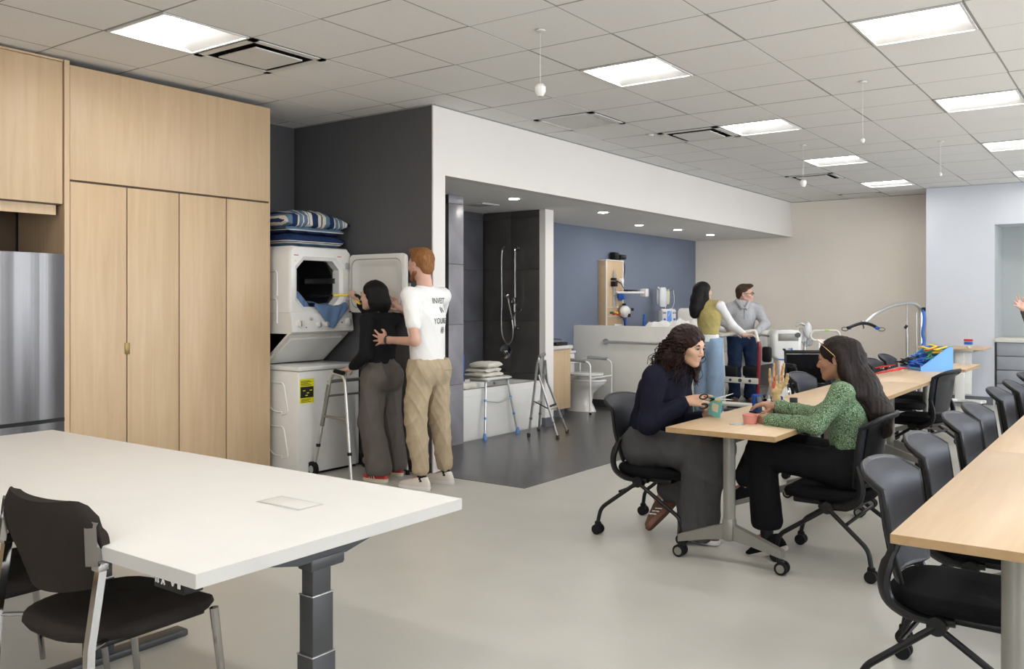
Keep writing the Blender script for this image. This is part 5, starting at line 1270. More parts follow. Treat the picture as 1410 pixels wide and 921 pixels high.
def shoe(par, an, toe, upper, sole='offwhite', L=.27, wd=.048, name='shoe', up=(0, 0, 1), stripe=None, h=.075):
    """an = ankle, toe = heading point; a lofted shoe with its own sole"""
    an = Vector(an); d = (Vector(toe) - an); u = Vector(up); d = (d - u * d.dot(u)).normalized(); s_ = d.cross(u)
    base = an - u * (an.dot(u) * 0) ; 
    def ringz(z, x0, x1, w_, n=22):
        out = []
        for k in range(n):
            a = 2 * PI * k / n; c, q = math.cos(a), math.sin(a); cx = (x0 + x1) / 2; l = (x1 - x0) / 2
            wd_ = w_ * (1.0 + .16 * c - .10 * (c < -.3)); out.append(base + d * (cx + l * (abs(c) ** .75) * (1 if c > 0 else -1)) + s_ * (wd_ * (abs(q) ** .8) * (1 if q > 0 else -1)) + u * z)
        return out
    H_ = -.085
    inv = par.matrix_basis.inverted()
    o = MB(); o.loft([ringz(H_, -.075, L - .085, wd * .92), ringz(H_ + .01, -.08, L - .078, wd), ringz(H_ + .028, -.08, L - .078, wd)], inv); so = o.build('sole', sole, par, ang=50)
    o = MB(); o.loft([ringz(H_ + .024, -.078, L - .082, wd * .97), ringz(H_ + .045, -.076, L - .09, wd * .94), ringz(H_ + h * .85, -.070, L - .13, wd * .80), ringz(H_ + h * 1.05, -.062, .085, wd * .72), ringz(H_ + h * 1.25, -.055, .045, wd * .68), ringz(H_ + h * 1.32, -.045, .03, wd * .55)], inv)
    ob = o.build(name, upper, par, ang=70)
    if stripe:
        for k in range(3):
            o = MB()
            for q in (-1, 1): o.tube([inv @ (base + d * (.02 + .025 * k) + s_ * q * wd * .96 + u * (H_ + .03)), inv @ (base + d * (.045 + .025 * k) + s_ * q * wd * .80 + u * (H_ + h * .85))], .004, 6)
            o.build('stripe', stripe, ob)
    else:
        o = MB()
        for k in range(4): 
            c_ = base + d * (.055 + .022 * k) + u * (H_ + h * 1.08 - .008 * k)
            o.tube([inv @ (c_ - s_ * wd * .42), inv @ (c_ + u * .006), inv @ (c_ + s_ * wd * .42)], .0025, 5)
        o.build('laces', sole, ob)
    return ob
# ================================================================== hand model (bones)
S1 = SDF(.0022); b0 = Vector((hm.x, hm.y, .741 + .10)); hd_ = V(.0, 0, 1); tt = V(-.81, -.585, 0) ; nn = V(.585, -.81, 0)
hand(S1, b0 + V(0, 0, .035), hd_, nn, -tt, curl=(.15, .1, .25, .35), thumb=.1, s=1.12, spread=.16, k=.004, closeT=.35)
S1.cone(b0, b0 + V(0, 0, .04), .016, .020, .01)
S1.build('bones', 'bone', HAND_T)
for off, r_, l_ in (((-.022, .03), .010, .045), ((.020, .045), .011, .05), ((.0, -.02), .012, .03), ((.014, .085), .006, .03), ((-.028, .06), .007, .03)):
    o = SDF(.0025); c = b0 + tt * -off[0] * -1 + V(0, 0, .04 + off[1]) + nn * .010; o.ell(c, (r_, r_, l_ / 2), None, .002); o.build('muscle', 'muscle', HAND_T)
for k in range(4):
    c = b0 + tt * (-.030 + .020 * k) + V(0, 0, .06); o = MB(); o.tube([HAND_T.matrix_basis.inverted() @ (c + nn * .014), HAND_T.matrix_basis.inverted() @ (c + nn * .012 + V(0, 0, .16 - .01 * abs(k - 1.5)))], .0016, 5); o.build('tendon', 'blue' if k in (1, 3) else 'muscle', HAND_T)

def prop(fn, name, lab, cat, px, py, z=.741, rz=0., grp=None):
    p = W(px, py, z=z); t = thing(name, lab, cat, (p.x, p.y, z), rz, grp); fn(t); return t
def splint(t, s=1.):
    o = MB(); G = [[(x, .035 * math.cos(a), .035 + .035 * math.sin(a)) for a in [(-.9 + 3.6 * k / 8) for k in range(9)]] for x in (-.08, -.03, .03, .08)]
    o.sheet(G, .008); o.build('cuff', 'neoprene', t, ang=60)
    for x in (-.05, .045):
        o = MB(); o.tube([(x, .041 * math.cos(a), .035 + .041 * math.sin(a)) for a in [2 * PI * k / 16 for k in range(16)]], .012, 4, closed=True, flat=.2); o.build('strap', 'black', t)
    MB().b2((-.02, -.045, .03), (.035, -.038, .09), r=.003).build('hook_patch', 'black', t)
prop(splint, 'wrist_splint', 'blue and black wrist splint lying next to the green sleeve', 'splint', 1094, 574, rz=-.35, grp='blue splints')
def splint2(t):
    MB().b2((-.035, -.014, 0), (.035, .014, .115), T(rx=-.08), r=.010).build('cuff', 'neoprene', t); MB().b2((-.022, -.019, .02), (.022, -.013, .10), T(rx=-.08), r=.002).build('hook_patch', 'black', t)
    MB().b2((-.045, -.03, 0), (.045, .03, .012), r=.004).build('foot_strap', 'black', t)
prop(splint2, 'upright_splint', 'blue splint with a black patch standing upright below the hand model', 'splint', 1070, 571, rz=.45, grp='blue splints')
def strap_(t): MB().b2((-.024, -.008, 0), (.024, .008, .085), T(rx=-.1), r=.004).build('strap', 'black', t); MB().b2((-.04, -.02, 0), (.05, .02, .02), r=.006).build('pad', 'neoprene', t)
prop(strap_, 'black_strap', 'upright black strap on a blue pad beside the green sleeve', 'strap', 1093, 566, rz=.5)
prop(lambda t: (splint2(t)), 'small_splint', 'blue and black splint under the far hand of the woman in green', 'splint', 1043, 568, rz=1.2, grp='blue splints')
def bottle(t):
    MB().lathe([(.001, 0), (.022, 0), (.024, .01), (.024, .055), (.016, .068), (.011, .075), (.011, .082), (.001, .083)]).build('bottle_body', mat('cream_bottle', (.66, .60, .38), .4), t)
    MB().lathe([(.013, .08), (.013, .10), (.004, .104), (.003, .13), (.001, .13)]).build('cap', 'offwhite', t)
prop(bottle, 'pump_bottle', 'small cream bottle with a white nozzle between hands and splint', 'bottle', 1059, 573)
def cup(t):
    MB().lathe([(.001, 0), (.034, 0), (.036, .004), (.043, .048), (.045, .052), (.041, .052), (.036, .012), (.001, .010)], n=32).build('cup_body', 'pink', t)
    MB().lathe([(.001, .040), (.040, .040), (.040, .044), (.001, .045)], n=28).build('putty', mat('pale_pink_putty', (.66, .42, .40), .6), t)
prop(cup, 'putty_tub', 'salmon pink tub at the fingers of the woman in green', 'tub', 1033, 583)
tag(MB().lathe([(.001, 0), (.045, 0), (.045, .003), (.001, .0035)], W(1015, 584, z=.7415), 28).build('metal_disc', 'satin'), 'flat grey metal disc set on the near table', 'disc')
# ---- bin with clamps
_c = W(1268, 511, z=.741); _e1 = V(math.cos(YAW), math.sin(YAW), 0); _e2 = V(-math.sin(YAW), math.cos(YAW), 0); _c = _c + _e1 * .165 + _e2 * .235; bx, by = _c.x, _c.y
t = thing('storage_bin', 'sky blue slanted plastic bin full of coloured clips', 'bin', (bx, by, .741), YAW)
prof = [(-.165, 0), (.155, 0), (.155, .235), (.115, .235), (-.165, .03)]
for y in (-.23, .23):
    MB().prism([(-x, z) for x, z in prof][::1], y - .004, y + .004, Matrix(((-1, 0, 0, 0), (0, 0, 1, 0), (0, 1, 0, 0), (0, 0, 0, 1)))).build('side_wall', 'binblue', t, ang=20)
MB().b2((-.165, -.23, 0), (.155, .23, .008)).build('bottom', 'binblue', t); MB().b2((.147, -.23, 0), (.155, .23, .235)).build('back_wall', 'binblue', t); MB().b2((-.165, -.23, 0), (-.157, .23, .03)).build('front_lip', 'binblue', t)
for y in (-.23, .23): MB().tube([(-.165, y, .032), (.115, y, .237), (.155, y, .237)], .006, 6).build('rim', 'binblue', t)
for x in (-.06, .05): MB().b2((x, -.22, .01), (x + .006, .22, .03 + (x + .165) * .60)).build('divider', 'blue', t)
rn = random.Random(4)
def clip(c, rz, m_, lab, grp, s=1., tilt=0.):
    t_ = thing('squeeze_clip', lab, 'clip', c, rz, grp)
    for q in (-1, 1):
        o = MB(); o.tube([(-.07 * s, q * .022 * s, 0), (0, q * .006 * s, tilt * .02), (.05 * s, q * .010 * s, tilt * .035), (.072 * s, 0, tilt * .04)], [.007 * s, .009 * s, .007 * s, .004 * s], 6); o.build('jaw', m_, t_)
    o = MB(); o.cyl((0, 0, -.006), (0, 0, .012), .010 * s, 10); o.build('spring', 'satin', t_)
    return t_
clipz = lambda x: .741 + .03 + (x + .165) * .60
for m_, lab, x0, x1, n_, g_ in (('yellow', 'yellow squeeze clips heaped at the top of the blue bin', .04, .13, 9, 'yellow clips in the bin'), ('green', 'green squeeze clips in the middle of the blue bin', -.04, .05, 7, 'green clips in the bin'),
                               ('blue', 'dark blue squeeze clips in the lower half of the blue bin', -.13, .02, 10, 'blue clips in the bin'), ('black', 'black squeeze clips sticking out of the low end of the blue bin', -.17, -.10, 7, 'black clips at the low end of the bin')):
    for k in range(n_):
        x = rn.uniform(x0, x1); y = rn.uniform(-.17, .17) if m_ not in ('green', 'black') else (rn.uniform(-.18, -.05) if m_ == 'green' else rn.uniform(.05, .2))
        p = Matrix.Rotation(YAW, 3, 'Z') @ V(x, y, 0); clip((bx + p.x, by + p.y, clipz(x) + rn.uniform(-.01, .03)), rn.uniform(-1, 1) + (2 if k % 2 else 0), m_, lab, g_, .95, rn.uniform(.3, 1.2))
for k in range(2):
    clip((bx + .06 + .02 * k, by + .02 + .06 * k, clipz(.07) + .02), .5 + k, 'red', 'red squeeze clips among the yellow ones in the blue bin', 'red clips in the bin', 1.1, .6)
for k in range(12):
    p = W(1210 + (k * 7 % 12) * 3.0, 515 - (k % 4) * 2.2, z=.752); clip((p.x, p.y, .752 + .014 * (k % 3)), .4 + rn.uniform(-.9, .9), 'red', 'red squeeze clips lying on the table before the blue bin', 'red clips on the table', .75, .5)

# ================================================================== PERSON 1: red-haired man in white shirt (facing -X)
def jn(**k): return k
def root(lab, J): 
    f = (J['anL'] + J['anR']) / 2; return thing('person', lab, 'person', (f.x, f.y, 0))
J = jn(pel=V(-4.56, 5.19, .95), chest=V(-4.57, 5.19, 1.30), neck=V(-4.585, 5.19, 1.545), shL=V(-4.58, 5.01, 1.475), shR=V(-4.57, 5.38, 1.475),
       elL=W(572, 470, Y=4.93), wrL=W(533, 468, Y=5.00), elR=V(-4.72, 5.50, 1.26), wrR=W(555, 427, Y=5.46),
       hipL=V(-4.55, 5.09, .93), hipR=V(-4.55, 5.29, .93), knL=V(-4.57, 5.07, .52), knR=V(-4.55, 5.32, .53), anL=V(-4.50, 5.06, .085), anR=V(-4.50, 5.34, .085), toeL=V(-4.66, 5.04, .04), toeR=V(-4.66, 5.33, .04))
P1 = root('red-haired person in a white t-shirt and khaki trousers steadying the woman at the dryer', J)
H1 = Head((-4.635, 5.20, 1.715), (-1, .10, -.03), (0, 0, 1), 1.06)
B = SDF(.0045); body(B, J, 1.0); H1.shape(B, J['neck'], .058)
hand(B, J['wrL'], W(500, 463, Y=5.04) - J['wrL'], V(-.3, 1, .0), V(.1, 0, 1), curl=(.15, .12, .1, .15), thumb=.05, s=1.05, spread=.5)
hand(B, J['wrR'], W(536, 408, Y=5.40) - J['wrR'], V(-.6, .6, -.3), V(-.5, -.5, .5), curl=(.3, .3, .35, .4), thumb=.1, s=1.05, spread=.2)
B.build('body', 'skin_a', P1)
H1.extras(P1, 'skin_a', brow='hair_r')
# beard + hair
hb = SDF(.004); P = H1.P; R = H1.R
hb.ell(P(0, -.020, .042), Vector((.080, .100, .088)) * 1.06, R, .01).ell(P(0, .045, .105), Vector((.055, .055, .028)) * 1.06, R, .02)
hb.ell(P(0, -.07, -.02), Vector((.058, .04, .055)) * 1.06, R, .02)
hb.ell(P(0, .098, .0), Vector((.075, .062, .082)) * 1.06, R, .01, True); hb.ell(P(0, .03, -.09), Vector((.12, .10, .075)) * 1.06, R, .008, True)
for a in (-1, 1): hb.ell(P(a * .085, .0, -.012), Vector((.018, .026, .036)) * 1.06, R, .004, True)
hb.build('hair', 'hair_r', P1, disp=folds(3, .004, 60, (1, 1, 1)))
bd = SDF(.004)
for a in (-1, 1): bd.cone(P(a * .056, -.004, -.052), P(a * .020, .068, -.094), .0225 * 1.06, .0205 * 1.06, .02)
bd.cone(P(-.01, .076, -.096), P(.01, .076, -.096), .0185 * 1.06, None, .02); bd.ell(P(0, .095, -.062), Vector((.030, .02, .022)) * 1.06, R, .004, True); bd.half(P(0, 0, -.045), R @ V(0, 0, 1))
bd.build('beard', mat('ginger_beard', (.26, .11, .05), .8, ns=90, amp=.3), P1, disp=folds(4, .002, 120, (1, 1, 1)))
# shirt
ts = SDF(.0055); sv = J['shR'] - J['shL']
ts.cone(V(-4.56, 5.19, .93), J['chest'], .152, .162, .04, sq(sv, V(0, 0, 1), .72)); ts.cone(J['chest'], V(-4.585, 5.19, 1.47), .162, .095, .05, sq(sv, V(0, 0, 1), .70))
for s_ in 'LR': ts.cone(V(-4.58, 5.19, 1.46), J['sh' + s_], .076, .062, .05)
eL = J['shL'].lerp(J['elL'], .62); ts.cone(J['shL'], eL, .063, .058, .03); eR = J['shR'].lerp(J['elR'], .62); ts.cone(J['shR'], eR, .063, .058, .03)
ts.half(eL, J['elL'] - J['shL']) if False else None
ts.half(V(-4.56, 5.19, .915), V(0, 0, -1)); ts.half(V(-4.595, 5.19, 1.555), V(-.25, 0, 1))
ts.cone(J['neck'] + V(-.01, 0, .0), J['neck'] + V(-.03, 0, .12), .064, .07, .004, None, True)
shirt1 = ts.build('tshirt', mat('white_cotton', (.76, .75, .73), .9, amp=.015, bump=.15, bs=200), P1, disp=folds(11, .0075, 11, (1, 1, .55)))
# print on the back
def back_print(par, surf, lines, c, right, up, out, size, m):
    from mathutils.bvhtree import BVHTree
    dg = bpy.context.evaluated_depsgraph_get(); tr = BVHTree.FromPolygons([v.co.copy() for v in surf.data.vertices], [p.vertices[:] for p in surf.data.polygons])
    inv = par.matrix_basis.inverted()
    for k, (txt, w_, z) in enumerate(lines):
        cu = bpy.data.curves.new('t', 'FONT'); cu.body = txt; cu.size = size; cu.align_x = 'CENTER'; cu.offset = .0005; cu.resolution_u = 3
        tmp = bpy.data.objects.new('t', cu); COL.objects.link(tmp); bpy.context.view_layer.update()
        me = bpy.data.meshes.new_from_object(tmp.evaluated_get(bpy.context.evaluated_depsgraph_get())); bpy.data.objects.remove(tmp)
        bm = bmesh.new(); bm.from_mesh(me); bmesh.ops.triangulate(bm, faces=bm.faces[:]); bmesh.ops.subdivide_edges(bm, edges=[e for e in bm.edges if e.calc_length() > .012], cuts=2); bmesh.ops.triangulate(bm, faces=bm.faces[:])
        xs = [v.co.x for v in bm.verts]; k_ = w_ / (max(xs) - min(xs))
        ok = True
        for v in bm.verts:
            p = c + right * (v.co.x * k_) + up * (v.co.y * 1.0 + z); q = inv @ (p + out * .4); dloc = -out
            hit = tr.ray_cast(q, dloc)
            v.co = (hit[0] + out * .0022) if hit[0] is not None else inv @ p
        bm.to_mesh(me); bm.free(); me.materials.clear(); me.materials.append(M[m]); link('printed_word', me, par)
pc_ = V(-4.50, 5.24, 1.36); rt = V(-.10, 1, 0).normalized(); outv = V(1, .08, 0).normalized()
back_print(P1, shirt1, [('INVEST', .175, .055), ('IN', .05, -.015), ('YOURSELF', .215, -.10)], pc_, rt, V(0, 0, 1), outv, .062, 'ink')
inv = P1.matrix_basis.inverted()
back_print(P1, shirt1, [('(@)', .05, -.165)], pc_, rt, V(0, 0, 1), outv, .055, 'ink')
# watch
o = MB(); wv = (J['wrL'] - J['elL']).normalized(); c_ = J['wrL'] - wv * .012; a_, b_ = wv.orthogonal().normalized(), None; b_ = wv.cross(a_)
o.tube([inv @ (c_ + a_ * .0285 * math.cos(q) + b_ * .0285 * math.sin(q)) for q in [2 * PI * k / 20 for k in range(20)]], .010, 6, closed=True, flat=.5); wt = o.build('watch_strap', 'black', P1)
o = MB(); o.box(inv @ (c_ + V(0, -.030, .0)), (.03, .010, .034), None, r=.004); o.build('watch_face', 'dkgrey', wt)
# trousers
def trousers(par, J, m, rw, disp, waist, g=1., cuffs=None, vox=.006, flat=.78):
    t_ = SDF(vox); sv = J['hipR'] - J['hipL']
    t_.cone(waist, J['pel'] - V(0, 0, .04), .135 * g, .155 * g, .04, sq(sv, V(0, 0, 1), flat))
    for s_ in 'LR':
        t_.cone(J['hip' + s_], J['kn' + s_], rw[0], rw[1], .03); t_.cone(J['kn' + s_], J['an' + s_] + (J['kn' + s_] - J['an' + s_]).normalized() * rw[3], rw[1], rw[2], .02)
    return t_
tr1 = trousers(P1, J, 'k', (.098, .082, .062, .075), None, V(-4.56, 5.19, .97))
tr1.ell(V(-4.485, 5.11, .90), (.068, .082, .10), None, .04).ell(V(-4.485, 5.27, .90), (.068, .082, .10), None, .04)
tr1.half(V(-4.56, 5.19, .985), V(0, 0, 1))
M['khaki'] = mat('khaki_cotton', (.40, .32, .215), .85, ns=10, amp=.06, bump=.2, bs=300)
tr1.build('trousers', 'khaki', P1, disp=folds(21, .021, 14, (1, 1, .8)))
for s_ in 'LR':
    a_ = J['an' + s_]; o = SDF(.005); o.cone(a_ + V(0, 0, .085), a_ + V(-.0, 0, .050), .052, .046, .01); o.half(a_ + V(0, 0, .045), V(0, 0, -1)); o.build('cuff', 'khaki', P1, disp=folds(5, .004, 60, (1, 1, .2)))
    o = MB(); o.cyl(inv @ (a_ + V(0, 0, .055)), inv @ (a_ + V(0, 0, -.02)), .036, 16); o.build('sock', 'black', P1)
    shoe(P1, a_ + V(.0, 0, .0), J['toe' + s_], mat('cream_sneaker', (.60, .55, .50), .6), 'offwhite', .29, .05)
# pocket seam details
o = MB(); o.tube([inv @ V(-4.405, 5.22, .905), inv @ V(-4.405, 5.34, .90)], .0025, 5); o.build('back_pocket_seam', mat('khaki_seam', (.24, .19, .12), .9), P1)

# ================================================================== PERSON 2: woman at the dryer (facing -X)
J = jn(pel=V(-5.06, 5.20, .86), chest=V(-5.07, 5.20, 1.14), neck=V(-5.09, 5.20, 1.34), shL=V(-5.06, 5.04, 1.275), shR=V(-5.08, 5.36, 1.275),
       elL=V(-5.04, 5.00, 1.01), wrL=W(484, 507, Y=5.02), elR=V(-5.27, 5.42, 1.18), wrR=W(495, 415, Y=5.30),
       hipL=V(-5.06, 5.11, .84), hipR=V(-5.06, 5.29, .84), knL=V(-5.08, 5.10, .46), knR=V(-5.08, 5.32, .46), anL=V(-4.97, 5.09, .085), anR=V(-5.05, 5.36, .085), toeL=V(-5.2, 5.08, .05), toeR=V(-5.25, 5.37, .05))
P2 = root('black-haired woman in a black top reaching into the dryer with a walker'.replace('woman', 'person'), J)
H2 = Head((-5.155, 5.20, 1.475), (-1, -.28, .0), (0, 0, 1), 1.0)
B = SDF(.0045); body(B, J, .92); H2.shape(B, J['neck'], .048, female=True)
hand(B, J['wrL'], W(462, 512, Y=5.03) - J['wrL'], V(0, .1, -1), V(0, 1, .2), curl=(1.6, 1.7, 1.7, 1.6), thumb=.6, s=.95, closeT=.3)
hand(B, J['wrR'], W(484, 402, Y=5.24) - J['wrR'], V(-.1, -1, -.3), V(-.5, 0, 1), curl=(2.0, 2.1, 2.2, 2.2), thumb=.8, s=.92, closeT=.6)
B.build('body', 'skin_d', P2); H2.extras(P2, 'skin_d', brow='hair_k')
hb = SDF(.0045); P = H2.P; R = H2.R
hb.ell(P(0, -.016, .038), (.083, .104, .093), R, .01)
hb.chain([P(0, -.055, .02), P(0, -.075, -.06), P(0, -.065, -.15)], [.075, .075, .052], .03)
for a in (-1, 1): hb.chain([P(a * .066, -.02, .04), P(a * .070, -.030, -.05), P(a * .060, -.035, -.14)], [.030, .026, .018], .03)
hb.ell(P(0, .095, -.03), (.088, .072, .10), R, .012, True); 
hb.half(P(0, 0, -.185), R @ V(0, -.3, -1))
hb.build('hair', 'hair_k', P2, disp=folds(8, .004, 50, (1, 1, .1)))
o = MB()
def lf(i, r):
    a = r.uniform(-2.6, 2.6); rx, ry = .085 * math.sin(a), -.02 - .10 * math.cos(a)
    z0 = .06 + r.uniform(-.02, .03); e_ = r.uniform(-.19, -.14)
    return [P(rx * .5, ry * .55 - .01, z0 + .02), P(rx * .96, ry * .92, z0 - .04), P(rx * 1.0, min(ry, -.01) * 1.0, -.06), P(rx * .85, min(ry * .85, -.01) - .01, e_)]
strands(o, H2, 120, lf, .0022, 10, 3)
inv = P2.matrix_basis.inverted(); o.v = [tuple(inv @ Vector(q)) for q in o.v]; o.build('loose_locks', 'hair_k', P2, ang=180)
M['blackknit'] = mat('black_knit', (.012, .012, .013), .85, bump=.3, bs=300)
def sweater(par, J, m, g, ra, hem, disp, flat=.72, vox=.0055, neckcut=.06, wr_stop=.03, name='sweater'):
    ts = SDF(vox); sv = J['shR'] - J['shL']; up = J['neck'] - J['pel']
    ts.cone(hem, J['chest'], .135 * g, .145 * g, .04, sq(sv, up, flat)); ts.cone(J['chest'], J['neck'] - up.normalized() * .075, .145 * g, .085 * g, .05, sq(sv, up, flat))
    for s_ in 'LR':
        ts.cone(J['neck'] - up.normalized() * .07, J['sh' + s_], .07 * g, ra[0], .05)
        we = J['wr' + s_] + (J['el' + s_] - J['wr' + s_]).normalized() * wr_stop
        ts.cone(J['sh' + s_], J['el' + s_], ra[0], ra[1], .03); ts.cone(J['el' + s_], we, ra[1], ra[2], .02)
    ts.cone(J['neck'] + up.normalized() * .0, J['neck'] + up.normalized() * .12, neckcut, neckcut * 1.1, .004, None, True)
    return ts
sw = sweater(P2, J, 'blackknit', .98, (.056, .052, .040), V(-5.06, 5.20, .90), None)
sw.half(V(-5.06, 5.2, .885), V(0, 0, -1)); sw.build('sweater', 'blackknit', P2, disp=folds(31, .008, 13, (1, 1, .7)))
M['taupe'] = mat('taupe_corduroy', (.115, .10, .09), .9, ns=8, amp=.08, bump=.3, bs=200)
tr = trousers(P2, J, 'taupe', (.096, .098, .098, .025), None, V(-5.06, 5.2, .93), .92); tr.ell(V(-4.99, 5.12, .82), (.07, .085, .10), None, .04).ell(V(-4.99, 5.28, .82), (.07, .085, .10), None, .04)
tr.half(V(-5.0, 5.2, .055), V(0, 0, -1)); tr.build('trousers', 'taupe', P2, disp=folds(37, .020, 13, (1, 1, .3)))
for s_ in 'LR': shoe(P2, J['an' + s_], J['toe' + s_], mat('red_cream_sneaker', (.50, .03, .03), .6) , mat('cream_sole', (.70, .64, .48), .6), .25, .045, stripe='offwhite')
# reacher
a, b = W(500, 420, Y=5.24), W(415, 402, X=-5.86)
t = thing('reacher_grabber', 'black and yellow reaching grabber held into the dryer', 'reacher', a); 
b = V(-5.85, 5.13, 1.475); g0 = W(488, 406, Y=5.26)
dirv = (b - g0)
MB().cyl(g0 + dirv * .0 - a, g0 + dirv * .62 - a, .008, 10).build('shaft', 'black', t); MB().cyl(g0 + dirv * .10 - a, g0 + dirv * .45 - a, .0105, 10).build('yellow_sleeve', 'yellow', t)
MB().tube([g0 + dirv * .62 - a, g0 + dirv * .85 - a, g0 + dirv * 1.02 - a], [.012, .016, .012], 8).build('jaw', 'black', t)
MB().tube(fillet([g0 - a, g0 + V(.06, 0, -.01) - a, g0 + V(.11, .0, -.09) - a], .03), [.013] * 6 + [.011], 8).build('handle', 'black', t); MB().tube(fillet([g0 + V(-.02, 0, -.02) - a, g0 + V(.03, 0, -.06) - a, g0 + V(.07, .0, -.075) - a], .02), .009, 8).build('trigger', 'yellow', t)
# ================================================================== PERSON 3: woman in navy sweater (facing +X)
hp = W(882, 618, Y=4.93); kp = W(984, 612, Y=4.90)
J = jn(pel=V(-2.57, 5.04, .535), chest=V(-2.49, 5.04, .86), neck=V(-2.40, 5.04, 1.04), shR=V(-2.46, 4.88, .965), shL=V(-2.43, 5.20, .965),
       elR=W(893, 583, Y=4.80), wrR=W(946, 552, Y=4.90), elL=W(938, 586, Y=5.22), wrL=W(972, 573, Y=5.10),
       hipR=V(-2.56, 4.94, .52), hipL=V(-2.56, 5.14, .52), knR=V(-2.09, 4.92, .55), knL=V(-2.12, 5.12, .56), anR=V(-2.22, 4.93, .09), anL=V(-2.50, 5.03, .19), toeR=V(-2.05, 4.91, .05), toeL=V(-2.45, 4.98, .08))
P3 = root('person with dark auburn curls in a navy sweater and wide grey trousers cutting card', J)
H3 = Head((-2.305, 5.035, 1.155), (1, -.16, -.20), (.22, 0, 1), 1.0)
B = SDF(.004); body(B, J, .92, leg=True); H3.shape(B, J['neck'], .047, female=True)
hand(B, J['wrR'], W(978, 551, Y=4.93) - J['wrR'], V(.0, .5, -.6), V(.1, .5, 1), curl=(.9, 1.5, 1.7, 1.8), thumb=.7, s=.95, closeT=.35)
hand(B, J['wrL'], W(992, 558, Y=5.02) - J['wrL'], V(-.3, -1, .2), V(-.8, 0, .6), curl=(1.1, 1.2, 1.3, 1.3), thumb=.6, s=.95, closeT=.2)
B.build('body', 'skin_b', P3); H3.extras(P3, 'skin_b', brow='hair_b', brow_t=.0042, lip=(.42, .10, .10))
hb = SDF(.0045); P = H3.P; R = H3.R; inv = P3.matrix_basis.inverted()
hb.ell(P(0, -.016, .040), (.088, .112, .096), R, .01)
hb.chain([P(0, -.055, .02), P(0, -.085, -.09), P(0, -.125, -.18)], [.078, .088, .06], .04)
for a in (-1, 1): hb.chain([P(a * .070, -.02, .03), P(a * .092, -.04, -.07), P(a * .11, -.065, -.16)], [.035, .050, .035], .03)
hb.chain([P(-.085, .01, -.03), P(-.085, .03, -.12), P(-.07, .055, -.20)], [.02, .026, .014], .02)
hb.ell(P(-.004, .115, -.027), (.062, .080, .094), R, .012, True)
hb.ell(P(0, .09, -.13), (.075, .08, .07), R, .012, True)
cur = folds(8, .007, 45, (1, 1, 1)); hb.build('hair', 'hair_c', P3, disp=cur)
o = MB(); rn = random.Random(9)
def curl_path(p0, p1, p2, turns, rad, ph):
    base = smooth_path([p0, (p0 + p1) / 2 + V(0, 0, .005), p1, p2], 10); n = len(base); out = []
    for i, (q, (t_, a_, b_)) in enumerate(zip(base, frames(base))):
        w_ = rad * min(1, i / (n * .35)); an = ph + turns * 2 * PI * i / n; out.append(q + a_ * w_ * math.cos(an) + b_ * w_ * math.sin(an))
    return out
for k in range(560):
    az = rn.uniform(-2.75, 2.75); el = rn.uniform(-.2, 1.35)
    x, y, z = math.sin(az) * math.cos(el), -math.cos(az) * math.cos(el), math.sin(el)
    if y > .45: continue
    p0 = P(.086 * x, -.018 + .106 * y, .040 + .094 * z)
    ln_ = rn.uniform(.12, .27); sp = rn.uniform(1.0, 1.6)
    p1 = P(.098 * x * sp * 1.0, -.03 + .112 * y * sp * .86, .03 - ln_ * .4); p2 = P(.100 * x * sp * 1.06 + rn.uniform(-.02, .02), min(.02, -.055 + .115 * y * sp) + rn.uniform(-.02, .02), .02 - ln_)
    pth = curl_path(p0, p1, p2, rn.uniform(3, 6), rn.uniform(.010, .016), rn.uniform(0, 6)); L = len(pth)
    o.tube([inv @ q for q in pth], [.0038 * (1 - .5 * i / L) for i in range(L)], 4)
for k in range(16):
    p0 = P(rn.uniform(-.085, -.07), rn.uniform(.01, .03), rn.uniform(-.02, .02)); p1 = P(-.09 + rn.uniform(-.015, .01), .03, -.10); p2 = P(-.07 + rn.uniform(-.02, .02), .06, rn.uniform(-.2, -.24))
    pth = curl_path(p0, p1, p2, 4, .008, rn.uniform(0, 6)); L = len(pth); o.tube([inv @ q for q in pth], [.0035 * (1 - .5 * i / L) for i in range(L)], 4)
o.build('curls', 'hair_c', P3, ang=180)
M['navy'] = mat('navy_wool', (.010, .010, .020), .9, ns=6, amp=.2, bump=.35, bs=350)
sw = sweater(P3, J, 'navy', 1.10, (.068, .064, .044), V(-2.575, 5.04, .60), None, flat=.82, neckcut=.052)
sw.half(V(-2.57, 5.04, .575), V(-.1, 0, -1)); sw.build('sweater', 'navy', P3, disp=folds(41, .018, 12, (1, 1, .8)))
o = MB()
for s_ in 'LR':
    d_ = (J['wr' + s_] - J['el' + s_]).normalized(); c_ = J['wr' + s_] - d_ * .05; o.tube([inv @ c_, inv @ (c_ + d_ * .035)], [.038, .034], 14)
o.build('cuffs', 'navy', P3)
M['charcoal'] = mat('charcoal_twill', (.062, .060, .060), .9, ns=10, amp=.08, bump=.3, bs=300)
tr = SDF(.006)
tr.cone(V(-2.60, 4.96, .53), V(-2.60, 5.12, .53), .12, None, .04); tr.cone(V(-2.58, 5.04, .60), V(-2.60, 5.04, .53), .13, .13, .04)
for s_, e1, e2, r3 in (('R', V(-2.165, 4.93, .40), V(-2.20, 4.93, .05), .115), ('L', V(-2.32, 5.11, .40), V(-2.43, 5.07, .26), .085)):
    tr.cone(J['hip' + s_], J['kn' + s_] + V(-.03, 0, -.01), .105, .098, .04); tr.cone(J['kn' + s_] + V(-.02, 0, -.02), e1, .098, .115, .04); tr.cone(e1, e2, .115, r3, .03)
tr.cone(J['knR'] + V(-.16, .09, -.10), V(-2.26, 5.04, .12), .09, .11, .06)
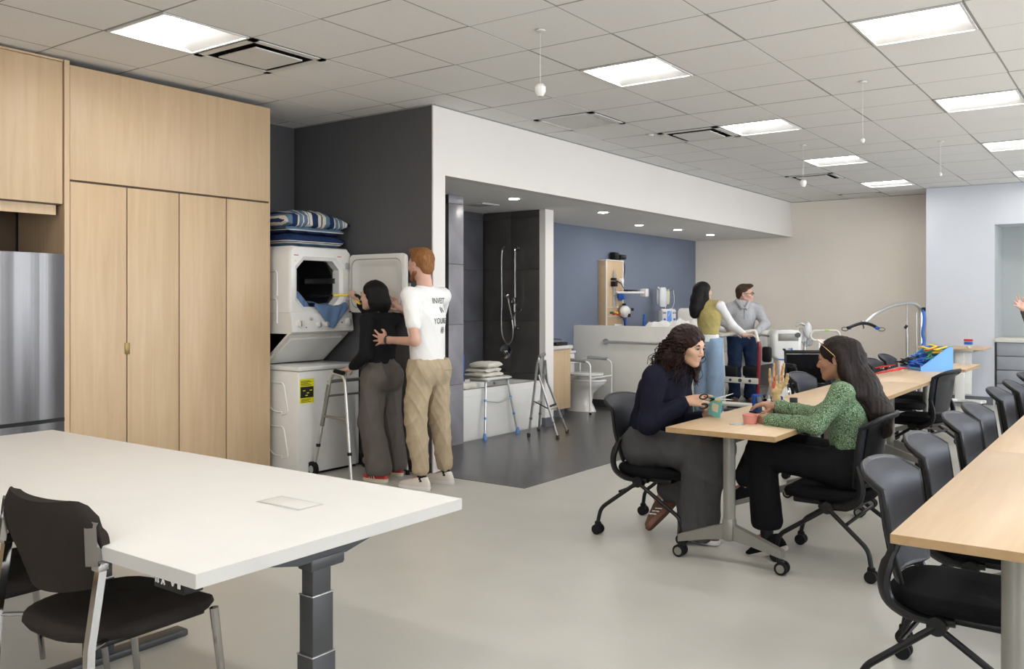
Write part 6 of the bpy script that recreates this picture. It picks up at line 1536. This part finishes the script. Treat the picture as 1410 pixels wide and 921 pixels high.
tr.half(V(-2.2, 5, .03), V(0, 0, -1)); tr.half(V(-2.57, 5, .615), V(0, 0, 1)) if False else None
tr.build('trousers', 'charcoal', P3, disp=folds(47, .026, 10, (1, 1, .35)))
shoe(P3, J['anR'] + V(.0, 0, 0), J['toeR'], mat('brown_sneaker', (.10, .045, .025), .6), 'offwhite', .25, .044, stripe='offwhite')
shoe(P3, V(-2.50, 5.02, .175), V(-2.44, 4.96, .05), mat('brown_sneaker_b', (.10, .045, .025), .6), mat('gum_sole', (.16, .06, .03), .6), .25, .044, stripe='offwhite', up=(-.82, .05, .57))
o = MB(); o.cyl(inv @ V(-2.50, 5.03, .17), inv @ V(-2.43, 5.07, .30), .034, 14); o.build('sock', 'linen', P3)
# scissors and card
a = W(972, 551, Y=4.92); t = thing('scissors', 'black-handled scissors in the hand of the curly-haired person', 'scissors', a)
dv = (W(1010, 546, Y=4.98) - a)
for q, up_ in ((1, .35), (-1, -.02)):
    b = dv + V(0, 0, .018 * q)
    o = MB(); o.tube([dv * .32, dv * .5 + V(0, 0, .004 * q), b], [.007, .008, .001], 4, flat=.3); o.build('blade', 'satin', t)
    o = MB(); c_ = -dv * .10 + V(0, 0, -.028 * q - .005); 
    o.tube([dv * .32, dv * .15 + V(0, 0, -.008 * q)], .005, 6); e1, e2 = dv.normalized(), V(0, 0, 1)
    o.tube([c_ + e1 * .024 * math.cos(k) + e2 * .014 * math.sin(k) + dv * .02 for k in [2 * PI * i / 16 for i in range(16)]], .0045, 6, closed=True); o.build('handle', 'black', t)
a = W(985, 560, Y=4.99); t = thing('card_sheet', 'teal and cream printed card in the left hand of the curly-haired person', 'card', a)
mm = T(rx=.15, ry=.25, rz=-.2)
MB().box((0, 0, 0), (.085, .002, .125), mm).build('card', 'teal', t); MB().box((0, -.0015, -.005), (.045, .001, .05), mm).build('printed_figure', mat('cream_print', (.70, .62, .45), .6), t); MB().box((.01, -.0015, .045), (.04, .001, .012), mm).build('printed_band', 'yellow', t)

# ================================================================== PERSON 4: woman in green blouse (facing -X)
J = jn(pel=V(-1.34, 5.02, .535), chest=V(-1.345, 5.02, .84), neck=V(-1.36, 5.02, 1.00), shL=V(-1.345, 4.87, .945), shR=V(-1.365, 5.18, .945),
       elL=W(1124, 586, Y=4.79), wrL=W(1056, 579, Y=4.87), elR=W(1128, 572, Y=5.26), wrR=W(1068, 559, Y=5.20),
       hipL=V(-1.36, 4.93, .525), hipR=V(-1.36, 5.13, .53), knL=V(-1.80, 4.90, .575), knR=V(-1.82, 5.00, .655), anL=V(-1.765, 4.90, .10), anR=V(-1.87, 4.88, .38), toeL=V(-1.92, 4.88, .05), toeR=V(-2.05, 4.90, .30))
P4 = root('long-haired person in a patterned green blouse and black trousers at the near wood table', J)
H4 = Head((-1.41, 5.02, 1.11), (-1, -.05, -.10), (-.10, 0, 1), .98)
B = SDF(.004); body(B, J, .90); H4.shape(B, J['neck'], .046, female=True)
hand(B, J['wrL'], W(1040, 580, Y=4.93) - J['wrL'], V(0, .6, -.4), V(-.2, .4, 1), curl=(1.0, 1.1, 1.2, 1.3), thumb=.7, s=.92, closeT=.2)
hand(B, J['wrR'], W(1044, 556, Y=5.15) - J['wrR'], V(0, -.3, -1), V(-.3, -1, .0), curl=(.9, 1.0, 1.1, 1.2), thumb=.5, s=.92, closeT=.2)
B.build('body', 'skin_c', P4); H4.extras(P4, 'skin_c', brow='hair_k', brow_t=.004, lip=(.30, .08, .07))
P = H4.P; R = H4.R; inv = P4.matrix_basis.inverted()
hb = SDF(.0045)
hb.ell(P(0, -.016, .038), (.083, .109, .094), R, .01)
hb.chain([P(0, -.09, .045), P(0, -.125, .01)], [.055, .032], .03)
hb.chain([P(0, -.07, -.02), P(0, -.115, -.16), P(0.0, -.175, -.30), P(0, -.205, -.40)], [.070, .088, .082, .045], .04)
for a in (-1, 1): hb.chain([P(a * .068, -.03, .03), P(a * .072, -.055, -.07), P(a * .075, -.10, -.2)], [.026, .035, .045], .03)
hb.ell(P(0, .112, -.032), (.068, .082, .096), R, .012, True); 
for a in (-1, 1): hb.ell(P(a * .082, -.004, -.012), (.018, .020, .034), R, .006, True)
hb.build('hair', 'hair_b', P4, disp=folds(18, .0045, 60, (1, 1, .08)))
o = MB()
def lf(i, r):
    a = r.uniform(-1.7, 1.7); x_, y_ = math.sin(a), -math.cos(a); e_ = r.uniform(-.42, -.33); w_ = r.uniform(-.02, .02)
    return [P(.075 * x_, -.02 + .095 * y_, .06), P(.082 * x_, -.03 + .10 * y_, -.03), P(.088 * x_ + w_, -.09 + .085 * y_, -.17), P(.084 * x_ + w_, -.155 + .07 * y_, -.30), P(.062 * x_ + w_ * 1.3, -.20 + .05 * y_, e_)]
strands(o, H4, 190, lf, .0030, 16, 5); o.v = [tuple(inv @ Vector(q)) for q in o.v]; o.build('loose_locks', 'hair_b', P4, ang=180)
o = MB(); MM = inv @ Matrix.Translation(H4.c) @ H4.R.to_4x4()
for a in (-1, 1):
    o.tube([MM @ V(a * .02, -.118, .055), MM @ V(a * .045, -.120, .015), MM @ V(a * .04, -.135, -.03), MM @ V(a * .015, -.14, -.05)], [.007, .009, .007, .004], 6)
o.box((0, 0, 0), (.05, .02, .03), MM @ Matrix.Translation((0, -.13, .02)), r=.008); o.build('hair_clip', 'black', P4)
t = thing('glasses', 'pink-tinted glasses with thin gold arms pushed up on the dark hair', 'glasses', H4.c); R4 = H4.R.to_4x4()
o = MB()
for a in (-1, 1): o.tube(smooth_path([R4 @ V(a * .068, .062, .092), R4 @ V(a * .088, .03, .065), R4 @ V(a * .090, -.02, .01), R4 @ V(a * .086, -.035, -.025)]), .0018, 6)
o.build('arm', mat('gold_wire', (.75, .55, .28), .25, 1.), t)
for a in (-1, 1):
    o = MB(); o.ell((0, 0, 0), (.030, .006, .024), R4 @ Matrix.Translation((a * .034, .072, .107)) @ Euler((-.9, 0, 0)).to_matrix().to_4x4()); o.build('lens', mat('pink_lens', (.72, .50, .48), .12, amp=.02), t)
o = MB(); o.lathe([(.001, 0), (.006, 0), (.006, .004), (.001, .005)], (0, 0, 0), 10, MM @ Matrix.Translation((-.083, -.006, -.036)) @ Euler((0, -PI / 2, 0)).to_matrix().to_4x4()); o.tube([MM @ V(-.082 , -.006 + .008 * math.cos(q), -.045 + .008 * math.sin(q)) for q in [2 * PI * k / 12 for k in range(12)]], .0015, 5, closed=True)
o.v = o.v; o.build('earring', 'brass', P4)
M['greenp'] = mat('green_patterned_blouse', (.09, .15, .09), .85)
nt = M['greenp'].node_tree; b_ = nt.nodes['Principled BSDF']; vo = nt.nodes.new('ShaderNodeTexVoronoi'); vo.feature = 'F1'; vo.inputs['Scale'].default_value = 78
tc = [n for n in nt.nodes if n.type == 'TEX_COORD'][0]; nt.links.new(tc.outputs['Object'], vo.inputs['Vector']); r = nt.nodes.new('ShaderNodeValToRGB'); r.color_ramp.interpolation = 'CONSTANT'
el = r.color_ramp.elements; el.new(.5); el.new(.7)
for e, (p_, c_) in zip(el, ((0, (.03, .065, .035)), (.26, (.32, .40, .27)), (.40, (.055, .11, .055)), (.66, (.20, .28, .17)))): e.position = p_; e.color = (*c_, 1)
nt.links.new(vo.outputs['Distance'], r.inputs['Fac']); nt.links.new(r.outputs[0], b_.inputs['Base Color'])
sw = sweater(P4, J, 'greenp', .95, (.052, .048, .040), V(-1.335, 5.02, .58), None, flat=.80, neckcut=.050, wr_stop=.02)
sw.half(V(-1.33, 5.02, .535), V(0, 0, -1)); sw.build('blouse', 'greenp', P4, disp=folds(51, .013, 15, (1, 1, .8)))
M['blackcot'] = mat('black_trouser_cloth', (.008, .008, .009), .9, bump=.2, bs=200)
tr = SDF(.006); tr.cone(V(-1.33, 4.95, .53), V(-1.33, 5.10, .53), .12, None, .04); tr.cone(V(-1.33, 5.02, .59), V(-1.33, 5.02, .53), .125, .12, .03)
tr.cone(J['hipL'], J['knL'], .098, .080, .04); tr.cone(J['knL'], V(-1.765, 4.90, .20), .082, .088, .03)
tr.cone(J['hipR'], J['knR'] + V(0, 0, -.02), .10, .072, .04); tr.cone(J['knR'] + V(.0, 0, -.02), V(-1.875, 4.895, .435), .075, .070, .02)
tr.half(V(-1.8, 4.9, .155), V(0, 0, -1)); tr.build('trousers', 'blackcot', P4, disp=folds(57, .008, 12, (1, 1, .4)))
shoe(P4, J['anL'] + V(.02, 0, .0), J['toeL'], 'blackfab', mat('grey_sole', (.42, .38, .34), .6), .25, .045, up=(-.35, 0, .94))
shoe(P4, J['anR'], J['toeR'], 'blackfab', 'tbl_grey', .25, .043, up=(-.35, .0, .94))
for s_, h_ in (('L', .12), ('R', .10)): MB().cyl(inv @ J['an' + s_], inv @ (J['an' + s_] + V(0, 0, h_)), .036, 14).build('sock', 'black', P4)

# ================================================================== PERSON 5: woman in yellow vest (back to the viewer)
cr, cf = V(math.cos(YAW), math.sin(YAW), 0), V(-math.sin(YAW), math.cos(YAW), 0)
fw = (cr * .72 + cf * .69).normalized(); sd = fw.cross(V(0, 0, 1)).normalized()     # sd = her right
c0 = W(976, 540, d=11.15); c0.z = 0
A = lambda f, s_, z: c0 + fw * f + sd * s_ + V(0, 0, z)
J = jn(pel=A(0, 0, .94), chest=A(.0, 0, 1.25), neck=A(0, 0, 1.44), shL=A(0, -.165, 1.375), shR=A(0, .165, 1.375), elL=A(.22, -.22, 1.14), wrL=W(1010, 459, d=11.3), elR=A(.16, .24, 1.13), wrR=W(1026, 461, d=10.95),
       hipL=A(0, -.09, .92), hipR=A(0, .09, .92), knL=A(.03, -.10, .50), knR=A(0.0, .10, .50), anL=A(.02, -.11, .09), anR=A(-.03, .11, .09), toeL=A(.18, -.12, .05), toeR=A(.13, .12, .05))
P5 = root('black-haired person in a mustard vest and pale jeans seen from behind', J)
H5 = Head(W(969, 402, d=11.2), cr * .93 + cf * .37, (0, 0, 1), 1.02); J['neck'].xy = (H5.c - fw * .02).xy; 
B = SDF(.0055); body(B, J, .92); H5.shape(B, J['neck'], .047, female=True)
hand(B, J['wrL'], cr * .9 + V(0, 0, -.1), V(0, 0, -1), -cf * 1., curl=(.8, .9, 1, 1), thumb=.4, s=.95); hand(B, J['wrR'], cr * .95 + cf * .1 + V(0, 0, -.05), V(0, 0, -1), cf, curl=(.8, .9, 1, 1), thumb=.4, s=.95)
B.build('body', 'skin_d', P5); H5.extras(P5, 'skin_d', lashes=False); P = H5.P; R = H5.R; inv = P5.matrix_basis.inverted()
hb = SDF(.005); hb.ell(P(0, -.018, .040), (.086, .106, .094), R, .01); hb.chain([P(0, -.065, .02), P(0, -.09, -.10), P(0, -.115, -.21), P(0, -.13, -.27)], [.08, .083, .075, .06], .04)
for a in (-1, 1): hb.chain([P(a * .07, -.01, .03), P(a * .078, -.02, -.08), P(a * .072, -.06, -.20)], [.030, .034, .030], .03)
hb.ell(P(0, .108, -.02), (.066, .072, .10), R, .012, True); hb.build('hair', 'hair_k', P5, disp=folds(28, .004, 55, (1, 1, .08)))
sl = SDF(.006)
for s_ in 'LR':
    we = J['wr' + s_] + (J['el' + s_] - J['wr' + s_]).normalized() * .03; sl.cone(J['sh' + s_], J['el' + s_], .052, .050, .03); sl.cone(J['el' + s_], we, .050, .032, .02); sl.cone(J['chest'] + V(0, 0, .1), J['sh' + s_], .07, .055, .04)
sv = sd; sl.cone(J['pel'] - V(0, 0, .01), J['pel'] + V(0, 0, .1), .150, .125, .03, sq(sv, V(0, 0, 1), .74)); sl.half(J['pel'] - V(0, 0, .015), V(0, 0, -1)); sl.build('shirt', 'linen', P5, disp=folds(61, .007, 13))
M['mustard'] = mat('mustard_knit', (.47, .385, .15), .9, ns=20, amp=.08, bump=.4, bs=250)
vs = SDF(.0055); vs.cone(J['pel'] + V(0, 0, .11), J['chest'], .135, .155, .04, sq(sv, V(0, 0, 1), .76)); vs.cone(J['chest'], J['neck'] - V(0, 0, .06), .155, .09, .04, sq(sv, V(0, 0, 1), .74))
for s_ in 'LR': vs.cone(J['neck'] - V(0, 0, .06), J['sh' + s_] - (J['sh' + s_] - J['neck']) * .12, .07, .062, .04)
vs.half(J['pel'] + V(0, 0, .075), V(0, 0, -1)); vs.cone(J['neck'], J['neck'] + V(0, 0, .1), .055, .06, .004, None, True); vs.build('vest', 'mustard', P5, disp=folds(63, .008, 12, (1, 1, .8)))
M['jean'] = mat('pale_denim', (.27, .37, .50), .85, ns=6, amp=.10, bump=.3, bs=250)
tr = trousers(P5, J, 'jean', (.10, .10, .10, .02), None, J['pel'] + V(0, 0, .05), .92); tr.half(J['pel'] + V(0, 0, .035), V(0, 0, 1)); tr.build('jeans', 'jean', P5, disp=folds(67, .02, 11, (1, 1, .3)))
for s_ in 'LR': shoe(P5, J['an' + s_], J['toe' + s_], 'linen', 'offwhite', .25, .044)

# ================================================================== PERSON 6: man in grey fleece on the standing frame (front to the viewer)
fw = (-cf * .96 - cr * .10).normalized(); sd = fw.cross(V(0, 0, 1)).normalized()
c0 = W(1022, 540, d=11.55); c0.z = 0
J = jn(pel=A(0, 0, 1.00), chest=A(.03, 0, 1.26), neck=A(.03, 0, 1.45), shL=A(.03, -.185, 1.33), shR=A(.03, .185, 1.33), elL=A(.12, -.27, 1.14), wrL=A(.33, -.12, 1.035), elR=A(.10, .27, 1.14), wrR=A(.34, .16, 1.03),
       hipL=A(0, -.10, .97), hipR=A(0, .10, .97), knL=A(.10, -.11, .60), knR=A(.10, .11, .60), anL=A(-.02, -.10, .19), anR=A(-.02, .10, .19), toeL=A(.18, -.13, .13), toeR=A(.18, .12, .13))
P6 = root('bespectacled person in a pale grey fleece held upright in the standing frame', J)
H6 = Head(W(1026, 405, d=11.5), cr * .90 - cf * .42, (0, 0, 1), 1.04)
B = SDF(.0055); body(B, J, 1.0); H6.shape(B, J['neck'], .056)
hand(B, J['wrL'], -cf * .5 - cr * .9, V(0, 0, -1), -cf, curl=(.9, 1, 1, 1), thumb=.4); hand(B, J['wrR'], -cf * .5 - cr * .9 , V(0, 0, -1), cf, curl=(.9, 1, 1, 1), thumb=.4)
B.build('body', 'skin_a', P6); H6.extras(P6, 'skin_a', brow='hair_m', lashes=False); P = H6.P; R = H6.R; inv = P6.matrix_basis.inverted()
hb = SDF(.005); hb.ell(P(0, -.020, .042), Vector((.079, .100, .090)) * 1.04, R, .01); hb.ell(P(0, .05, .105), Vector((.055, .05, .025)) * 1.04, R, .02); hb.ell(P(0, -.07, -.02), Vector((.058, .04, .05)) * 1.04, R, .02)
hb.ell(P(0, .10, -.002), Vector((.078, .062, .082)) * 1.04, R, .01, True); hb.ell(P(0, .03, -.095), Vector((.12, .10, .075)) * 1.04, R, .008, True)
for a in (-1, 1): hb.ell(P(a * .085, .0, -.012), (.018, .026, .036), R, .004, True)
hb.build('hair', 'hair_m', P6, disp=folds(33, .004, 60))
o = MB(); MM = inv @ Matrix.Translation(H6.c) @ R.to_4x4() @ Matrix.Scale(1.04, 4)
for a in (-1, 1):
    o.tube([MM @ V(a * .033 + .026 * math.cos(q), .101 - .003 * abs(math.cos(q)), .002 + .019 * math.sin(q)) for q in [2 * PI * k / 16 for k in range(16)]], .0028, 5, closed=True); o.tube([MM @ V(a * .058, .098, .006), MM @ V(a * .077, .05, .008), MM @ V(a * .080, -.005, .004)], .003, 5)
o.tube([MM @ V(-.008, .104, .006), MM @ V(.008, .104, .006)], .0028, 5); o.build('spectacles', 'black', P6)
M['fleece'] = mat('pale_grey_fleece', (.40, .40, .415), .95, ns=60, amp=.08, bump=.5, bs=200)
sw = sweater(P6, J, 'fleece', 1.08, (.066, .060, .045), A(0, 0, .96), None, neckcut=.06, wr_stop=.03); sw.half(A(0, 0, .93), V(0, 0, -1)); sw.cone(A(.16, 0, 1.46), A(.17, 0, 1.33), .05, .012, .006, None, True); sw.build('fleece', 'fleece', P6, disp=folds(71, .009, 12))
o = SDF(.005); sv = sd; o.cone(A(.05, 0, 1.28), A(.045, 0, 1.375), .11, .070, .02, sq(sv, V(0, 0, 1), .80)); o.build('undershirt', 'blackknit', P6)
o = MB(); o.tube([inv @ q for q in smooth_path([A(.155, -.02, 1.335), A(.125, -.060, 1.40), A(.05, -.085, 1.445), A(-.035, 0, 1.475), A(.05, .085, 1.445), A(.125, .060, 1.40), A(.155, .02, 1.335)], 5)], .026, 8, flat=.6)
o.build('collar', 'fleece', P6, ang=80); o = MB(); o.tube([inv @ A(.158, 0, 1.33), inv @ A(.150, 0, 1.20)], .003, 5); o.build('zip', 'dkgrey', P6)
M['navyjean'] = mat('dark_navy_denim', (.014, .026, .058), .85, ns=8, amp=.15, bump=.3, bs=250)
tr = trousers(P6, J, 'navyjean', (.102, .082, .075, .02), None, A(0, 0, 1.02), 1.); tr.half(A(0, 0, .975), V(0, 0, 1)); tr.build('jeans', 'navyjean', P6, disp=folds(77, .018, 12, (1, 1, .5)))
for s_ in 'LR': shoe(P6, J['an' + s_], J['toe' + s_], mat('brown_leather', (.10, .055, .030), .5), 'dkgrey', .28, .052)

# ================================================================== PERSON 7: only a raised hand is in view at the right edge
c0 = W(1470, 560, d=10.2); c0.z = 0; fw = (-cr * .9 - cf * .2).normalized(); sd = fw.cross(V(0, 0, 1)).normalized()
J = jn(pel=A(0, 0, .95), chest=A(0, 0, 1.28), neck=A(0, 0, 1.48), shL=A(0, -.18, 1.40), shR=A(0, .18, 1.40), elL=W(1424, 462, d=9.95), wrL=W(1408, 424, d=9.85), elR=A(.03, .24, 1.10), wrR=A(.15, .22, .88),
       hipL=A(0, -.09, .93), hipR=A(0, .09, .93), knL=A(.02, -.10, .50), knR=A(.02, .10, .50), anL=A(0, -.1, .09), anR=A(0, .1, .09), toeL=A(.17, -.1, .05), toeR=A(.17, .1, .05))
P7 = root('person outside the right edge with one raised open hand in view', J); H7 = Head(A(.02, 0, 1.62), fw)
B = SDF(.006); B.vox = .0055; body(B, J, .95); H7.shape(B, J['neck'], .05)
hand(B, J['wrL'], W(1397, 412, d=9.8) - J['wrL'], -cf + V(0, 0, .6), cr * .6 + V(0, 0, 1), curl=(.15, .2, .3, .4), thumb=.0, s=1.05, spread=.6); hand(B, J['wrR'], V(0, 0, -1) + fw * .2, -sd, fw, curl=(.5,) * 4)
B.build('body', 'skin_a', P7); H7.extras(P7, 'skin_a', lashes=False)
hb = SDF(.006); hb.ell(H7.P(0, -.020, .042), (.082, .104, .092), H7.R, .01); hb.ell(H7.P(0, .10, -.01), (.07, .065, .09), H7.R, .01, True); hb.build('hair', 'hair_m', P7)
M['olive'] = mat('olive_grey_knit', (.10, .10, .085), .9, bump=.3, bs=200)
sw = sweater(P7, J, 'olive', 1.05, (.062, .054, .036), A(0, 0, .95), None, neckcut=.055, wr_stop=.05); sw.half(A(0, 0, .92), V(0, 0, -1)); sw.build('sweater', 'olive', P7, disp=folds(81, .008, 12))
tr = trousers(P7, J, 'navyjean', (.098, .08, .07, .02), None, A(0, 0, 1.0)); tr.half(A(0, 0, .99), V(0, 0, 1)); tr.build('trousers', 'navyjean', P7)
for s_ in 'LR': shoe(P7, J['an' + s_], J['toe' + s_], 'blackfab', 'offwhite', .26, .046)
